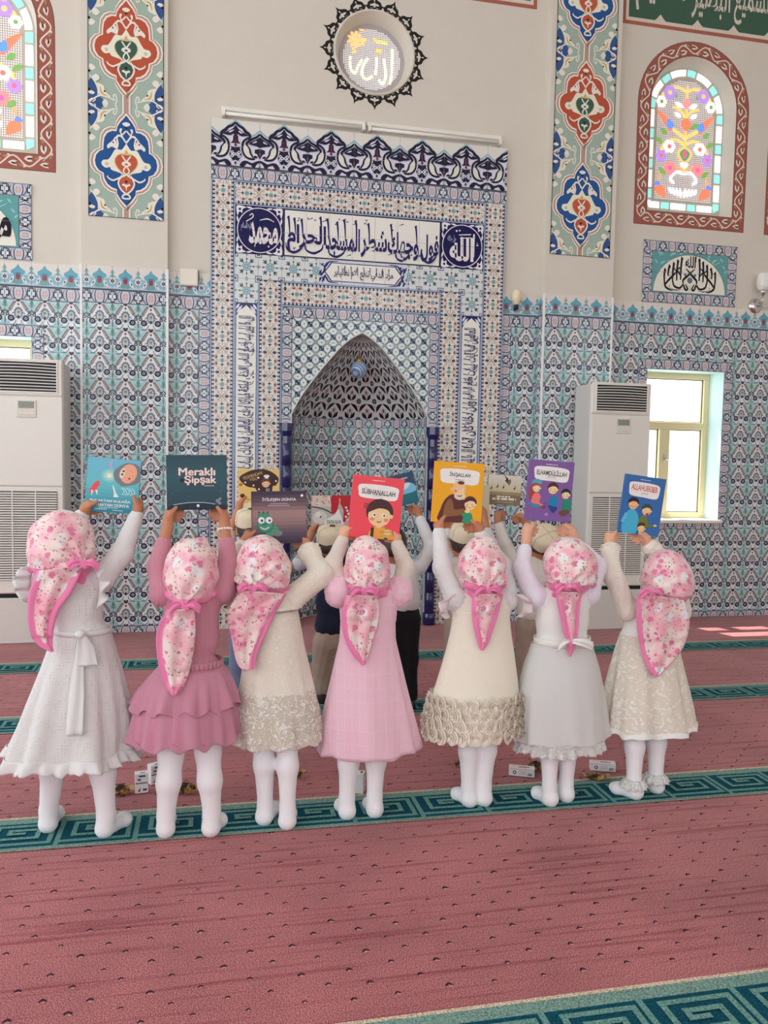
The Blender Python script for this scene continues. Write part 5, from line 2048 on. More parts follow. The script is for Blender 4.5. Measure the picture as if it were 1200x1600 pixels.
# ------------------------------------------------------------------ floor-standing air conditioners
acw = plain('ac_white', S(214, 211, 203), .38)
acs = plain('ac_shell', S(200, 198, 192), .42)
lcd = plain('lcd_screen', S(120, 128, 116), .15)
btn = plain('ac_panel', S(206, 200, 188), .4)
dgap = plain('dark_gap', S(18, 18, 20), .6)


def air_conditioner(x0, yf, label, dpt=.30):
    W_, H_ = .52, 1.975
    r_ = empty('air_conditioner', (x0 + W_ / 2, yf + dpt / 2, 0))
    tag(r_, label, 'air conditioner', 'floor-standing air conditioners')
    w, d = W_ / 2, dpt / 2
    MB().box(-w, w, -d + .012, d, .355, H_ - .012, .012).build('casing', acs, r_)
    MB().box(-w + .004, w - .004, -d + .014, d - .004, 0, .325, .01).build('base', acs, r_)
    MB().box(-w + .02, w - .02, -d + .03, d - .02, .32, .36).build('gap', dgap, r_)
    # front panels
    MB().box(-w + .006, w - .006, -d, -d + .02, 1.725, H_, .008).build('head_panel', acw, r_)
    MB().box(-w + .006, w - .006, -d, -d + .02, 1.105, 1.718, .006).build('door_panel', acw, r_)
    MB().box(-w + .006, w - .006, -d + .004, -d + .02, .36, 1.098, .006).build('intake_panel', acw, r_)
    # outlet with louvres, top edge bowed
    xo = w - .045
    MB().box(-xo, xo, -d - .002, -d + .004, 1.752, 1.955, .001).build('outlet_recess', dgap, r_)
    for k in range(9):
        z = 1.768 + k * .0205
        nseg = 10
        pts = [(-xo + 2 * xo * i / nseg, -d - .004 - .004 * math.sin(PI * i / nseg), z + .006 * math.sin(PI * i / nseg) * (k / 8)) for i in range(nseg + 1)]
        v_, f_ = [], []
        for (x, y, zz) in pts:
            v_ += [(x, y, zz - .0035), (x, y, zz + .0035), (x, -d - .001, zz + .0045), (x, -d - .001, zz - .0025)]
        for i in range(nseg):
            for q_ in range(4):
                q2 = (q_ + 1) % 4
                f_.append((i * 4 + q_, i * 4 + q2, i * 4 + 4 + q2, i * 4 + 4 + q_))
        f_ += [(0, 1, 2, 3), tuple(nseg * 4 + q_ for q_ in (3, 2, 1, 0))]
        mobj('louvre', v_, f_, acs, r_)
    fr = MB()
    fr.box(-xo - .01, xo + .01, -d - .006, -d + .002, 1.742, 1.754, .002)
    fr.box(-xo - .01, -xo, -d - .006, -d + .002, 1.752, 1.955, .002)
    fr.box(xo, xo + .01, -d - .006, -d + .002, 1.752, 1.955, .002)
    fr.box(-xo - .01, xo + .01, -d - .006, -d + .002, 1.952, 1.966, .002)
    fr.build('outlet_frame', acw, r_)
    cp = MB().box(-.045, .085, -d - .006, -d + .002, 1.575, 1.695, .003).build('control_panel', btn, r_)
    MB().box(-.030, .070, -d - .008, -d - .005, 1.640, 1.685, .001).build('display', lcd, cp)
    for k in range(4):
        MB().box(-.028 + k * .026, -.008 + k * .026, -d - .009, -d - .005, 1.595, 1.606, .001).build('button', acw, cp)
    # intake slats
    xi = w - .045
    MB().box(-xi, xi, -d + .001, -d + .008, .45, 1.07).build('intake_recess', plain('intake_shadow', S(86, 84, 80), .7), r_)
    me = None
    for k in range(36):
        z = .458 + k * .01706
        if me is None:
            mbb = MB().box(-xi, xi, -d - .006, -d + .002, -.0048, .0048, .0015)
            me = mesh_data('intake_slat', mbb.v, mbb.f, acw)
        o = link(bpy.data.objects.new('intake_slat', me), r_)
        o.location = (0, 0, z)
    for xx in (-.075, .075):
        MB().box(xx - .004, xx + .004, -d - .008, -d - .002, .45, 1.07, .001).build('intake_rib', acw, r_)
    return r_


air_conditioner(2.838, -.452, 'tall white air conditioner standing before the low window, right of the niche')
air_conditioner(-1.592, -.392, 'tall white air conditioner at the left edge behind the white dotted dress')
# ================================================================== people
def smin(a, b, k):
    h = np.clip(.5 + .5 * (b - a) / k, 0, 1)
    return b * (1 - h) + a * h - k * h * (1 - h)


def cone(a, b, ra, rb, k=.015):
    return ('c', np.asarray(a, float), np.asarray(b, float), ra, rb, k)


def ball(c, r, k=.015, R=None):
    r = np.asarray(r if hasattr(r, '__len__') else (r, r, r), float)
    return ('e', np.asarray(c, float), r, R, k)


def minus(c, r):
    return ('s', np.asarray(c, float), np.asarray(r, float), None, 0)


def blobmesh(prims, res):
    """one continuous skin round rounded cones and ellipsoids (smooth union, surface nets)"""
    lo = np.full(3, 1e9)
    hi = -lo
    for p in prims:
        if p[0] == 'c':
            r = max(p[3], p[4])
            lo, hi = np.minimum(lo, np.minimum(p[1], p[2]) - r), np.maximum(hi, np.maximum(p[1], p[2]) + r)
        elif p[0] == 'e':
            r = p[2].max()
            lo, hi = np.minimum(lo, p[1] - r), np.maximum(hi, p[1] + r)
    lo -= 4 * res
    n = np.ceil((hi + 4 * res - lo) / res).astype(int) + 1
    F = np.full(n, .2, np.float32)
    ax = [lo[i] + res * np.arange(n[i]) for i in range(3)]
    for p in prims:
        if p[0] == 'c':
            r = max(p[3], p[4]) + p[5] + 3 * res
            l_, h_ = np.minimum(p[1], p[2]) - r, np.maximum(p[1], p[2]) + r
        else:
            r = p[2].max() + p[4] + 3 * res
            l_, h_ = p[1] - r, p[1] + r
        i0 = np.maximum(0, np.floor((l_ - lo) / res).astype(int))
        i1 = np.minimum(n, np.ceil((h_ - lo) / res).astype(int) + 1)
        X = ax[0][i0[0]:i1[0], None, None].astype(np.float32)
        Y = ax[1][None, i0[1]:i1[1], None].astype(np.float32)
        Z = ax[2][None, None, i0[2]:i1[2]].astype(np.float32)
        sl = F[i0[0]:i1[0], i0[1]:i1[1], i0[2]:i1[2]]
        if p[0] == 'c':
            a, b = p[1], p[2]
            ba = b - a
            L2 = max(1e-9, float(ba @ ba))
            t = np.clip(((X - a[0]) * ba[0] + (Y - a[1]) * ba[1] + (Z - a[2]) * ba[2]) / L2, 0, 1)
            d = np.sqrt((X - a[0] - t * ba[0]) ** 2 + (Y - a[1] - t * ba[1]) ** 2 + (Z - a[2] - t * ba[2]) ** 2) - (p[3] + (p[4] - p[3]) * t)
            sl[...] = smin(sl, d, p[5])
        else:
            dx, dy, dz = X - p[1][0], Y - p[1][1], Z - p[1][2]
            if p[3] is not None:
                R = p[3]
                dx, dy, dz = (R[0, 0] * dx + R[1, 0] * dy + R[2, 0] * dz, R[0, 1] * dx + R[1, 1] * dy + R[2, 1] * dz, R[0, 2] * dx + R[1, 2] * dy + R[2, 2] * dz)
            r = p[2]
            k0 = np.sqrt((dx / r[0]) ** 2 + (dy / r[1]) ** 2 + (dz / r[2]) ** 2)
            k1 = np.sqrt((dx / r[0] ** 2) ** 2 + (dy / r[1] ** 2) ** 2 + (dz / r[2] ** 2) ** 2) + 1e-9
            d = k0 * (k0 - 1) / k1
            if p[0] == 's':
                sl[...] = np.maximum(sl, -d)
            else:
                sl[...] = smin(sl, d, p[4])
    neg = F < 0
    c = [neg[a:n[0] - 1 + a, b:n[1] - 1 + b, d_:n[2] - 1 + d_] for a in (0, 1) for b in (0, 1) for d_ in (0, 1)]
    anyn, alln = c[0].copy(), c[0].copy()
    for q in c[1:]:
        anyn |= q
        alln &= q
    act = np.argwhere(anyn & ~alln)
    idx = -np.ones(n - 1, np.int64)
    idx[act[:, 0], act[:, 1], act[:, 2]] = np.arange(len(act))
    acc = np.zeros((len(act), 3))
    cnt = np.zeros(len(act))
    offs = [(a, b, d_) for a in (0, 1) for b in (0, 1) for d_ in (0, 1)]
    for o1 in offs:
        for ax_ in range(3):
            if o1[ax_]:
                continue
            o2 = list(o1)
            o2[ax_] = 1
            f1 = F[act[:, 0] + o1[0], act[:, 1] + o1[1], act[:, 2] + o1[2]]
            f2 = F[act[:, 0] + o2[0], act[:, 1] + o2[1], act[:, 2] + o2[2]]
            m = (f1 < 0) != (f2 < 0)
            t = np.where(m, f1 / np.where(m, f1 - f2, 1), 0)
            p = np.array(o1, float)[None, :] + t[:, None] * np.eye(3)[ax_]
            acc[m] += p[m]
            cnt[m] += 1
    V = lo + res * (act + acc / np.maximum(cnt, 1)[:, None])
    Q = []
    for ax_ in range(3):
        u, w = [(1, 2), (2, 0), (0, 1)][ax_]
        sl1 = [slice(1, n[i] - 1) for i in range(3)]
        sl1[ax_] = slice(0, n[ax_] - 1)
        sl2 = list(sl1)
        sl2[ax_] = slice(1, n[ax_])
        a_, b_ = neg[tuple(sl1)], neg[tuple(sl2)]
        for flip, e in ((False, np.argwhere(a_ & ~b_)), (True, np.argwhere(~a_ & b_))):
            if not len(e):
                continue
            g = e.copy()
            for i in range(3):
                if i != ax_:
                    g[:, i] += 1
            q = []
            for du, dw in ((0, 0), (1, 0), (1, 1), (0, 1)):
                h = g.copy()
                h[:, u] -= du
                h[:, w] -= dw
                q.append(idx[h[:, 0], h[:, 1], h[:, 2]])
            q = np.stack(q, 1)
            Q.append(q[:, ::-1] if flip else q)
    Q = np.concatenate(Q)
    return V, Q


def vnormals(V, Q):
    n = np.cross(V[Q[:, 2]] - V[Q[:, 0]], V[Q[:, 3]] - V[Q[:, 1]])
    N = np.zeros_like(V)
    for k in range(4):
        np.add.at(N, Q[:, k], n)
    return N / (np.linalg.norm(N, axis=1)[:, None] + 1e-12)


def smooth_mesh(V, Q, it=2, lam=.5):
    e = np.concatenate([Q[:, [0, 1]], Q[:, [1, 2]], Q[:, [2, 3]], Q[:, [3, 0]]])
    for _ in range(it):
        s = np.zeros_like(V)
        c = np.zeros(len(V))
        np.add.at(s, e[:, 0], V[e[:, 1]])
        np.add.at(c, e[:, 0], 1)
        V = V + lam * (s / np.maximum(c, 1)[:, None] - V)
    return V


def quick(name, V, Q, mats, parent, org, fm=None, rim=None):
    """fast mesh object from arrays; org is the parent's place"""
    V = np.asarray(V, float) - np.asarray(org, float)
    me = bpy.data.meshes.new(name)
    nv, nq = len(V), len(Q)
    me.vertices.add(nv)
    me.vertices.foreach_set('co', V.astype(np.float32).ravel())
    me.loops.add(nq * 4)
    me.loops.foreach_set('vertex_index', np.asarray(Q, np.int32).ravel())
    me.polygons.add(nq)
    me.polygons.foreach_set('loop_start', np.arange(0, nq * 4, 4, dtype=np.int32))
    me.update(calc_edges=True)
    me.validate()
    for m in (mats if isinstance(mats, (list, tuple)) else [mats]):
        me.materials.append(m)
    me.polygons.foreach_set('use_smooth', np.ones(len(me.polygons), bool))
    if fm is not None and len(fm) == len(me.polygons):
        me.polygons.foreach_set('material_index', np.asarray(fm, np.int32))
    if rim is not None:
        at_ = me.attributes.new('rim', 'FLOAT', 'POINT')
        at_.data.foreach_set('value', np.asarray(rim, np.float32))
    me.update()
    return link(bpy.data.objects.new(name, me), parent)


def sheet(P, wrap=False):
    """grid of points to vertices and quads"""
    m, n = P.shape[:2]
    i, k = np.meshgrid(np.arange(m - 1), np.arange(n if wrap else n - 1), indexing='ij')
    k2 = (k + 1) % n
    Q = np.stack([i * n + k, i * n + k2, (i + 1) * n + k2, (i + 1) * n + k], -1).reshape(-1, 4)
    return P.reshape(-1, 3), Q


def thick(V, Q, t):
    """give a sheet two faces"""
    N = vnormals(V, Q)
    n = len(V)
    e = {}
    for q in Q:
        for k in range(4):
            a, b = int(q[k]), int(q[(k + 1) % 4])
            if (b, a) in e:
                del e[(b, a)]
            else:
                e[(a, b)] = 1
    rim = [(b, a, a + n, b + n) for a, b in e]
    return np.concatenate([V, V - N * t]), np.concatenate([Q, Q[:, ::-1] + n, np.array(rim, int).reshape(-1, 4)])


# ------------------------------------------------------------------ cloth materials
def fabric(name, c, rough=.8, sheen=.2, pattern=None, c2=None, trans=0.0, scale=1.0):
    if name in MATS:
        return MATS[name]
    m, nt, p = new_mat(name)
    p.inputs['Base Color'].default_value = c
    p.inputs['Roughness'].default_value = rough
    p.inputs['Sheen Weight'].default_value = sheen
    p.inputs['Specular IOR Level'].default_value = .2
    tc = nd(nt, 'ShaderNodeTexCoord')
    bump = nd(nt, 'ShaderNodeBump')
    bump.inputs['Distance'].default_value = .003
    bump.inputs['Strength'].default_value = .5
    hgt = None
    if pattern == 'dots':
        vo = nd(nt, 'ShaderNodeTexVoronoi')
        vo.inputs['Scale'].default_value = 95 * scale
        vo.inputs['Randomness'].default_value = .25
        nt.links.new(tc.outputs['Object'], vo.inputs['Vector'])
        rp = nd(nt, 'ShaderNodeValToRGB')
        rp.color_ramp.elements[0].position = .18
        rp.color_ramp.elements[0].color = (1, 1, 1, 1)
        rp.color_ramp.elements[1].position = .34
        rp.color_ramp.elements[1].color = (0, 0, 0, 1)
        nt.links.new(vo.outputs['Distance'], rp.inputs[0])
        hgt = rp.outputs[0]
    elif pattern == 'ribs':
        wv = nd(nt, 'ShaderNodeTexWave')
        wv.bands_direction = 'X'
        wv.inputs['Scale'].default_value = 55 * scale
        nt.links.new(tc.outputs['Object'], wv.inputs['Vector'])
        hgt = wv.outputs['Fac']
    elif pattern == 'lace':
        vo = nd(nt, 'ShaderNodeTexVoronoi')
        vo.inputs['Scale'].default_value = 42 * scale
        nz = nd(nt, 'ShaderNodeTexNoise')
        nz.inputs['Scale'].default_value = 30 * scale
        nz.inputs['Detail'].default_value = 4
        mxv = nd(nt, 'ShaderNodeMix', data_type='RGBA')
        mxv.inputs[0].default_value = .07
        nt.links.new(tc.outputs['Object'], nz.inputs['Vector'])
        nt.links.new(tc.outputs['Object'], mxv.inputs[6])
        nt.links.new(nz.outputs['Color'], mxv.inputs[7])
        nt.links.new(mxv.outputs[2], vo.inputs['Vector'])
        rp = nd(nt, 'ShaderNodeValToRGB')
        rp.color_ramp.elements[0].position = .30
        rp.color_ramp.elements[0].color = (1, 1, 1, 1)
        rp.color_ramp.elements[1].position = .50
        rp.color_ramp.elements[1].color = (0, 0, 0, 1)
        nt.links.new(vo.outputs['Distance'], rp.inputs[0])
        hgt = rp.outputs[0]
    elif pattern == 'blocks':
        bump.inputs['Strength'].default_value = .25
        br = nd(nt, 'ShaderNodeTexBrick')
        br.inputs['Scale'].default_value = 10 * scale
        br.inputs['Mortar Size'].default_value = .035
        br.inputs['Mortar Smooth'].default_value = .6
        br.inputs['Color1'].default_value = (0, 0, 0, 1)
        br.inputs['Color2'].default_value = (.05, .05, .05, 1)
        br.inputs['Mortar'].default_value = (1, 1, 1, 1)
        sx_ = nd(nt, 'ShaderNodeSeparateXYZ')
        cx2 = nd(nt, 'ShaderNodeCombineXYZ')
        nt.links.new(tc.outputs['Object'], sx_.inputs[0])
        nt.links.new(sx_.outputs[2], cx2.inputs[0])
        nt.links.new(sx_.outputs[0], cx2.inputs[1])
        br.offset = 0.0
        nt.links.new(cx2.outputs[0], br.inputs['Vector'])
        hgt = br.outputs['Color']
    elif pattern == 'flecks':
        mp = nd(nt, 'ShaderNodeMapping')
        mp.inputs['Scale'].default_value = (1, 1, 5)
        nt.links.new(tc.outputs['Object'], mp.inputs['Vector'])
        vo = nd(nt, 'ShaderNodeTexVoronoi')
        vo.inputs['Scale'].default_value = 38
        nt.links.new(mp.outputs[0], vo.inputs['Vector'])
        rp = nd(nt, 'ShaderNodeValToRGB')
        rp.color_ramp.elements[0].position = .06
        rp.color_ramp.elements[0].color = (1, 1, 1, 1)
        rp.color_ramp.elements[1].position = .12
        rp.color_ramp.elements[1].color = (0, 0, 0, 1)
        nt.links.new(vo.outputs['Distance'], rp.inputs[0])
        hgt = rp.outputs[0]
    else:
        nz = nd(nt, 'ShaderNodeTexNoise')
        nz.inputs['Scale'].default_value = 160 * scale
        nt.links.new(tc.outputs['Object'], nz.inputs['Vector'])
        hgt = nz.outputs['Fac']
        bump.inputs['Strength'].default_value = .2
    nt.links.new(hgt, bump.inputs['Height'])
    nt.links.new(bump.outputs['Normal'], p.inputs['Normal'])
    if c2 is not None:
        mx = nd(nt, 'ShaderNodeMix', data_type='RGBA')
        mx.inputs[6].default_value = c
        mx.inputs[7].default_value = c2
        nt.links.new(hgt, mx.inputs[0])
        nt.links.new(mx.outputs[2], p.inputs['Base Color'])
    if trans:
        tr = nd(nt, 'ShaderNodeBsdfTransparent')
        ms = nd(nt, 'ShaderNodeMixShader')
        if pattern == 'lace':
            mt = nd(nt, 'ShaderNodeMath', operation='MULTIPLY_ADD')
            nt.links.new(hgt, mt.inputs[0])
            mt.inputs[1].default_value = trans
            mt.inputs[2].default_value = 1 - trans
            nt.links.new(mt.outputs[0], ms.inputs[0])
        else:
            ms.inputs[0].default_value = 1 - trans
        nt.links.new(tr.outputs[0], ms.inputs[1])
        nt.links.new(p.outputs[0], ms.inputs[2])
        nt.links.new(ms.outputs[0], nt.nodes['Material Output'].inputs['Surface'])
    MATS[name] = m
    return m


def scarf_mat():
    m, nt, p = new_mat('rose_print_satin')
    tc = nd(nt, 'ShaderNodeTexCoord')
    nz = nd(nt, 'ShaderNodeTexNoise')
    nz.inputs['Scale'].default_value = 15
    nz.inputs['Detail'].default_value = 2
    nt.links.new(tc.outputs['Object'], nz.inputs['Vector'])

    def ramp(src, p0, c0, p1, c1):
        r = nd(nt, 'ShaderNodeValToRGB')
        r.color_ramp.elements[0].position = p0
        r.color_ramp.elements[0].color = c0
        r.color_ramp.elements[1].position = p1
        r.color_ramp.elements[1].color = c1
        nt.links.new(src, r.inputs[0])
        return r.outputs[0]
    B, W = (0, 0, 0, 1), (1, 1, 1, 1)
    cur = ramp(nz.outputs['Fac'], .38, S(222, 158, 172), .60, S(226, 204, 198))

    def over(cur, fac, colr):
        mx = nd(nt, 'ShaderNodeMix', data_type='RGBA')
        nt.links.new(fac, mx.inputs[0])
        nt.links.new(cur, mx.inputs[6])
        mx.inputs[7].default_value = colr
        return mx.outputs[2]

    wob = nd(nt, 'ShaderNodeTexNoise')
    wob.inputs['Scale'].default_value = 70
    wob.inputs['Detail'].default_value = 1
    nt.links.new(tc.outputs['Object'], wob.inputs['Vector'])
    wmx = nd(nt, 'ShaderNodeMix', data_type='RGBA')
    wmx.inputs[0].default_value = .016
    nt.links.new(tc.outputs['Object'], wmx.inputs[6])
    nt.links.new(wob.outputs['Color'], wmx.inputs[7])

    def spots(scale, r0, r1, pick, off):
        mp = nd(nt, 'ShaderNodeMapping')
        mp.inputs['Location'].default_value = (off, off * 1.7, off * .6)
        nt.links.new(wmx.outputs[2], mp.inputs['Vector'])
        vo = nd(nt, 'ShaderNodeTexVoronoi')
        vo.inputs['Scale'].default_value = scale
        nt.links.new(mp.outputs[0], vo.inputs['Vector'])
        d = ramp(vo.outputs['Distance'], r0, W, r1, B)
        sx = nd(nt, 'ShaderNodeSeparateColor')
        nt.links.new(vo.outputs['Color'], sx.inputs[0])
        gt = nd(nt, 'ShaderNodeMath', operation='GREATER_THAN')
        gt.inputs[1].default_value = pick
        nt.links.new(sx.outputs[0], gt.inputs[0])
        mu = nd(nt, 'ShaderNodeMath', operation='MULTIPLY')
        nt.links.new(d, mu.inputs[0])
        nt.links.new(gt.outputs[0], mu.inputs[1])
        return mu.outputs[0]
    cur = over(cur, spots(17, .28, .44, .55, 0), S(216, 212, 213))
    cur = over(cur, spots(31, .30, .44, .55, 3.1), S(208, 118, 150))
    cur = over(cur, spots(48, .24, .34, .66, 7.7), S(204, 104, 138))
    cur = over(cur, spots(66, .22, .30, .70, 1.3), S(172, 158, 122))
    cur = over(cur, spots(98, .22, .30, .60, 5.2), S(150, 74, 88))
    at_ = nd(nt, 'ShaderNodeAttribute', attribute_name='rim')
    cur = over(cur, ramp(at_.outputs['Fac'], .45, B, .55, W), S(222, 124, 166))
    nt.links.new(cur, p.inputs['Base Color'])
    p.inputs['Roughness'].default_value = .5
    p.inputs['Sheen Weight'].default_value = .3
    p.inputs['Specular IOR Level'].default_value = .35
    return m


SCARF = scarf_mat()
PINKRIM = fabric('pink_satin_rim', S(222, 122, 164), .5)


def skin_mat(name, c):
    m, nt, p = new_mat(name)
    p.inputs['Base Color'].default_value = c
    p.inputs['Roughness'].default_value = .55
    p.inputs['Subsurface Weight'].default_value = .08
    p.inputs['Subsurface Radius'].default_value = (.01, .004, .002)
    noise_bump(nt, p, 220, .1, .001)
    return m


SKIN = [skin_mat('skin_light', S(206, 156, 128)), skin_mat('skin_warm', S(176, 118, 88))]
TIGHTS = fabric('white_tights', S(224, 218, 224), .7, .3)
HAIR = plain('dark_hair', S(48, 36, 32), .5)
EYE = plain('eye_dark', S(40, 28, 22), .2)
LIP = plain('lip_rose', S(180, 96, 92), .5)


def unit(v):
    v = np.asarray(v, float)
    return v / (np.linalg.norm(v) + 1e-12)


def hand_prims(W, elbow, inward, book_n):
    """palm, four curled fingers behind the book and a thumb on its cover"""
    u = unit(W - elbow)
    u = unit(u + np.array([0, 0, .9]))
    n = unit(book_n - u * np.dot(book_n, u))
    i = inward - u * np.dot(inward, u) - n * np.dot(inward, n)
    i = unit(i)
    P = W + u * .038
    pr = [cone(W - u * .01, P - u * .01, .0175, .0195, .012),
          cone(P - n * .010 - u * .006, P + n * .006 - u * .006, .019, .018, .010),
          cone(P - n * .012 + u * .018, P + n * .002 + u * .016, .0135, .013, .010)]
    lens = (.046, .052, .049, .040)
    for k in range(4):
        b0 = P - n * .018 + u * (.026 - .0145 * k)
        b1 = b0 + i * lens[k] * .55 - n * .004 + u * .004
        b2 = b0 + i * lens[k] + n * .003 + u * .005
        pr += [cone(b0, b1, .0078, .0070, .005), cone(b1, b2, .0070, .0060, .004)]
    t0 = P + n * .010 - u * .012
    t1 = P + n * .0195 + i * .010 + u * .012
    t2 = P + n * .0185 + i * .023 + u * .030
    pr += [cone(t0, t1, .0100, .0086, .007), cone(t1, t2, .0084, .0072, .004)]
    return pr, P, i, n


def face_prims(C, R, s):
    """head with jaw, nose, lips, ears; R turns it, s is its half height"""
    T_ = lambda x, y, z: C + R @ (np.array([x, y, z]) * s)
    return [ball(C, np.array((.76, .86, .95)) * s, .02, R),
            ball(T_(0, .30, -.42), np.array((.56, .52, .52)) * s, .02, R),
            cone(T_(0, .80, .05), T_(0, .99, -.20), .05 * s, .115 * s, .02),
            ball(T_(0, .82, -.50), np.array((.22, .10, .07)) * s, .012, R),
            ball(T_(-.38, .62, -.25), np.array((.22, .2, .22)) * s, .02, R),
            ball(T_(.38, .62, -.25), np.array((.22, .2, .22)) * s, .02, R),
            ball(T_(-.76, .04, -.10), np.array((.09, .16, .22)) * s, .006, R),
            ball(T_(.76, .04, -.10), np.array((.09, .16, .22)) * s, .006, R)]


def rotm(rx=0, ry=0, rz=0):
    return np.array(Matrix.Rotation(rz, 3, 'Z') @ Matrix.Rotation(ry, 3, 'Y') @ Matrix.Rotation(rx, 3, 'X'))


def skirt_sheet(rows, yb, seed, nf=(7, 11, 17), amp=.05, hem_wave=.006, depth=.64, nth=150, nv=34, top_amp=.0):
    """a flared skirt: rows of (py, left px, right px) read at the wearer's own depth; folds deepen to the hem"""
    rn = random.Random(seed)
    ph = [rn.uniform(0, 6.28) for _ in nf]
    zs, cxs, ws = [], [], []
    for py, xl, xr in rows:
        a, b = at(xl, py, yb), at(xr, py, yb)
        zs.append((a[2] + b[2]) / 2)
        cxs.append((a[0] + b[0]) / 2)
        ws.append((b[0] - a[0]) / 2)
    t = np.linspace(0, 1, len(rows))
    tt = np.linspace(0, 1, nv)
    zz, cc, ww = np.interp(tt, t, zs), np.interp(tt, t, cxs), np.interp(tt, t, ws)
    # soften the corners of the outline
    for arr in (zz, cc, ww):
        arr[1:-1] = (arr[:-2] + 2 * arr[1:-1] + arr[2:]) / 4
    th = np.linspace(0, 2 * PI, nth, endpoint=False)
    P = np.zeros((nv, nth, 3))
    for i in range(nv):
        A = top_amp + amp * tt[i] ** 1.2
        fold = sum(math.pow(.75, k) * np.sin(n_ * th + ph[k] + .5 * math.sin(3 * tt[i] + k)) for k, n_ in enumerate(nf)) / 1.8
        sharp = np.sign(fold) * np.abs(fold) ** .8
        r = 1 + A * sharp
        P[i, :, 0] = cc[i] + ww[i] * r * np.cos(th)
        P[i, :, 1] = yb + max(ww[i] * depth, .075) * r * np.sin(th)
        P[i, :, 2] = zz[i] + hem_wave * tt[i] ** 3 * np.sin(nf[1] * th + ph[1])
    return P


def ribbon(pts, w, seed=0, n=16, side=(1, 0, 0), sag=.004):
    """a hanging strip of cloth through points; w: widths at the points"""
    P = crom([np.array(p) for p in pts], max(2, n // max(1, len(pts) - 1)))
    P = np.array(P)
    m = len(P)
    W = np.interp(np.linspace(0, 1, m), np.linspace(0, 1, len(w)), w)
    k = 7
    out = np.zeros((m, k, 3))
    s = unit(side)
    rn = random.Random(seed)
    ph = rn.uniform(0, 6)
    for i in range(m):
        for j in range(k):
            u = j / (k - 1) - .5
            out[i, j] = P[i] + s * W[i] * u + np.array([0, -1, 0]) * sag * math.sin(ph + 9 * u + 3 * i / m)
    return out


def frill(path, out_dir, w, waves, seed=0, up=(0, 0, 1), n=60):
    """gathered strip along a path, standing out along out_dir"""
    P = np.array(crom([np.array(p) for p in path], max(2, n // (len(path) - 1))))
    m = len(P)
    o, u = unit(out_dir), np.array(up, float)
    k = 6
    G = np.zeros((m, k, 3))
    rn = random.Random(seed)
    ph = rn.uniform(0, 6)
    for i in range(m):
        t = i / (m - 1)
        tan = unit(P[min(m - 1, i + 1)] - P[max(0, i - 1)])
        side = unit(np.cross(tan, o))
        env = math.sin(PI * min(1, max(.0, t))) ** .35
        for j in range(k):
            s = j / (k - 1)
            G[i, j] = P[i] + o * w * s * env + side * (w * .33 * s * math.sin(waves * 2 * PI * t + ph)) * env
    return G


def cloth(name, P, mat, root, org, wrap=False, t=.003, rim=None):
    V, Q = sheet(P, wrap)
    n = len(V)
    V, Q = thick(V, Q, t)
    if rim is not None:
        rim = np.concatenate([rim.ravel(), rim.ravel()])
    return quick(name, V, Q, mat, root, org, rim=rim)


def wrinkle(V, Q, amp, freq, seed):
    """soft creases over a garment"""
    rn = np.random.RandomState(seed)
    N = vnormals(V, Q)
    d = np.zeros(len(V))
    for k in range(5):
        w = rn.normal(size=3) * freq * (1 + .4 * k)
        d += np.abs(np.sin(V @ w + rn.uniform(0, 6) + .8 * np.sin(V @ (rn.normal(size=3) * freq * .5)))) / (1 + .5 * k)
    d = (d - d.mean()) * amp
    return V + N * d[:, None]


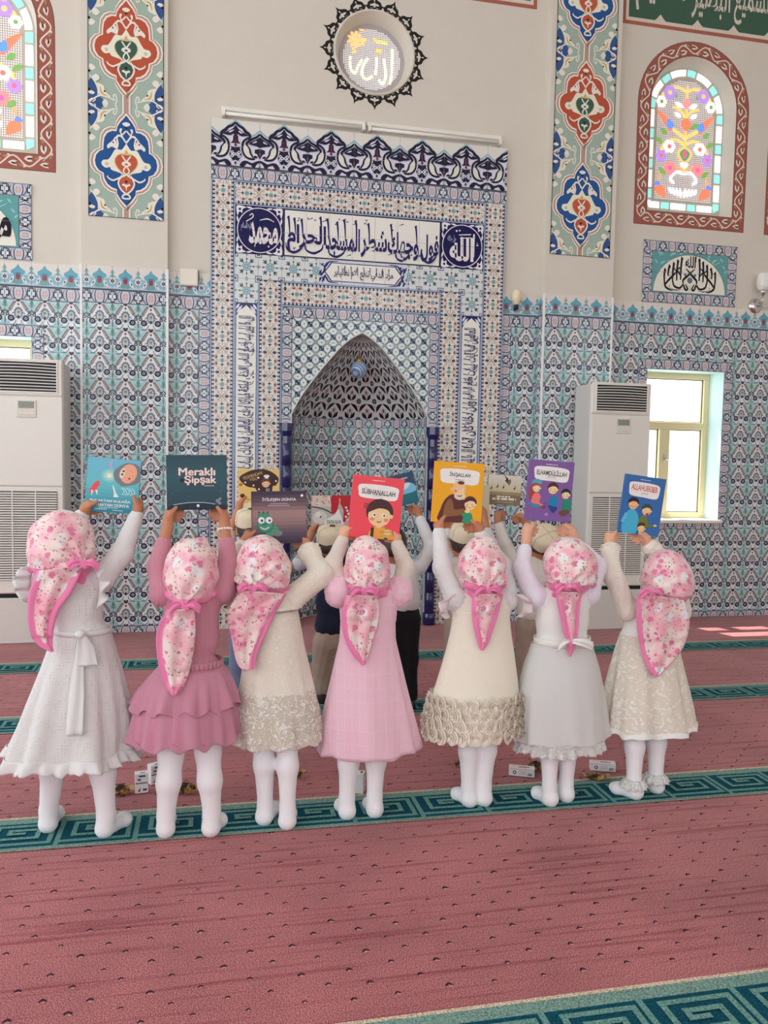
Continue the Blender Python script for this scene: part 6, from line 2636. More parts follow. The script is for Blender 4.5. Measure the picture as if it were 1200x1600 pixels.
def girl(g):
    yb = g['y']
    heels = [on_floor(*p) for p in g['heel']]
    toes = [on_floor(*p) for p in g['toe']]
    base = (heels[0] + heels[1]) / 2
    org = np.array((base[0], yb, 0.0))
    root = empty('person', tuple(org))
    tag(root, g['label'], 'person', 'people in headscarves holding up books')
    A = lambda q: at(q[0], q[1], yb + (q[2] if len(q) > 2 else 0))
    sh = [A(g['sh'][0]), A(g['sh'][1])]
    neck0 = (sh[0] + sh[1]) / 2
    C = A(g['head'])
    a_, b_ = g['hs']
    rows = g['rows']
    wl, wr = at(rows[0][1], rows[0][0], yb), at(rows[0][2], rows[0][0], yb)
    waist = (wl + wr) / 2
    ww = (wr[0] - wl[0]) / 2
    hip = waist + np.array([(base[0] - waist[0]) * .3, 0, -.09])
    if hip[2] < .44:
        hip[2] = .44
    skin = SKIN[g.get('skin', 0)]
    # ---- body
    R = rotm(0, g.get('tilt', 0), 0)
    hs = b_ * .90
    pr = face_prims(C + np.array([0, .005, 0]), R, hs)
    shw = (sh[1][0] - sh[0][0]) / 2
    chest = neck0 + np.array([0, 0, -.055])
    pr += [cone(C + np.array([0, -.01, -.05]), neck0 + np.array([0, 0, .0]), .036, .038, .02),
           ball(chest, (shw * .82, .054, .082), .03), ball((chest + waist) / 2, (ww * .76, .050, .10), .03),
           ball(waist, (ww * .74, .050, .06), .03), ball(hip, (.085, .066, .07), .03)]
    legp, tprims = [], []
    for k in (0, 1):
        d = toes[k] - heels[k]
        d[2] = 0
        L = np.linalg.norm(d)
        d = d / L if L > 1e-6 else np.array([0, 1., 0])
        if L < .12:
            d = unit(d + np.array([0, .6, 0]))
        L = min(.165, max(.135, L))
        hb = heels[k] + d * .026
        hb[2] = .030
        an = hb + d * .008 + np.array([0, 0, .045])
        hp = hip + np.array([(-1 if k == 0 else 1) * .048, 0, -.03])
        kn = (hp + an) / 2 + np.array([0, .012, .01])
        tb = heels[k] + d * (L - .035)
        tb[2] = .022
        cf = kn * .55 + an * .45 + np.array([0, -.010, 0])
        legp.append((hp, kn, cf, an, hb, tb, d))
    for grow, dst in ((0.0, pr), (.0035, tprims)):
        for hp, kn, cf, an, hb, tb, d in legp:
            s = g.get('leg', 1.0)
            dst += [cone(hp, kn, .056 * s + grow, .040 * s + grow, .02), cone(kn, cf, .039 * s + grow, .0375 * s + grow, .02),
                    cone(cf, an, .0365 * s + grow, .0265 * s + grow, .02), cone(an, hb, .0265 * s + grow, .0275 + grow, .012),
                    cone(hb, tb, .0255 + grow, .0215 + grow, .015), cone(tb, tb + d * .018, .0215 + grow, .017 + grow, .01),
                    cone(tb + np.cross(d, [0, 0, 1]) * .010, tb - np.cross(d, [0, 0, 1]) * .010, .0175 + grow, .0175 + grow, .012)]
        if grow == 0:
            pass
    arms = []
    for k in (0, 1):
        el, wrp = A(g['el'][k]), A(g['wr'][k])
        inward = np.array([1., 0, 0]) if k == 0 else np.array([-1., 0, 0])
        hp_, P_, i_, n_ = hand_prims(wrp, el, inward, np.array([0, -1., 0]))
        arms.append((sh[k], el, wrp))
        pr += [cone(sh[k], el, .036, .029, .02), cone(el, wrp, .0275, .0185, .014)] + hp_
    V, Q = blobmesh(pr, .0052)
    V = smooth_mesh(V, Q, 1, .4)
    quick('body', V, Q, skin, root, org)
    for sx in (-1, 1):
        ec = C + R @ (np.array([sx * .33, .80, .02]) * hs) + np.array([0, .005, 0])
        ev, eq = blobmesh([ball(ec, (.011, .006, .007), .001)], .003)
        quick('eye', ev, eq, EYE, root, org)
    lc = C + R @ (np.array([0, .90, -.50]) * hs) + np.array([0, .005, 0])
    lv, lq = blobmesh([ball(lc, (.016, .006, .006), .001)], .003)
    quick('mouth', lv, lq, LIP, root, org)
    V, Q = blobmesh(tprims, .0058)
    V = smooth_mesh(V, Q, 1, .4)
    quick('tights', V, Q, TIGHTS, root, org)
    # ---- top of the dress with sleeves
    bp = [ball(chest, (shw * .95, .070, .092), .03), ball((chest + waist) / 2, (max(ww * .96, shw * .72), .068, .105), .035),
          ball(waist + np.array([0, 0, -.004]), (ww * .98, .072, .035), .03),
          cone(sh[0], sh[1], .040, .040, .03)]
    V, Q = blobmesh(bp, .0065)
    V = wrinkle(smooth_mesh(V, Q, 2), Q, g.get('crease', .0012), 46, g['seed'])
    quick('bodice', V, Q, g['top'], root, org)
    for k, (s_, e_, w_) in enumerate(arms):
        t = g.get('sleeve', (1.0, 1.0))[k]
        end = e_ + (w_ - e_) * t
        r0, r1, r2 = g.get('sr', (.043, .037, .026))
        sp = [cone(s_ + (neck0 - s_) * .25, s_, r0, r0, .02), cone(s_, e_, r0, r1, .02), cone(e_, end, r1 * .97, r2, .016)]
        if g.get('cuff'):
            sp.append(cone(end, end + unit(w_ - e_) * .010, r2 * 1.25, r2 * 1.3, .006))
        V, Q = blobmesh(sp, .0058)
        V = wrinkle(smooth_mesh(V, Q, 2), Q, .0016, 60, g['seed'] + k)
        quick('sleeve', V, Q, g.get('sleevem', g['top']), root, org)
        if g.get('puff'):
            V, Q = blobmesh([ball(s_ + np.array([0, 0, .006]), (.050, .056, .052), .01), cone(s_, s_ + (e_ - s_) * .25, .05, .046, .02)], .0058)
            V = wrinkle(smooth_mesh(V, Q, 1), Q, .0022, 70, g['seed'] + 5 + k)
            quick('puff_sleeve', V, Q, g['top'], root, org)
        if g.get('cuff'):
            th = np.linspace(0, 2 * PI, 48)
            ax_ = unit(w_ - e_)
            u_ = unit(np.cross(ax_, [0, 1, .2]))
            v_ = np.cross(ax_, u_)
            G_ = np.array([[end + ax_ * (.006 + .016 * s) + (u_ * math.cos(t_) + v_ * math.sin(t_)) * (r2 + .002 + (.012 + .004 * math.sin(9 * t_)) * s) for t_ in th] for s in (0, .35, .7, 1)])
            cloth('cuff_frill', G_, g.get('sleevem', g['top']), root, org, t=.002)
    # ---- skirt
    P = skirt_sheet(g.get('yoke', []) + rows, yb, g['seed'], g.get('folds', (7, 11, 17)), g.get('amp', .05), g.get('hemw', .006), g.get('depth', .64))
    cloth('skirt', P, g['skirt'], root, org, True)
    backs = (P[:, :, 1].min(1), P[:, :, 2].mean(1))

    def back_y(z):
        if z > backs[1][0]:
            return yb - .083
        return float(np.interp(z, backs[1][::-1], backs[0][::-1]))
    # ---- headscarf over the head, gathered at a knot
    kx, ky = g['knot']
    K = at(kx, ky, yb - .105)
    Cs = C + np.array([0, -.004, 0])
    sp = [ball(Cs, (a_, .108, b_), .02, R), ball(Cs + np.array([0, -.03, -.035]), (a_ * .94, .085, .070), .03),
          cone(Cs + np.array([0, .0, -.065]), neck0 + np.array([0, .0, .012]), .066, .070, .03),
          cone(Cs + np.array([(K - Cs)[0] * .3, -.05, -.05]), K, .045, .020, .03),
          cone(neck0 + np.array([0, .05, .0]), chest + np.array([0, .055, -.01]), .055, .045, .03)]
    if g.get('peak'):
        pk = at(g['peak'][0], g['peak'][1], yb)
        sp.append(cone(Cs + np.array([0, 0, b_ * .5]), pk + np.array([0, 0, -.014]), .06, .014, .02))
    sp.append(minus(C + R @ np.array([0, .128, -.008]), (.058, .06, .075)))
    V, Q = blobmesh(sp, .0056)
    V = smooth_mesh(V, Q, 2)
    N = vnormals(V, Q)
    D = V - K
    dist = np.linalg.norm(D, axis=1)
    ang = np.arctan2(D[:, 2], D[:, 0])
    s1 = g['seed'] * 1.7
    fold = np.sin(ang * 9 + s1 + 3 * dist / .1) + .6 * np.sin(ang * 15 + 2 * s1 - 14 * dist)
    env = np.exp(-dist / .11) * np.clip(dist / .03, 0, 1)
    soft = np.sin(V @ np.array([23., 9, 31]) + s1) + np.sin(V @ np.array([-31., 14, 17]) + 2 * s1)
    V = V + N * (.0090 * fold * env + .0022 * soft + .0016 * np.abs(np.sin(V @ np.array([41., -12, 9]) + s1 + 2 * np.sin(V[:, 2] * 22))))[:, None]
    rim = np.zeros(len(V))
    lowz = min(Cs[2] - .078, K[2] + .012)
    rim[(V[:, 2] < lowz + .012) & (V[:, 1] < yb - .02)] = 1
    sc_ = quick('headscarf', V, Q, SCARF, root, org, rim=rim)
    # knot: a small twisted lump and two strands from the sides
    kp = [ball(K + np.array([0, -.008, 0]), (.017, .014, .017), .006), ball(K + np.array([.006, -.012, -.008]), (.013, .010, .012), .006)]
    for sx in (-1, 1):
        kp.append(cone(Cs + np.array([sx * a_ * .82, -.045, -.072]), K + np.array([0, -.004, .0]), .014, .012, .008))
    V, Q = blobmesh(kp, .0045)
    V = wrinkle(smooth_mesh(V, Q, 1), Q, .0018, 120, g['seed'])
    quick('scarf_knot', V, Q, PINKRIM, sc_, (0, 0, 0) + org)
    for sx in (-1, 1):
        ln = g.get('wing', .05)
        G_ = ribbon([K + np.array([0, -.014, 0]), K + np.array([sx * ln * .55, -.026, .006]), K + np.array([sx * ln, -.018, -.012])], [.010, .026, .030], g['seed'] + sx, side=(sx * .25, 0, 1), sag=.003)
        cloth('scarf_bow', G_, PINKRIM, sc_, org, t=.002)
    # hanging corner
    Lp, Rp = g['tailL'], g['tailR']
    m = 40
    tt = np.linspace(0, 1, m)

    def smoothcurve(pp):
        c_ = np.array(crom([np.array(p_, float) for p_ in pp], 8))
        return np.stack([np.interp(tt, np.linspace(0, 1, len(c_)), c_[:, q_]) for q_ in (0, 1)], 1)
    Lc, Rc = smoothcurve(Lp), smoothcurve(Rp)
    nn = 26
    G_ = np.zeros((m, nn, 3))
    rm = np.zeros((m, nn))
    for i in range(m):
        for j in range(nn):
            s = j / (nn - 1)
            px, py = Lc[i] + (Rc[i] - Lc[i]) * s
            py += 10 * (tt[i]) * 0
            z_ = at(px, py, yb - .1)[2]
            y_ = back_y(z_) - .016 - .012 * math.sin(PI * s) - .007 * (1 - .4 * tt[i]) * math.sin(s * 13 + g['seed'] + 2 * tt[i]) * min(1, 4 * tt[i] + .3)
            y_ = min(y_, yb - .098 - .03 * max(0, 1 - 5 * tt[i]) * math.sin(PI * s))
            G_[i, j] = at(px, py, y_)
    for i in range(m):
        for j in range(nn):
            dl = np.linalg.norm(G_[i, j] - G_[:, 0], axis=1).min()
            dr = np.linalg.norm(G_[i, j] - G_[:, -1], axis=1).min()
            de = min(dl if 'L' in g['rimside'] else 9, dr if 'R' in g['rimside'] else 9)
            lim = .021 if tt[i] > .12 else .010
            rm[i, j] = 1.0 if de < lim else 0.0
    cloth('scarf_tail', G_, SCARF, sc_, org, t=.0025, rim=rm)
    sc_['label'] = 'pink rose-print satin headscarf'
    for o in list(sc_.children):
        pass
    return dict(root=root, org=org, yb=yb, back=back_y, chest=chest, waist=waist, sh=sh, neck=neck0, K=K, P=P, arms=arms)


YB = -3.43
cream_lace = fabric('cream_lace', S(216, 207, 192), .8, .2, 'lace', S(228, 221, 208), scale=1.7)
cream_lace_hem = fabric('cream_lace_hem', S(214, 205, 190), .8, .2, 'lace', S(232, 226, 214), trans=.4, scale=1.5)
white_dot = fabric('white_dotted_cotton', S(203, 202, 200), .8, .2, 'dots')
white_plain = fabric('white_cotton', S(206, 205, 204), .8, .2)
rose_knit = fabric('rose_rib_knit', S(190, 128, 144), .85, .3, 'ribs')
tulle = fabric('rose_tulle', S(194, 134, 154), .8, .4, trans=.16)
tulle_in = fabric('rose_lining', S(188, 124, 146), .8, .4)
pink_block = fabric('pale_pink_jacquard', S(224, 180, 194), .75, .3, 'blocks', S(229, 188, 201))
grey_knit = fabric('grey_beige_knit', S(204, 194, 184), .85, .3)
ivory_fleck = fabric('ivory_fleck', S(222, 214, 198), .85, .2, 'flecks', S(170, 158, 140))
ivory_rose = fabric('ivory_chiffon', (0.92, 0.84, 0.715, 1.0), .85, .1)
ivory_satin = fabric('ivory_satin', S(226, 224, 216), .6, .3)
lilac_white = fabric('lilac_white_voile', S(214, 208, 218), .8, .3)
ivory_emb = fabric('ivory_embroidery', S(208, 199, 184), .75, .2, 'lace', S(228, 222, 210), scale=1.25)

GIRLS = [
    dict(label='person in white dotted dress with hanging sash, at the left end of the row', seed=1, y=YB,
         heel=[(72, 1305), (155, 1312)], toe=[(92, 1272), (203, 1284)], sh=[(62, 908), (158, 905)], el=[(64, 855, .10), (190, 866, .05)], wr=[(128, 806, .11), (213, 806, .11)],
         head=(97, 853), hs=(.110, .126), tilt=.12, knot=(131, 880), skin=1,
         rows=[(984, 86, 172), (1010, 76, 178), (1050, 60, 188), (1100, 40, 198), (1140, 26, 204), (1176, 14, 206)], folds=(5, 8, 13), amp=.17,
         tailL=[(58, 892), (44, 935), (46, 985), (60, 1008), (80, 1019)], tailR=[(132, 882), (112, 925), (92, 952), (83, 985), (83, 1018)], rimside='LR',
         top=white_dot, skirt=white_dot, sleevem=white_plain, sr=(.043, .040, .026), leg=1.05),
    dict(label='person in rose knit top and tiered tulle skirt, second from the left end', seed=2, y=YB - .06,
         heel=[(258, 1313), (325, 1311)], toe=[(264, 1276), (348, 1284)], sh=[(254, 928), (346, 925)], el=[(247, 886, .05), (357, 884, .05)], wr=[(262, 822, .09), (351, 822, .09)],
         head=(299, 892), hs=(.090, .112), knot=(289, 946), peak=(318, 838), skin=1,
         rows=[(1036, 253, 345), (1058, 236, 358), (1085, 220, 362), (1120, 210, 365), (1150, 207, 366)], folds=(8, 13, 21), amp=.06, hemw=.01,
         tailL=[(262, 952), (245, 985), (246, 1030), (258, 1070), (270, 1087)], tailR=[(304, 952), (305, 990), (299, 1035), (288, 1070), (272, 1087)], rimside='L',
         top=rose_knit, skirt=tulle_in, sleeve=(.55, .55), sr=(.042, .037, .030), leg=1.02),
    dict(label='person in cream lace dress with scalloped collar, third from the left end', seed=3, y=YB - .01,
         heel=[(408, 1293), (448, 1300)], toe=[(434, 1266), (452, 1272)], sh=[(374, 938), (452, 938)], el=[(366, 892, .08), (503, 898, .02)], wr=[(382, 856, .11), (480, 858, .11)],
         head=(410, 884), hs=(.096, .110), knot=(394, 916),
         rows=[(985, 388, 470), (1010, 386, 474), (1045, 380, 482), (1075, 376, 488), (1080, 375, 489), (1115, 374, 490), (1140, 374, 490)], folds=(6, 10, 15), amp=.07,
         tailL=[(378, 922), (357, 955), (362, 1000), (370, 1035), (382, 1049)], tailR=[(447, 928), (432, 955), (415, 990), (402, 1020), (398, 1044)], rimside='R',
         top=cream_lace, skirt=cream_lace, sr=(.044, .044, .034), sleeve=(.75, .75), cuff=True, leg=.9, skin=1, yoke=[(952, 386, 464)]),
    dict(label='person in pale pink dress with puff sleeves, fourth in the row', seed=4, y=YB,
         heel=[(545, 1284), (588, 1281)], toe=[(530, 1264), (577, 1262)], sh=[(530, 928), (622, 928)], el=[(520, 882, .04), (634, 886, .04)], wr=[(535, 846, .11), (621, 852, .11)],
         head=(573, 883), hs=(.080, .108), knot=(568, 922),
         rows=[(1000, 532, 616), (1030, 526, 622), (1080, 516, 632), (1130, 506, 643), (1172, 502, 652)], folds=(4, 7, 11), amp=.11,
         tailL=[(540, 930), (534, 965), (537, 995), (550, 1022), (566, 1039)], tailR=[(592, 930), (592, 965), (586, 990), (578, 1015), (570, 1039)], rimside='L',
         top=pink_block, skirt=pink_block, sleevem=grey_knit, puff=True, sr=(.038, .034, .026), leg=.92, yoke=[(958, 534, 616)]),
    dict(label='person in ivory dress with fabric roses round the hem, third from the right end', seed=5, y=YB + .02,
         heel=[(740, 1264), (758, 1263)], toe=[(711, 1246), (748, 1240)], sh=[(712, 938), (792, 938)], el=[(691, 888, .04), (790, 888, .08)], wr=[(686, 832, .11), (751, 836, .11)],
         head=(752, 882), hs=(.087, .109), knot=(760, 920),
         rows=[(985, 706, 796), (1020, 698, 801), (1060, 686, 806), (1095, 675, 809), (1138, 666, 811)], folds=(3, 5, 9), amp=.02,
         tailL=[(738, 928), (737, 955), (741, 985), (747, 1005), (752, 1016)], tailR=[(786, 928), (778, 960), (770, 985), (763, 1005), (756, 1016)], rimside='LR',
         top=ivory_fleck, skirt=ivory_fleck, sleevem=white_plain, sr=(.040, .036, .026), leg=.92, skin=1, yoke=[(950, 711, 793)]),
    dict(label='person in white layered dress with belt bow and lace hem, second from the right end', seed=6, y=YB,
         heel=[(866, 1263), (886, 1257)], toe=[(836, 1244), (878, 1236)], sh=[(838, 935), (920, 930)], el=[(816, 888, .04), (934, 884, .06)], wr=[(823, 842, .11), (897, 842, .11)],
         head=(889, 882), hs=(.098, .110), knot=(884, 916),
         rows=[(1000, 838, 918), (1015, 832, 922), (1050, 826, 924), (1095, 820, 929), (1135, 816, 932), (1158, 815, 933)], folds=(5, 8, 13), amp=.12,
         tailL=[(868, 925), (874, 955), (882, 990), (886, 1010), (889, 1026)], tailR=[(908, 925), (906, 955), (903, 990), (898, 1010), (892, 1026)], rimside='LR',
         top=ivory_satin, skirt=ivory_satin, sleevem=lilac_white, sr=(.040, .036, .028), sleeve=(.6, .6), leg=.88),
    dict(label='person in ivory embroidered dress and frilled ankle socks, at the right end', seed=7, y=YB + .02,
         heel=[(1002, 1251), (1031, 1243)], toe=[(956, 1237), (1006, 1226)], sh=[(982, 955), (1062, 955)], el=[(959, 902, .02), (1058, 892, .08)], wr=[(953, 856, .10), (1013, 852, .10)],
         head=(1040, 900), hs=(.098, .102), tilt=.05, knot=(1014, 924),
         rows=[(990, 972, 1050), (1010, 966, 1056), (1050, 957, 1064), (1095, 948, 1073), (1136, 942, 1079)], folds=(6, 9, 14), amp=.14,
         tailL=[(996, 928), (994, 965), (1000, 1010), (1010, 1040), (1022, 1058)], tailR=[(1068, 936), (1077, 970), (1070, 1005), (1050, 1035), (1026, 1058)], rimside='L',
         top=ivory_satin, skirt=ivory_emb, sleevem=fabric('ivory_net', S(216, 206, 194), .8, .3, 'dots', S(228, 220, 210)), sr=(.042, .038, .030), sleeve=(.82, .82), cuff=True, leg=.92),
]
KIDS = [girl(g) for g in GIRLS]

# ------------------------------------------------------------------ trimmings of the dresses
def back_of(k, px, py, off=.012):
    z = at(px, py, k['yb'] - .1)[2]
    return at(px, py, k['back'](z) - off)


k = KIDS[0]
r, org = k['root'], k['org']
# frills at the armholes, sash with two ends, hem ruffle
G_ = frill([at(60, 882, YB - .04), at(50, 898, YB - .055), at(50, 924, YB - .055), at(62, 948, YB - .04)], (-1, -.45, .1), .055, 4.5, 1)
cloth('armhole_frill', G_, white_plain, r, org)
G_ = frill([at(138, 878, YB - .05), at(150, 896, YB - .075), at(156, 922, YB - .075), at(152, 950, YB - .05)], (.55, -.75, .1), .05, 3.5, 2)
cloth('armhole_frill', G_, white_plain, r, org)
th = np.linspace(0, 2 * PI, 60, endpoint=False)
for nm, kk, py_, w_, mt in (('belt', KIDS[0], 986, .018, white_plain), ('belt', KIDS[5], 1001, .03, ivory_satin)):
    P0 = kk['P'][0]
    cx_, hw_ = (P0[:, 0].max() + P0[:, 0].min()) / 2, (P0[:, 0].max() - P0[:, 0].min()) / 2 + .004
    z_ = P0[:, 2].mean()
    G_ = np.array([[(cx_ + hw_ * math.cos(t), kk['yb'] + max(hw_ * .64, .080) * math.sin(t), z_ + dz) for t in th] for dz in (w_ / 2, 0, -w_ / 2)])
    cloth(nm, G_, mt, kk['root'], kk['org'], True)
G_ = ribbon([back_of(k, 124, 992, .016), back_of(k, 122, 1030, .018), back_of(k, 120, 1090, .018), back_of(k, 116, 1150, .018)], [.016, .036, .05, .056], 1)
cloth('sash_end', G_, white_plain, r, org)
G_ = ribbon([back_of(k, 126, 990, .02), back_of(k, 134, 1010, .024), back_of(k, 138, 1040, .024)], [.014, .05, .064], 2)
cloth('sash_end', G_, white_plain, r, org)
V, Q = blobmesh([ball(back_of(k, 125, 991, .02), (.018, .014, .015), .006)], .005)
quick('sash_knot', V, Q, white_plain, r, org)


def hem_ruffle(k, name, drop, flare, waves, mat, nrow=7, up=.012, amp=.012, grow=1.0):
    P = k['P']
    ring, prev = P[-1], P[-4]
    n = len(ring)
    # finer round the hem
    t = np.linspace(0, n, n * 2, endpoint=False)
    rx = np.interp(t, np.arange(n + 1), np.append(ring[:, 0], ring[0, 0]))
    ry = np.interp(t, np.arange(n + 1), np.append(ring[:, 1], ring[0, 1]))
    rz = np.interp(t, np.arange(n + 1), np.append(ring[:, 2], ring[0, 2]))
    cx_, cy_ = ring[:, 0].mean(), ring[:, 1].mean()
    G_ = np.zeros((nrow, len(t), 3))
    for i in range(nrow):
        s = i / (nrow - 1)
        dx, dy = rx - cx_, ry - cy_
        L = np.hypot(dx, dy)
        d = .003 + flare * s + amp * s * np.sin(waves * 2 * PI * t / n)
        G_[i, :, 0] = rx * 1 + dx / L * d
        G_[i, :, 1] = ry + dy / L * d
        G_[i, :, 2] = rz + up - (drop + up) * s + .003 * s * np.sin(waves * 4 * PI * t / n)
    return cloth(name, G_, mat, k['root'], k['org'], True, t=.002)


hem_ruffle(KIDS[0], 'hem_ruffle', .028, .016, 26, white_plain)
hem_ruffle(KIDS[2], 'hem_scallop', .022, .008, 18, cream_lace_hem, amp=.006)
hem_ruffle(KIDS[5], 'lace_hem', .032, .008, 24, fabric('white_lace_trim', S(226, 222, 216), .8, .2, 'lace', S(238, 236, 232), trans=.4, scale=1.6), amp=.008)
hem_ruffle(KIDS[6], 'hem_edge', .008, .003, 8, ivory_satin, amp=.003)

# tulle tiers
for rows_, sd, nf in (([(1037, 250, 348), (1060, 230, 362), (1080, 215, 368), (1103, 207, 371)], 21, (9, 14, 23)), ([(1060, 234, 360), (1095, 214, 366), (1130, 206, 370), (1156, 202, 371)], 22, (8, 13, 21))):
    P = skirt_sheet(rows_, KIDS[1]['yb'], sd, nf, .10, .012)
    cloth('tulle_tier', P, tulle, KIDS[1]['root'], KIDS[1]['org'], True, t=.0015)
k = KIDS[1]
P0 = k['P'][0]
cx_, hw_ = (P0[:, 0].max() + P0[:, 0].min()) / 2, (P0[:, 0].max() - P0[:, 0].min()) / 2
G_ = np.array([[(cx_ + (hw_ + .005 + .004 * math.sin(40 * t)) * math.cos(t), k['yb'] + (max(hw_ * .64, .078) + .005 + .004 * math.sin(40 * t)) * math.sin(t), P0[:, 2].mean() + dz) for t in np.linspace(0, 2 * PI, 200, endpoint=False)] for dz in (.016, .008, 0, -.008)])
cloth('gathered_waist', G_, rose_knit, k['root'], k['org'], True)
# bead bracelet
wv_ = k['arms'][1][2]
ev_ = k['arms'][1][1]
ax_ = unit(wv_ - ev_)
u_ = unit(np.cross(ax_, [0, 1, 0]))
v_ = np.cross(ax_, u_)
br = empty('bracelet', (0, 0, 0), k['root'])
bme = None
for q in range(16):
    t = q * 2 * PI / 16
    pos = wv_ - ax_ * .012 + (u_ * math.cos(t) + v_ * math.sin(t)) * .0235 - org * 0 - k['org']
    if bme is None:
        mb = MB().lathe([(.0045 * math.sin(a), -.0045 * math.cos(a)) for a in np.linspace(.1, PI - .1, 6)], n=8)
        bme = mesh_data('bead', mb.v, mb.f, plain('pearl', S(228, 222, 214), .25), True)
    o = link(bpy.data.objects.new('bead', bme), br)
    o.location = pos

# lace collar of the third girl and embroidered flounce
k = KIDS[2]
G_ = np.zeros((9, 60, 3))
for i in range(9):
    for j in range(60):
        s, t = i / 8, -PI * .95 + j / 59 * PI * .9
        rr_ = .052 + .066 * s + (.006 * abs(math.sin(7 * t)) if i == 8 else 0)
        G_[i, j] = k['neck'] + np.array([rr_ * 1.12 * math.cos(t), rr_ * .80 * math.sin(t) - .004, .034 - .058 * s ** 1.5])
cloth('lace_collar', G_, cream_lace, k['root'], k['org'], t=.003)
P = skirt_sheet([(1077, 373, 491), (1105, 368, 497), (1130, 365, 500), (1158, 364, 503)], k['yb'], 31, (8, 13, 20), .075, .006)
cloth('lace_flounce', P, cream_lace_hem, k['root'], k['org'], True, t=.0015)

# outer veil of the sixth girl and her bow
k = KIDS[5]
P = skirt_sheet([(1003, 833, 922), (1040, 820, 932), (1085, 809, 940), (1130, 803, 944), (1150, 801, 946)], k['yb'], 61, (6, 9, 14), .07, .006)
cloth('voile_overskirt', P, fabric('ivory_voile', S(226, 224, 218), .8, .3, trans=.45), k['root'], k['org'], True, t=.0012)
for sx, (px, py) in ((-1, (872, 1012)), (1, (926, 1010))):
    G_ = ribbon([back_of(k, 892, 1002, .026), back_of(k, (892 + px) / 2, (1002 + py) / 2 - 2, .04), back_of(k, px, py, .03)], [.012, .03, .036], 5 + sx, side=(.1, 0, 1))
    cloth('belt_bow', G_, ivory_satin, k['root'], k['org'])

# fabric roses round the hem of the fifth girl
k = KIDS[4]
mb_v, mb_f = [], []


def rose_mesh():
    """chiffon rosette: rings of gathered petals standing out from the cloth"""
    mb = MB()
    for ring, (rad, hgt, nn_, ph) in enumerate(((.004, .021, 3, 0.), (.0095, .019, 4, .6), (.0155, .015, 5, 1.4), (.0215, .010, 6, 2.3))):
        n_ = 26
        P = np.zeros((4, n_, 3))
        for i in range(4):
            s_ = i / 3
            for j in range(n_):
                a_ = j * 2 * PI / n_
                w_ = abs(math.sin(nn_ * a_ / 2 + ph))
                rr_ = rad * (.75 + .65 * s_) + .0035 * s_ * w_
                P[i, j] = (rr_ * math.cos(a_), -(hgt * (.25 + .75 * s_ ** .7) * (.78 + .3 * w_)) + .004 * s_ ** 3, rr_ * math.sin(a_))
        mb.grid(P, wrap=True)
        Q_ = P.copy()
        Q_[:, :, 0] *= .93
        Q_[:, :, 2] *= .93
        Q_[:, :, 1] += .0012
        mb.grid(Q_, True, wrap=True)
    mb.lathe([(.026, -.001), (.024, .004), (.004, .007)], n=14)
    n0 = 4 * 2 * 4 * 26
    mb.v = mb.v[:n0] + [(x, -z, y) for x, y, z in mb.v[n0:]]
    return mesh_data('fabric_rose', mb.v, mb.f, ivory_rose, True)


ROSE = rose_mesh()
P = k['P']
zt_, zb_ = at(735, 1086, k['yb'])[2], P[-1][:, 2].mean()
rn = random.Random(8)
for row_ in range(4):
    nr_ = 27
    for q in range(nr_):
        t = (q + .5 * (row_ % 2)) / nr_ * 2 * PI
        z_ = zt_ + (zb_ - zt_) * (row_ + .25) / 3.4
        zz = P[:, :, 2].mean(1)
        i_ = int(np.clip(np.searchsorted(-zz, -z_), 1, len(zz) - 1))
        th_i = int(t / (2 * PI) * P.shape[1]) % P.shape[1]
        p_ = P[i_, th_i]
        o = link(bpy.data.objects.new('fabric_rose', ROSE), k['root'])
        cx_, cy_ = P[i_, :, 0].mean(), P[i_, :, 1].mean()
        dirv = unit((p_[0] - cx_, p_[1] - cy_, 0))
        o.location = (p_[0] + dirv[0] * .004 - k['org'][0], p_[1] + dirv[1] * .004 - k['org'][1], z_ + rn.uniform(-.004, .004))
        s_ = rn.uniform(.85, 1.12)
        o.scale = (s_, s_ * 1.1, s_)
        o.rotation_euler = (rn.uniform(-.2, .2), rn.uniform(0, 6), 0)
        o.rotation_euler = (Matrix.Rotation(math.atan2(dirv[1], dirv[0]) + PI / 2, 3, 'Z') @ Matrix.Rotation(rn.uniform(0, 6), 3, 'Y')).to_euler()
# flutter sleeves of the fifth girl
for px, sx in ((700, -1), (808, 1)):
    s_ = k['sh'][0 if sx < 0 else 1]
    G_ = frill([s_ + np.array([sx * .01, -.05, .035]), s_ + np.array([sx * .04, -.055, .01]), s_ + np.array([sx * .045, -.045, -.03]), s_ + np.array([sx * .03, -.03, -.06])], (sx * .9, -.35, -.1), .04, 2.5, 4 + sx)
    cloth('flutter_sleeve', G_, fabric('blush_voile', S(232, 208, 208), .8, .3, trans=.2), k['root'], k['org'])
# frilled ankle socks of the seventh girl
k = KIDS[6]
for hx, tx in zip(GIRLS[6]['heel'], GIRLS[6]['toe']):
    h_, t_ = on_floor(*hx), on_floor(*tx)
    d = unit(t_ - h_)
    c_ = h_ + d * .034
    G_ = np.zeros((5, 70, 3))
    for i in range(5):
        for j in range(70):
            a_ = j / 69 * 2 * PI
            s = i / 4
            rr_ = .031 + .020 * s + .007 * s * math.sin(11 * a_)
            G_[i, j] = (c_[0] + rr_ * math.cos(a_), c_[1] + rr_ * math.sin(a_), .080 - .034 * s ** 1.3 + .004 * s * math.sin(11 * a_ + 1))
    cloth('sock_frill', G_, fabric('white_lace_trim', S(226, 222, 216)), k['root'], k['org'], t=.002)


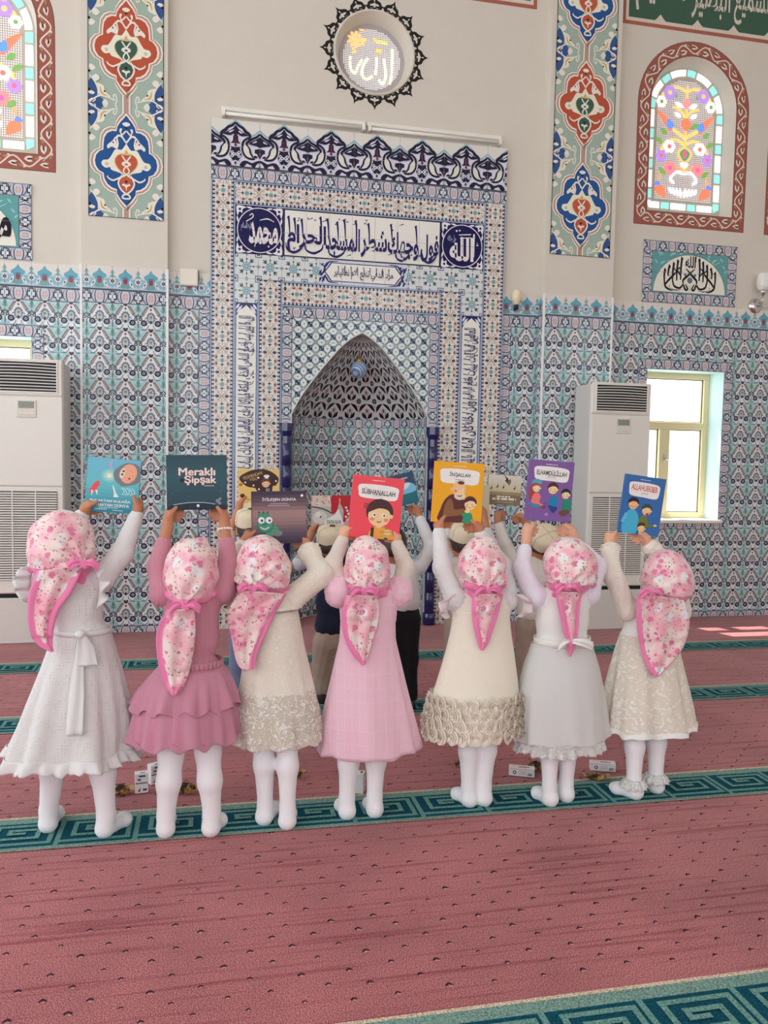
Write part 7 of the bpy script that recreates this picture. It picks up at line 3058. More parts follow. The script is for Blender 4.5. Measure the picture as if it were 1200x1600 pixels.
# ------------------------------------------------------------------ boys nearer the niche
def boy(b):
    yb = b['y']
    A = lambda q: at(q[0], q[1], yb + (q[2] if len(q) > 2 else 0))
    sh = [A(b['sh'][0]), A(b['sh'][1])]
    neck0 = (sh[0] + sh[1]) / 2
    C = A(b['head'])
    org = np.array((neck0[0], yb, 0.0))
    root = empty('person', tuple(org))
    tag(root, b['label'], 'person', 'people near the niche holding up books')
    skin = SKIN[b.get('skin', 1)]
    hs = b.get('hs', .098)
    R = rotm(b.get('nod', -.1), 0, 0)
    waist = np.array((neck0[0], yb, at(b['sh'][0][0], b['waist'], yb)[2]))
    hip = waist + np.array([0, 0, -.05])
    shw = max(.085, (sh[1][0] - sh[0][0]) / 2)
    chest = neck0 + np.array([0, 0, -.07])
    pr = face_prims(C, R, hs)
    pr += [cone(C + np.array([0, -.01, -.05]), neck0, .036, .040, .02), ball(chest, (shw * .8, .055, .09), .03),
           ball((chest + waist) / 2, (.072, .052, .12), .03), ball(hip, (.078, .06, .07), .03)]
    legs, shoes = [], []
    for sx in (-1, 1):
        hp = hip + np.array([sx * .045, 0, -.03])
        an = np.array((neck0[0] + sx * .055, yb + .0, .065))
        kn = (hp + an) / 2 + np.array([0, .01, 0])
        d = unit((sx * .25, 1, 0))
        hb = np.array((an[0], yb - .015, .028))
        tb = hb + d * .115
        pr += [cone(hp, kn, .052, .038, .02), cone(kn, an, .038, .025, .02), cone(an, hb, .025, .026, .01), cone(hb, tb, .025, .02, .01)]
        legs += [cone(hp, kn, .064, .052, .03), cone(kn, an + np.array([0, 0, .01]), .050, .046, .03)]
        shoes.append([cone(hb, hb + np.array([0, 0, .02]), .031, .029, .01), cone(hb, tb, .030, .027, .012)])
    arms = []
    for k_ in (0, 1):
        el, wr_ = A(b['el'][k_]), A(b['wr'][k_])
        inward = np.array([1., 0, 0]) if k_ == 0 else np.array([-1., 0, 0])
        hp_, _, _, _ = hand_prims(wr_, el, inward, np.array([0, -1., 0]))
        pr += [cone(sh[k_], el, .034, .028, .02), cone(el, wr_, .027, .0185, .014)] + hp_
        arms.append((sh[k_], el, wr_))
    V, Q = blobmesh(pr, .0064)
    quick('body', smooth_mesh(V, Q, 1, .4), Q, skin, root, org)
    for sx in (-1, 1):
        ec = C + R @ (np.array([sx * .33, .80, .02]) * hs)
        ev, eq = blobmesh([ball(ec, (.011, .006, .007), .001)], .003)
        quick('eye', ev, eq, EYE, root, org)
    hv, hq = blobmesh([ball(C + R @ np.array([0, -.010, .012]), (hs * .80, hs * .88, hs * .96), .01, R), cone(C + np.array([0, -.055, -.02]), C + np.array([0, -.05, -.055]), .05, .036, .02), minus(C + R @ np.array([0, .105, -.03]), (.085, .08, .085)), minus(C + np.array([0, 0, -.12]), (.13, .13, .085))], .0064)
    quick('hair', smooth_mesh(hv, hq, 1), hq, HAIR, root, org)
    # trousers
    legs += [ball(hip, (.088, .070, .065), .03), ball(waist + np.array([0, 0, -.01]), (.084, .066, .05), .03)]
    V, Q = blobmesh(legs, .008)
    V = wrinkle(smooth_mesh(V, Q, 2), Q, .003, 38, b['seed'])
    quick('trousers', V, Q, b['legs'], root, org)
    for s_ in shoes:
        V, Q = blobmesh(s_, .0075)
        quick('shoe' if b.get('shoe') else 'sock', V, Q, b.get('foot', plain('dark_sock', S(40, 40, 46), .8)), root, org)
    # shirt
    hem = waist + np.array([0, 0, b.get('hemdrop', -.03)])
    sp = [ball(chest, (shw * .96, .072, .10), .03), ball((chest + hem) / 2, (.094, .072, .13), .03), ball(hem + np.array([0, 0, .055]), (.099, .079, .075), .04), cone(sh[0], sh[1], .042, .042, .03), cone(neck0, neck0 + np.array([0, -.005, .022]), .048, .046, .015)]
    V, Q = blobmesh(sp, .0075)
    V = wrinkle(smooth_mesh(V, Q, 2), Q, .0025, 42, b['seed'] + 3)
    quick('vest' if b.get('vest') else 'shirt', V, Q, b['top'], root, org)
    for k_, (s_, e_, w_) in enumerate(arms):
        end = e_ + (w_ - e_) * b.get('sleeve', .7)
        if b.get('sleeve', .7) < 0:
            end = s_ + (e_ - s_) * .8
            sp = [cone(s_, end, .043, .042, .02)]
        else:
            sp = [cone(s_, e_, .043, .038, .02), cone(e_, end, .037, .029, .015)]
        V, Q = blobmesh(sp, .007)
        V = wrinkle(smooth_mesh(V, Q, 2), Q, .0022, 60, b['seed'] + k_)
        quick('sleeve', V, Q, b.get('sleevem', b['top']), root, org)
    # round cap
    if b.get('cap', True):
        cm = fabric('beige_cap_cotton', S(206, 192, 166), .85, .2)
        n_ = 32
        rc = hs * .86
        prof = [(rc * 1.0, -.020), (rc * 1.02, .0), (rc * .99, .028), (rc * .93, .045), (rc * .70, .055), (rc * .35, .060), (.004, .061)]
        mb = MB().lathe(prof, n=n_, cap=False)
        mb.lathe([(r_ - .003, z_ - .002) for r_, z_ in prof], n=n_, cap=False)
        ct_ = b.get('captilt', .28)
        cb_ = C + R @ np.array([0, -.012 - .05 * math.sin(ct_), hs * .40 * math.cos(ct_)]) - org
        o = mb.build('cap', cm, root, True, loc=tuple(cb_))
        o.rotation_euler = (b.get('captilt', .28), b.get('caproll', 0), 0)
        sm = MB()
        for q in range(4):
            t = q * PI / 2 + .4
            sm.tube([(r_ * math.cos(t) * 1.004, r_ * math.sin(t) * 1.004, z_ + .0005) for r_, z_ in prof], .0012, 5)
        sm.build('cap_seam', plain('seam_thread', S(170, 156, 130), .8), o, True)
    return root


taupe = fabric('taupe_cotton', S(158, 140, 126), .85, .1)
BOYS = [
    dict(label='person in navy vest and taupe trousers with beige cap, behind the cream lace dress', seed=11, y=-2.03, sh=[(489, 872), (552, 874)], el=[(463, 882, .03), (580, 878, .05)], wr=[(486, 836, .10), (548, 838, .10)],
         head=(518, 850), waist=985, legs=taupe, top=fabric('navy_knit', S(30, 34, 52), .9, .1), vest=True, sleevem=fabric('pale_blue_shirt', S(190, 200, 212), .8, .2), sleeve=-1, captilt=.30),
    dict(label='person in white shirt and black trousers, behind the pale pink dress', seed=12, y=-2.22, sh=[(600, 888), (655, 886)], el=[(590, 850, .05), (674, 856, .02)], wr=[(606, 808, .10), (655, 808, .10)],
         head=(612, 852), waist=945, legs=fabric('black_cotton', S(24, 24, 28), .9, .1), top=fabric('white_shirt', S(206, 206, 208), .8, .2), sleeve=.9, cap=False, shoe=True, foot=plain('black_shoe', S(28, 28, 30), .4)),
    dict(label='person in pale shirt with beige cap, mostly hidden behind the rose hem dress', seed=13, y=-2.28, sh=[(702, 880), (752, 880)], el=[(694, 852, .04), (766, 850, .04)], wr=[(705, 808, .10), (756, 808, .10)],
         head=(725, 848), waist=952, legs=taupe, top=fabric('oat_shirt', S(198, 190, 180), .85, .2), sleevem=fabric('grey_white_shirt', S(198, 198, 204), .8, .2), sleeve=.45, caproll=.1),
    dict(label='person in loose cream shirt, beige cap tilted back, behind the white layered dress', seed=14, y=-2.20, sh=[(808, 886), (868, 884)], el=[(788, 850, .04), (884, 852, .05)], wr=[(779, 818, .09), (822, 818, .09)],
         head=(846, 850), waist=958, legs=taupe, top=fabric('cream_linen', S(206, 202, 194), .85, .2), sleeve=.85, captilt=.85, hemdrop=-.05),
    dict(label='person in white shirt with ivory cap, hidden behind the cream lace dress', seed=15, y=-2.25, sh=[(366, 876), (418, 878)], el=[(356, 842, .04), (432, 846, .04)], wr=[(373, 796, .10), (428, 800, .10)],
         head=(394, 826), waist=950, legs=fabric('blue_denim', S(98, 108, 136), .85, .1), top=fabric('white_shirt', S(206, 206, 208)), sleeve=.2, captilt=.2, skin=1),
]
for b in BOYS:
    boy(b)
# ================================================================== books held up
paper = plain('page_paper', S(226, 220, 208), .8)


def book(label, TL, TR, BL, Y, draw, side, th=.010, outline=None, tall=None):
    """a closed book; its printed cover looks back at the room. draw(art, w, h) paints with 0,0 at the top left, y down"""
    a, b, c = at(*TL, Y), at(*TR, Y), at(*BL, Y)
    ex = b - a
    w = float(np.linalg.norm(ex))
    ang = math.atan2(ex[2], ex[0])
    dn = np.array([math.sin(ang), 0, -math.cos(ang)])
    h = float((c - a) @ dn) if tall is None else tall
    org = a + ex / 2 + dn * h
    root = empty('book', tuple(org))
    root.rotation_euler = (0, -ang, 0)
    tag(root, label, 'book', 'picture books held up')
    art = Art()
    draw(art, w, h)
    cov = plain('cover_board_%s' % label[:12].replace(' ', '_'), side, .4)
    if outline is None:
        art = art.clip([(1, 0, w - .0008), (-1, 0, -.0008), (0, 1, h - .0008), (0, -1, -.0008)])
        MB().box(-w / 2, w / 2, -th / 2 - .002, -th / 2, 0, h, .0006).build('front_cover', cov, root)
        MB().box(-w / 2, w / 2, th / 2, th / 2 + .002, 0, h, .0006).build('back_cover', cov, root)
        MB().box(-w / 2 + .002, w / 2 - .004, -th / 2, th / 2, .003, h - .003).build('page_block', paper, root)
        MB().box(-w / 2 - .0015, -w / 2 + .0015, -th / 2 - .002, th / 2 + .002, 0, h, .0006).build('spine', cov, root)
    else:
        pts = [((u - .5) * w, (1 - v_) * h) for u, v_ in outline]
        n = len(pts)
        for nm, y0, y1, mt in (('front_cover', -th / 2 - .002, -th / 2, cov), ('page_block', -th / 2, th / 2, paper), ('back_cover', th / 2, th / 2 + .002, cov)):
            vv = [(x, y0, z) for x, z in pts] + [(x, y1, z) for x, z in pts]
            mobj(nm, vv, [tuple(range(n))[::-1], tuple(range(n, 2 * n))] + [(k, (k + 1) % n, n + (k + 1) % n, n + k) for k in range(n)], mt, root)
    fn = lambda x, y, hh: (x - w / 2, -th / 2 - .002 - hh, h - y)
    V, F, C = art.data(fn=fn, eps=.00008)
    F = [q[::-1] for q in F]
    mobj('cover_print', V, F, PRINT, root, cols=C)
    return root


def up_text(a, t, x, y, w, h, c, bold=.0, rot=0.0):
    """lettering for a drawing whose y runs down"""
    v, f = letters(t, bold)
    e = np.maximum(v.max(0) - v.min(0), 1e-6)
    v = v * np.array([w / e[0], -h / e[1]])
    if rot:
        v = np.stack([v[:, 0] * math.cos(rot) - v[:, 1] * math.sin(rot), v[:, 0] * math.sin(rot) + v[:, 1] * math.cos(rot)], 1)
    a.mesh(v + np.array([x, y]), [q[::-1] for q in f], c)


def lines(a, x0, x1, y, c, hgt, n=1):
    """a line of writing too small to read: short dashes"""
    rn = random.Random(int(y * 1e5))
    x = x0
    while x < x1:
        l_ = rn.uniform(.5, 1.4) * hgt * 2.4
        a.rect(x, y - hgt / 2, min(x1, x + l_), y + hgt / 2, c)
        x += l_ + hgt * .6


def face(a, x, y, r, skin, hair, look=0.0, smile=True, closed=False):
    a.ell(x, y - r * .18, r * 1.08, r * 1.02, hair, 16)
    a.ell(x, y + r * .12, r * .90, r * .86, skin, 16)
    a.poly(crom([np.array(p) for p in [(x - r * .95, y - r * .1), (x - r * .6, y - r * .95), (x + r * .2, y - r * 1.15), (x + r * 1.0, y - r * .5), (x + r * .95, y + r * .1), (x + r * .65, y - r * .35), (x - r * .1, y - r * .45)]], 4, True), hair)
    a.circ(x + r * .92, y + r * .12, r * .17, skin, 8)
    for sx in (-.38, .38):
        ex = x + r * (sx + look * .12)
        if closed:
            a.stroke([(ex - r * .14, y + r * .05), (ex, y + r * .12), (ex + r * .14, y + r * .05)], r * .07, S(70, 40, 34))
        else:
            a.circ(ex, y + r * .08, r * .17, S(240, 236, 228), 8)
            a.circ(ex + r * .04, y + r * .08, r * .085, S(60, 36, 30), 6)
        a.ell(x + r * sx * 1.45, y + r * .42, r * .2, r * .14, S(232, 130, 104), 8)
    if smile:
        a.stroke([(x - r * .16, y + r * .55), (x, y + r * .63), (x + r * .18, y + r * .52)], r * .07, S(130, 54, 44))


def title_plate(a, w, h, text, ink, y0=.14, y1=.33, x0=.12, x1=.90, ty=None, tw=.62, thh=.085):
    P = [(x0, y0 + .01), (.3, y0 - .01), (.6, y0 - .008), (x1 - .02, y0 + .02), (x1 + .005, (y0 + y1) / 2), (x1 - .05, y1 + .005), (.5, y1), (x0 + .05, y1 - .015), (x0 - .005, (y0 + y1) / 2)]
    a.poly(crom([np.array((x * w, y * h)) for x, y in P], 3, True), S(222, 218, 214))
    up_text(a, text, w * (x0 + x1) / 2, h * (ty or (y0 + .068)), w * tw, h * thh, ink, .018, .025)
    lines(a, w * .42, w * .60, h * (y1 - .065), S(120, 116, 116), h * .012)
    lines(a, w * .40, w * .62, h * (y1 - .035), S(160, 156, 154), h * .006)
    lines(a, w * .36, w * .62, h * .065, S(236, 220, 214), h * .010)


def d_sea(a, w, h):
    n = 14
    for k in range(n):
        t = k / (n - 1)
        c = (S(104, 176, 200), S(92, 178, 186), S(30, 124, 146))
        cc = [c[0][i] * (1 - 2 * t) + c[1][i] * 2 * t if t < .5 else c[1][i] * (2 - 2 * t) + c[2][i] * (2 * t - 1) for i in range(3)] + [1]
        a.rect(0, h * k / n, w, h * (k + 1) / n, tuple(cc))
    for r_, c in ((.16, S(120, 190, 190)), (.11, S(150, 204, 196)), (.06, S(210, 216, 190)), (.03, S(236, 232, 206))):
        a.ell(w * .42, h * .32, w * r_, h * r_ * .8, c, 14)
    a.poly(crom([np.array((x * w, y * h)) for x, y in [(.52, .38), (.50, .24), (.62, .12), (.78, .06), (.98, .12), (.99, .4), (.80, .48), (.68, .5), (.6, .46)]], 4, True), S(110, 118, 122))
    a.ell(w * .78, h * .26, w * .155, h * .185, S(240, 160, 130), 16, .3)
    a.ell(w * .66, h * .26, w * .05, h * .10, S(240, 200, 186), 10, .2)
    a.circ(w * .68, h * .22, w * .022, S(60, 40, 44), 8)
    a.circ(w * .66, h * .28, w * .022, S(60, 40, 44), 8)
    a.circ(w * .80, h * .35, w * .02, S(90, 50, 50), 8)
    for dx, dy in ((.82, .2), (.86, .3), (.76, .38), (.84, .4)):
        a.circ(w * dx, h * dy, w * .01, S(190, 90, 70), 6)
    a.stroke([(w * .45, h * .2), (w * .43, h * .12), (w * .46, h * .05)], w * .025, S(220, 140, 180))
    a.poly(crom([np.array((x * w, y * h)) for x, y in [(.10, .55), (.16, .46), (.24, .43), (.25, .5), (.20, .58), (.22, .66), (.15, .62), (.10, .68), (.07, .6)]], 3, True), S(214, 78, 84))
    a.poly([(w * .10, h * .6), (w * .14, h * .62), (w * .11, h * .72)], S(236, 220, 220))
    a.poly([(w * .17, h * .6), (w * .22, h * .6), (w * .22, h * .70)], S(236, 220, 220))
    a.poly(crom([np.array((x * w, y * h)) for x, y in [(.49, .5), (.52, .52), (.56, .62), (.62, .70), (.55, .71), (.52, .7), (.53, .64)]], 3, True), S(232, 238, 238))
    for k in range(5):
        a.stroke([(w * (.66 + .05 * k), h * .52), (w * (.72 + .05 * k), h * (.6 + .02 * (k % 2))), (w * (.68 + .05 * k), h * .66)], w * .018, S(170, 210, 222))
    up_text(a, 'KULAKTAN KULAĞA', w * .47, h * .78, w * .76, h * .058, S(236, 240, 240), .02)
    up_text(a, 'OYNAYAN DÜNYA', w * .48, h * .86, w * .70, h * .066, S(236, 240, 240), .02)
    lines(a, w * .26, w * .62, h * .915, S(210, 226, 230), h * .010)
    lines(a, w * .2, w * .42, h * .945, S(210, 226, 230), h * .012)
    lines(a, w * .52, w * .72, h * .955, S(210, 226, 230), h * .010)


def d_space(a, w, h):
    n = 12
    for k in range(n):
        t = abs(k / (n - 1) - .4)
        a.rect(0, h * k / n, w, h * (k + 1) / n, S(28 + 6 * (1 - t), 78 - 34 * t, 88 - 30 * t))
    rn = random.Random(2)
    for k in range(30):
        a.circ(rn.uniform(0, w), rn.uniform(0, h * .85), w * rn.uniform(.003, .007), S(80, 130, 136), 5)
    a.poly([(0, h * .93), (w * .12, h * .90), (w * .35, h * .865), (w * .6, h * .865), (w * .82, h * .90), (w, h * .92), (w, h), (0, h)], S(18, 34, 50))
    a.stroke([(w * .1, h * .905), (w * .35, h * .868), (w * .6, h * .868), (w * .8, h * .9)], h * .014, S(150, 170, 180))
    a.circ(w * .51, h * .925, w * .025, S(226, 226, 220), 10)
    for dx, dy, r_ in ((.84, .84, .035), (.88, .80, .025), (.87, .88, .03)):
        a.circ(w * dx, h * dy, w * r_, S(110, 128, 140), 10)
    for (t_, y, ww, hh, xx) in (('Meraklı', .30, .60, .135, .50), ('Şipşak', .46, .52, .17, .555)):
        for dx, dy in ((-.008, .006), (.008, .006), (0, .014), (0, -.006)):
            up_text(a, t_, w * (xx + dx), h * (y + dy), w * ww, h * hh, S(206, 96, 110))
        for dx, dy in ((-.006, 0), (.006, 0), (0, .004)):
            up_text(a, t_, w * (xx + dx), h * (y + dy), w * ww, h * hh, S(240, 214, 206))
    a.circ(w * .25, h * .46, w * .036, S(16, 30, 40), 12)
    lines(a, w * .62, w * .78, h * .56, S(226, 200, 196), h * .012)


def d_worm(a, w, h):
    n = 14
    st_ = [(58, 42, 62), (96, 74, 84), (150, 120, 116), (132, 104, 104), (86, 70, 84), (52, 44, 66)]
    for k in range(n):
        t = k / (n - 1) * 5
        i = min(4, int(t))
        c0, c1 = st_[i], st_[i + 1]
        a.rect(0, h * k / n, w, h * (k + 1) / n, S(*[c0[j] + (c1[j] - c0[j]) * (t - i) for j in range(3)]))
    up_text(a, 'İYİLEŞEN DÜNYA', w * .50, h * .155, w * .62, h * .085, S(232, 226, 228), .015)
    lines(a, w * .34, w * .66, h * .235, S(200, 190, 196), h * .009)
    lines(a, w * .29, w * .70, h * .270, S(200, 190, 196), h * .011)
    a.circ(w * .92, h * .085, w * .026, S(232, 228, 232), 10)
    g1, g2 = S(62, 138, 112), S(40, 100, 88)
    for dx, dy, r_ in ((.40, .76, .10), (.33, .78, .10), (.24, .64, .15), (.22, .52, .12)):
        a.circ(w * dx, h * dy, w * r_, g2, 14)
        a.circ(w * dx, h * (dy - .012), w * r_ * .9, g1, 14)
    for dx in (.17, .31):
        a.circ(w * dx, h * .55, w * .062, S(226, 232, 226), 12)
        a.circ(w * dx + w * .01, h * .555, w * .026, S(44, 78, 120), 8)
    for dx in (.12, .20, .28):
        a.stroke([(w * dx, h * .45), (w * (dx + .01), h * .40)], w * .014, g2, False)
        a.circ(w * (dx + .01), h * .395, w * .016, S(30, 60, 54), 6)
    a.stroke([(w * .15, h * .68), (w * .23, h * .72), (w * .31, h * .68)], w * .02, S(200, 214, 190))
    a.ell(w * .46, h * .80, w * .10, h * .06, S(110, 120, 112), 12)


def d_boy(a, w, h):
    a.rect(0, 0, w, h, S(226, 70, 82))
    title_plate(a, w, h, 'SÜBHANALLAH', S(52, 46, 50), .14, .36, .12, .90, .245, .66, .10)
    lines(a, w * .03, w * .07, h * .86, S(236, 150, 150), h * .012)
    a.poly(crom([np.array((x * w, y * h)) for x, y in [(.40, 1.02), (.44, .84), (.58, .80), (.80, .84), (.88, 1.02)]], 3, True), S(222, 150, 60))
    for sx in (.46, .74):
        a.stroke([(w * sx, h * .82), (w * sx, h)], w * .06, S(52, 44, 48), False)
    a.ell(w * .58, h * .79, w * .05, h * .04, S(232, 178, 130))
    face(a, w * .57, h * .60, w * .25, S(238, 190, 140), S(66, 34, 38), -.4)
    for k in range(4):
        a.stroke([(w * .34, h * (.44 + .02 * k)), (w * .24, h * (.45 + .025 * k))], w * .012, S(90, 60, 60), False)
    a.ell(w * .76, h * .90, w * .11, h * .075, S(200, 156, 90), 14)
    a.ell(w * .76, h * .885, w * .075, h * .04, S(226, 190, 120), 12)
    a.stroke([(w * .62, h * .88), (w * .92, h * .875)], h * .012, S(150, 106, 60), False)


def d_elder(a, w, h):
    a.rect(0, 0, w, h, S(238, 158, 14))
    title_plate(a, w, h, 'İNŞALLAH', S(46, 58, 60), .12, .355, .12, .90, .205, .42, .095)
    bro, rob = S(84, 34, 34), S(126, 84, 46)
    a.poly(crom([np.array((x * w, y * h)) for x, y in [(.13, .985), (.16, .78), (.24, .62), (.38, .53), (.58, .58), (.66, .72), (.62, .985)]], 3, True), bro)
    a.poly(crom([np.array((x * w, y * h)) for x, y in [(.22, .92), (.24, .72), (.33, .60), (.40, .66), (.44, .78), (.62, .76), (.66, .82), (.52, .88), (.34, .90)]], 3, True), rob)
    a.ell(w * .51, h * .44, w * .135, h * .135, S(226, 178, 128), 16)
    a.ell(w * .53, h * .555, w * .115, h * .065, S(206, 196, 170), 14)
    a.ell(w * .53, h * .50, w * .085, h * .06, S(232, 190, 146), 12)
    a.ell(w * .54, h * .335, w * .07, h * .03, S(80, 44, 34), 10)
    a.ell(w * .36, h * .45, w * .03, h * .035, S(226, 178, 128), 8)
    for dx in (.48, .60):
        a.circ(w * dx, h * .445, w * .024, S(240, 236, 228), 8)
        a.circ(w * dx + w * .006, h * .447, w * .012, S(50, 34, 30), 6)
    a.ell(w * .44, h * .475, w * .04, h * .025, S(236, 120, 84), 8)
    a.stroke([(w * .48, h * .545), (w * .53, h * .56), (w * .57, h * .54)], h * .014, S(90, 50, 40))
    a.poly(crom([np.array((x * w, y * h)) for x, y in [(.58, .86), (.64, .83), (.78, .83), (.82, .92), (.82, 1.0), (.62, 1.0), (.63, .9)]], 3, True), S(26, 140, 104))
    a.ell(w * .70, h * .80, w * .05, h * .03, S(238, 196, 150))
    face(a, w * .75, h * .675, w * .125, S(240, 200, 152), S(76, 26, 36), -.5, True, True)


def d_three(a, w, h):
    a.rect(0, 0, w, h, S(116, 82, 146))
    title_plate(a, w, h, 'ELHAMDÜLİLLAH', S(50, 46, 54), .11, .335, .12, .89, .195, .68, .105)
    a.poly(crom([np.array((x * w, y * h)) for x, y in [(.03, .60), (.05, .45), (.14, .42), (.16, .58), (.08, .66)]], 3, True), S(150, 60, 60))
    face(a, w * .19, h * .46, w * .095, S(240, 204, 150), S(160, 64, 60), .4)
    a.poly(crom([np.array((x * w, y * h)) for x, y in [(.07, .40), (.12, .33), (.24, .32), (.30, .36), (.28, .40), (.16, .38)]], 3, True), S(66, 160, 176))
    a.poly(crom([np.array((x * w, y * h)) for x, y in [(.10, .72), (.13, .58), (.22, .54), (.30, .60), (.28, .70), (.38, .74), (.2, .78)]], 3, True), S(226, 112, 108))
    a.poly(crom([np.array((x * w, y * h)) for x, y in [(.04, .70), (.12, .78), (.28, .78), (.3, .74), (.14, .72)]], 3, True), S(50, 130, 150))
    face(a, w * .56, h * .46, w * .115, S(240, 200, 146), S(74, 30, 40), -.3, True, True)
    a.poly(crom([np.array((x * w, y * h)) for x, y in [(.46, .70), (.54, .60), (.66, .57), (.70, .74), (.6, .78), (.52, .74)]], 3, True), S(20, 116, 166))
    a.poly(crom([np.array((x * w, y * h)) for x, y in [(.48, .74), (.6, .75), (.7, .77), (.62, .86), (.55, .83)]], 3, True), S(26, 60, 120))
    face(a, w * .86, h * .535, w * .10, S(240, 202, 150), S(28, 24, 40), -.4, True, True)
    a.poly(crom([np.array((x * w, y * h)) for x, y in [(.80, .80), (.80, .66), (.88, .61), (.98, .64), (.99, .80)]], 3, True), S(24, 126, 104))
    a.poly(crom([np.array((x * w, y * h)) for x, y in [(.74, .84), (.86, .79), (.98, .81), (.92, .88), (.8, .9)]], 3, True), S(100, 66, 50))
    a.ell(w * .38, h * .775, w * .06, h * .03, S(120, 54, 84), 12)
    a.stroke([(w * .36, h * .72), (w * .44, h * .70), (w * .40, h * .74)], w * .012, S(120, 54, 84))
    a.circ(w * .46, h * .89, w * .03, S(196, 176, 206), 8)
    a.circ(w * .46, h * .89, w * .018, S(116, 82, 146), 8)


def d_family(a, w, h):
    a.rect(0, 0, w, h, S(46, 98, 158))
    title_plate(a, w, h, 'ALLAHUEKBER', S(192, 84, 60), .12, .36, .12, .87, .205, .66, .10)
    a.poly(crom([np.array((x * w, y * h)) for x, y in [(.10, 1.0), (.06, .82), (.14, .64), (.26, .58), (.40, .64), (.46, .80), (.40, 1.0)]], 3, True), S(64, 164, 196))
    a.stroke([(w * .14, h * .66), (w * .05, h * .82)], w * .08, S(84, 178, 206), False)
    face(a, w * .27, h * .49, w * .13, S(226, 172, 112), S(40, 24, 38), .4)
    a.poly(crom([np.array((x * w, y * h)) for x, y in [(.46, .84), (.48, .72), (.58, .66), (.68, .74), (.66, .88)]], 3, True), S(104, 112, 40))
    face(a, w * .62, h * .57, w * .125, S(232, 184, 130), S(50, 70, 66), .3)
    a.ell(w * .64, h * .64, w * .04, h * .02, S(150, 40, 36), 8)
    face(a, w * .55, h * .88, w * .105, S(232, 188, 130), S(66, 40, 34), .0, True, True)
    a.stroke([(w * .62, h * .86), (w * .84, h * .82)], w * .07, S(96, 110, 44), False)
    a.ell(w * .88, h * .815, w * .045, h * .02, S(232, 190, 150), 8)


def d_stage(a, w, h):
    a.rect(0, 0, w, h, S(176, 176, 170))
    a.rect(0, 0, w * .55, h * .36, S(206, 190, 178))
    rn = random.Random(5)
    for k in range(26):
        a.circ(rn.uniform(0, w * .5), rn.uniform(h * .03, h * .3), w * .02, S(*rn.choice([(170, 110, 100), (236, 230, 220), (150, 140, 130)])), 6)
    a.poly(crom([np.array((x * w, y * h)) for x, y in [(.52, 0), (1, 0), (1, .25), (.94, .7), (.80, .9), (.82, .5), (.70, .25), (.66, .5), (.52, .62), (.5, .3)]], 2, True), S(176, 30, 48))
    a.poly([(w * .7, h * .1), (w * .74, h * .1), (w * .72, h * .5)], S(226, 160, 70))
    a.ell(w * .22, h * .72, w * .18, h * .22, S(206, 202, 196), 16)
    a.circ(w * .18, h * .62, w * .07, S(222, 218, 212), 12)
    a.circ(w * .24, h * .70, w * .025, S(60, 60, 66), 8)
    a.stroke([(0, h * .36), (w * .3, h * .44), (w * .52, h * .58)], h * .04, S(70, 56, 56))
    a.poly(crom([np.array((x * w, y * h)) for x, y in [(.36, .80), (.6, .62), (.68, .42), (.74, .62), (.8, .84), (.8, .98), (.36, .98)]], 2, True), S(226, 222, 218))
    up_text(a, 'ZAZA NUN', w * .57, h * .87, w * .36, h * .12, S(60, 44, 50), .01)
    for k in range(5):
        a.circ(w * (.88 + .03 * (k % 3)), h * (.4 + .1 * k), w * .03, S(230, 220, 216), 8)


def d_ice(a, w, h):
    a.rect(0, 0, w, h, S(52, 74, 102))
    a.rect(0, h * .55, w, h, S(36, 108, 120))
    a.poly(crom([np.array((x * w, y * h)) for x, y in [(.3, .6), (.5, .38), (.75, .3), (.96, .42), (.98, .62), (.6, .66)]], 3, True), S(120, 186, 214))
    a.poly(crom([np.array((x * w, y * h)) for x, y in [(.45, .5), (.65, .34), (.85, .36), (.7, .5)]], 3, True), S(206, 222, 232))
    lines(a, w * .3, w * .8, h * .16, S(226, 232, 238), h * .035)


def d_pale(a, w, h):
    a.rect(0, 0, w, h, S(182, 172, 150))
    lines(a, w * .2, w * .8, h * .2, S(140, 130, 110), h * .03)
    a.ell(w * .5, h * .6, w * .25, h * .2, S(200, 190, 170), 14)


def d_birds(a, w, h):
    n = 8
    for k in range(n):
        a.rect(0, h * .62 * k / n, w, h * .62 * (k + 1) / n, S(204 - 2 * k, 200 - 3 * k, 188 - 6 * k))
    a.rect(0, h * .56, w, h, S(150, 134, 104))
    a.rect(0, h * .66, w, h, S(124, 106, 82))
    dk = S(60, 44, 40)
    a.poly(crom([np.array((x * w, y * h)) for x, y in [(.46, .0), (.58, .1), (.62, .2), (.66, .3), (.58, .28), (.52, .2), (.48, .22), (.53, .12)]], 2, True), dk)
    a.poly(crom([np.array((x * w, y * h)) for x, y in [(.58, .22), (.66, .12), (.68, .24), (.62, .34)]], 2, True), S(120, 96, 84))
    for x, y in ((.10, .42), (.28, .36), (.46, .38), (.80, .40)):
        a.poly([(w * (x - .04), h * (y + .06)), (w * x, h * y), (w * (x + .015), h * (y - .10)), (w * (x + .03), h * (y + .04)), (w * x, h * (y + .07))], dk)
    lines(a, w * .28, w * .68, h * .72, S(222, 214, 200), h * .05)
    lines(a, w * .15, w * .86, h * .80, S(226, 220, 206), h * .07)
    lines(a, w * .3, w * .8, h * .90, S(190, 176, 150), h * .02)


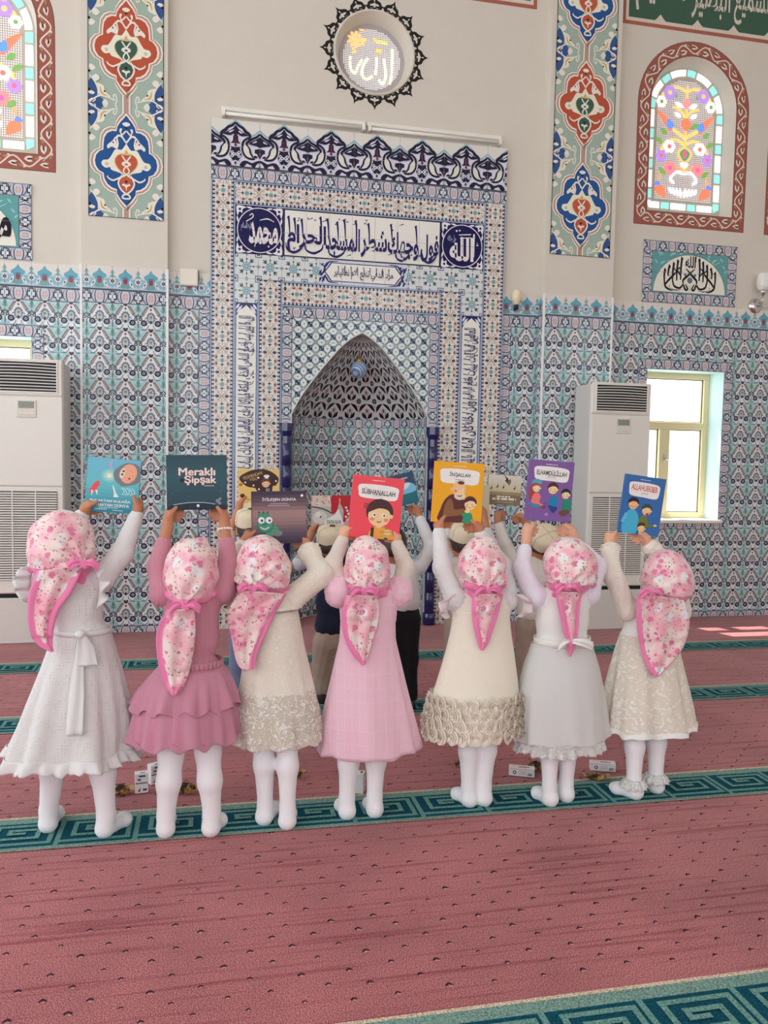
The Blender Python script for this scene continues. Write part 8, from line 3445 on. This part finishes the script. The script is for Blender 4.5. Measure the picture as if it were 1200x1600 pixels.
def d_chef(a, w, h):
    a.rect(0, 0, w, h, S(214, 182, 108))
    a.poly(crom([np.array((x * w, y * h)) for x, y in [(.02, .22), (.15, .1), (.4, .01), (.68, .01), (.9, .12), (.99, .24), (.92, .38), (.84, .40), (.82, .52), (.70, .55), (.58, .53), (.46, .52), (.4, .44), (.2, .40)]], 3, True), S(56, 34, 32))
    up_text(a, 'YELEMENDAN', w * .34, h * .15, w * .5, h * .075, S(196, 160, 104), .005, -.3)
    up_text(a, 'AŞÇI', w * .37, h * .235, w * .2, h * .08, S(196, 160, 104), .005, -.2)
    face(a, w * .67, h * .33, w * .105, S(236, 184, 150), S(110, 56, 40), 0, True, True)
    a.ell(w * .69, h * .165, w * .075, h * .035, S(232, 230, 228), 10)
    a.rect(w * .65, h * .165, w * .73, h * .22, S(232, 230, 228))
    a.rect(w * .67, h * .45, w * .76, h * .53, S(120, 130, 134))
    for x, y in ((.17, .31), (.37, .38), (.5, .47), (.92, .28), (.49, .2)):
        a.circ(w * x, h * y, w * .025, S(222, 206, 196), 8)
    a.ell(w * .1, h * .62, w * .06, h * .05, S(70, 34, 30), 10)
    a.stroke([(w * .1, h * .62), (w * .2, h * .70), (w * .3, h * .7)], w * .012, S(90, 60, 40))
    a.ell(w * .06, h * .36, w * .05, h * .035, S(150, 96, 60), 8)
    a.poly(crom([np.array((x * w, y * h)) for x, y in [(-.02, .7), (.06, .76), (.2, .8), (.3, .78), (.3, 1.02), (-.02, 1.02)]], 3, True), S(224, 212, 180))


BK = lambda i: KIDS[i]['yb'] + GIRLS[i]['wr'][0][2]
book('teal underwater picture book held by the person in white dotted dress', (138, 713), (221, 720), (136, 798), BK(0), d_sea, S(70, 150, 170))
book('square dark teal picture book held by the person in tulle skirt', (260, 711), (354, 711), (261, 797), BK(1), d_space, S(24, 60, 70))
book('square mauve picture book with green caterpillar held up before the lace dress', (393, 768), (478, 767), (394, 850), BK(2), d_worm, S(60, 46, 64))
book('red picture book with boy drawing held by the person in pale pink', (553, 741), (632, 749), (544, 838), BK(3), d_boy, S(220, 66, 78))
book('orange picture book with bearded man drawing held above the rose hem dress', (680, 720), (757, 725), (678, 815), BK(4), d_elder, S(236, 154, 14))
book('purple picture book with three children drawn on it', (828, 717), (897, 723), (827, 812), BK(5), d_three, S(112, 78, 142))
book('blue picture book tilted to one side held by the person at the right end', (978, 740), (1040, 749), (958, 830), BK(6), d_family, S(44, 94, 152), tall=None)
book('grey picture book with red stage curtain held by the person in navy vest', (486, 774), (548, 774), (486, 822), -1.93, d_stage, S(150, 60, 64))
book('dark blue book with iceberg half hidden behind the red book', (594, 748), (644, 736), (605, 796), -2.12, d_ice, S(50, 72, 100))
book('pale book almost hidden behind the orange book', (700, 756), (765, 758), (700, 818), -2.18, d_pale, S(180, 172, 150))
book('beige book with flying birds between the orange and the purple books', (763, 741), (815, 744), (768, 788), -2.11, d_birds, S(140, 124, 98))
oc = [(.0, .24), (.14, .1), (.38, .0), (.68, .0), (.9, .1), (1.0, .24), (.98, .45), (.98, .8), (.9, .98), (.1, .98), (.0, .8), (.0, .5)]
book('cream and brown shaped book with little chef behind the mauve book', (372, 733), (436, 733), (372, 800), -2.15, d_chef, S(206, 176, 108), outline=oc)

# ================================================================== cartons and wrappers on the carpet
carton_w = plain('carton_white', S(226, 224, 226), .4)


def carton(px, py, rz, label, lying=True, tilt=0.0):
    p_ = on_floor(px, py)
    root = empty('drink_carton', (p_[0], p_[1], .0035))
    tag(root, label, 'carton', 'empty drink cartons on the carpet')
    w, d, h = (.108, .038, .036) if lying else (.050, .036, .078)
    root.rotation_euler = (tilt, 0, rz)
    MB().box(-w / 2, w / 2, -d / 2, d / 2, 0, h, .0012).build('box', carton_w, root)
    a = Art()
    ink, red = S(46, 48, 70), S(206, 120, 120)
    if lying:
        a.rect(-w * .47, h * .78, w * .30, h * .94, S(226, 190, 190))
        a.circ(-w * .27, h * .45, h * .22, ink, 10)
        a.circ(-w * .27, h * .45, h * .12, S(226, 224, 226), 8)
        for k in range(4):
            a.rect(-w * .12, h * (.25 + .12 * k), w * (.16 + .03 * (k % 2)), h * (.29 + .12 * k), S(150, 150, 160))
        a.rect(w * .24, h * .2, w * .40, h * .32, ink)
        a.rect(w * .24, h * .4, w * .42, h * .46, ink)
    else:
        a.rect(-w * .46, h * .50, w * .46, h * .55, S(60, 50, 52))
        a.rect(-w * .2, h * .84, w * .3, h * .92, ink)
        a.rect(-w * .3, h * .66, -w * .05, h * .76, S(80, 90, 100))
        a.rect(w * .1, h * .12, w * .4, h * .24, S(70, 84, 120))
        a.poly([(-w * .3, h * .1), (-w * .1, h * .1), (-w * .1, h * .3)], S(90, 50, 46))
    a.build('front_print', PRINT, root, (0, -d / 2, 0), eps=.0002, base=.0003)
    t = Art()
    t.rect(-w * .44, -d * .4, w * .2, d * .4, S(232, 196, 196) if lying else S(222, 222, 226))
    t.rect(-w * .1, -d * .25, w * .3, -d * .05, ink)
    V, F, C = t.data(fn=lambda x, y, hh: (x, y, h + hh), eps=.0002, base=.0003)
    mobj('top_print', V, F, PRINT, root, cols=C)
    e = Art()
    e.rect(-d * .4, h * .15, d * .4, h * .8, S(206, 208, 212))
    e.rect(-d * .3, h * .55, d * .3, h * .7, ink)
    e.circ(0, h * .35, h * .08, S(50, 50, 56), 8)
    V, F, C = e.data(fn=lambda x, y, hh: (w / 2 + hh, x, y), eps=.0002, base=.0003)
    mobj('end_print', V, F, PRINT, root, cols=C)


carton(815, 1212, -.42, 'white drink carton lying left of the legs below the white layered dress')
carton(941, 1204, -.33, 'white drink carton lying between the two people at the right end')
carton(221, 1238, .12, 'white drink carton standing between the first two people at the left', False)
carton(738, 1207, .9, 'white drink carton seen between the legs below the rose hem dress')
carton(562, 1238, 1.2, 'white drink carton seen between the legs below the pale pink dress', False)
carton(242, 1224, .5, 'white drink carton hidden behind the leg below the tulle skirt', False)

foil = bpy.data.materials.new('chocolate_foil')
foil.use_nodes = True
nt = foil.node_tree
p = nt.nodes['Principled BSDF']
tc, nz = nd(nt, 'ShaderNodeTexCoord'), nd(nt, 'ShaderNodeTexNoise')
nz.inputs['Scale'].default_value = 38
nt.links.new(tc.outputs['Object'], nz.inputs['Vector'])
rp = nd(nt, 'ShaderNodeValToRGB')
rp.color_ramp.elements[0].position = .42
rp.color_ramp.elements[0].color = S(54, 34, 22)
rp.color_ramp.elements[1].position = .66
rp.color_ramp.elements[1].color = S(176, 140, 70)
nt.links.new(nz.outputs['Fac'], rp.inputs[0])
nt.links.new(rp.outputs[0], p.inputs['Base Color'])
p.inputs['Roughness'].default_value = .3
p.inputs['Metallic'].default_value = .25


def wrapper(px, py, rz, label, seed, sx=.036, sy=.024, sz=.026):
    p_ = on_floor(px, py)
    root = empty('snack_wrapper', (p_[0], p_[1], .0035))
    root.rotation_euler = (0, 0, rz)
    tag(root, label, 'wrapper', 'crumpled snack wrappers on the carpet')
    rn = random.Random(seed)
    n, m = 14, 8
    P = np.zeros((m, n, 3))
    for i in range(m):
        for k in range(n):
            t, f_ = k * 2 * PI / n, PI * (i + .15) / (m - .7) - PI / 2
            r_ = 1 + rn.uniform(-.26, .22)
            P[i, k] = (sx * r_ * math.cos(f_) * math.cos(t), sy * r_ * math.cos(f_) * math.sin(t), max(0.0, sz * (.72 + r_ * math.sin(f_) * .8)))
    mb = MB().grid(P, wrap=True)
    mb.f.append(tuple(range(n))[::-1])
    mb.f.append(tuple((m - 1) * n + k for k in range(n)))
    mb.build('packet', foil, root)
    for sg in (-1, 1):
        G_ = np.zeros((3, 7, 3))
        for i in range(3):
            for k in range(7):
                G_[i, k] = (sg * (sx * .85 + .010 * i), (k / 6 - .5) * sy * (1.2 + .35 * i), .012 + .004 * ((k + i) % 2) + .004 * i)
        V, Q = sheet(G_)
        V, Q = thick(V, Q, .0012)
        quick('crimped_end', V, Q, plain('gold_foil', S(196, 160, 96), .3, .5), root, (0, 0, 0))


wrapper(188, 1242, .2, 'crumpled brown and gold wrapper beside the standing carton at the left', 1)
wrapper(290, 1240, -.2, 'crumpled brown wrapper seen between the legs below the tulle skirt', 2)
wrapper(836, 1205, .4, 'crumpled gold wrapper behind the carton left of the white layered dress', 3)
wrapper(932, 1219, -.3, 'open brown wrapper in front of the carton near the right end', 4, .042, .02, .018)
wrapper(467, 1216, .7, 'small torn wrapper behind the legs below the lace dress', 5, .016, .012, .016)
wrapper(716, 1198, .1, 'small torn wrapper left of the legs below the rose hem dress', 6, .016, .012, .014)
wrapper(565, 1216, 1.0, 'brown wrapper behind the legs below the pale pink dress', 7, .014, .012, .018)
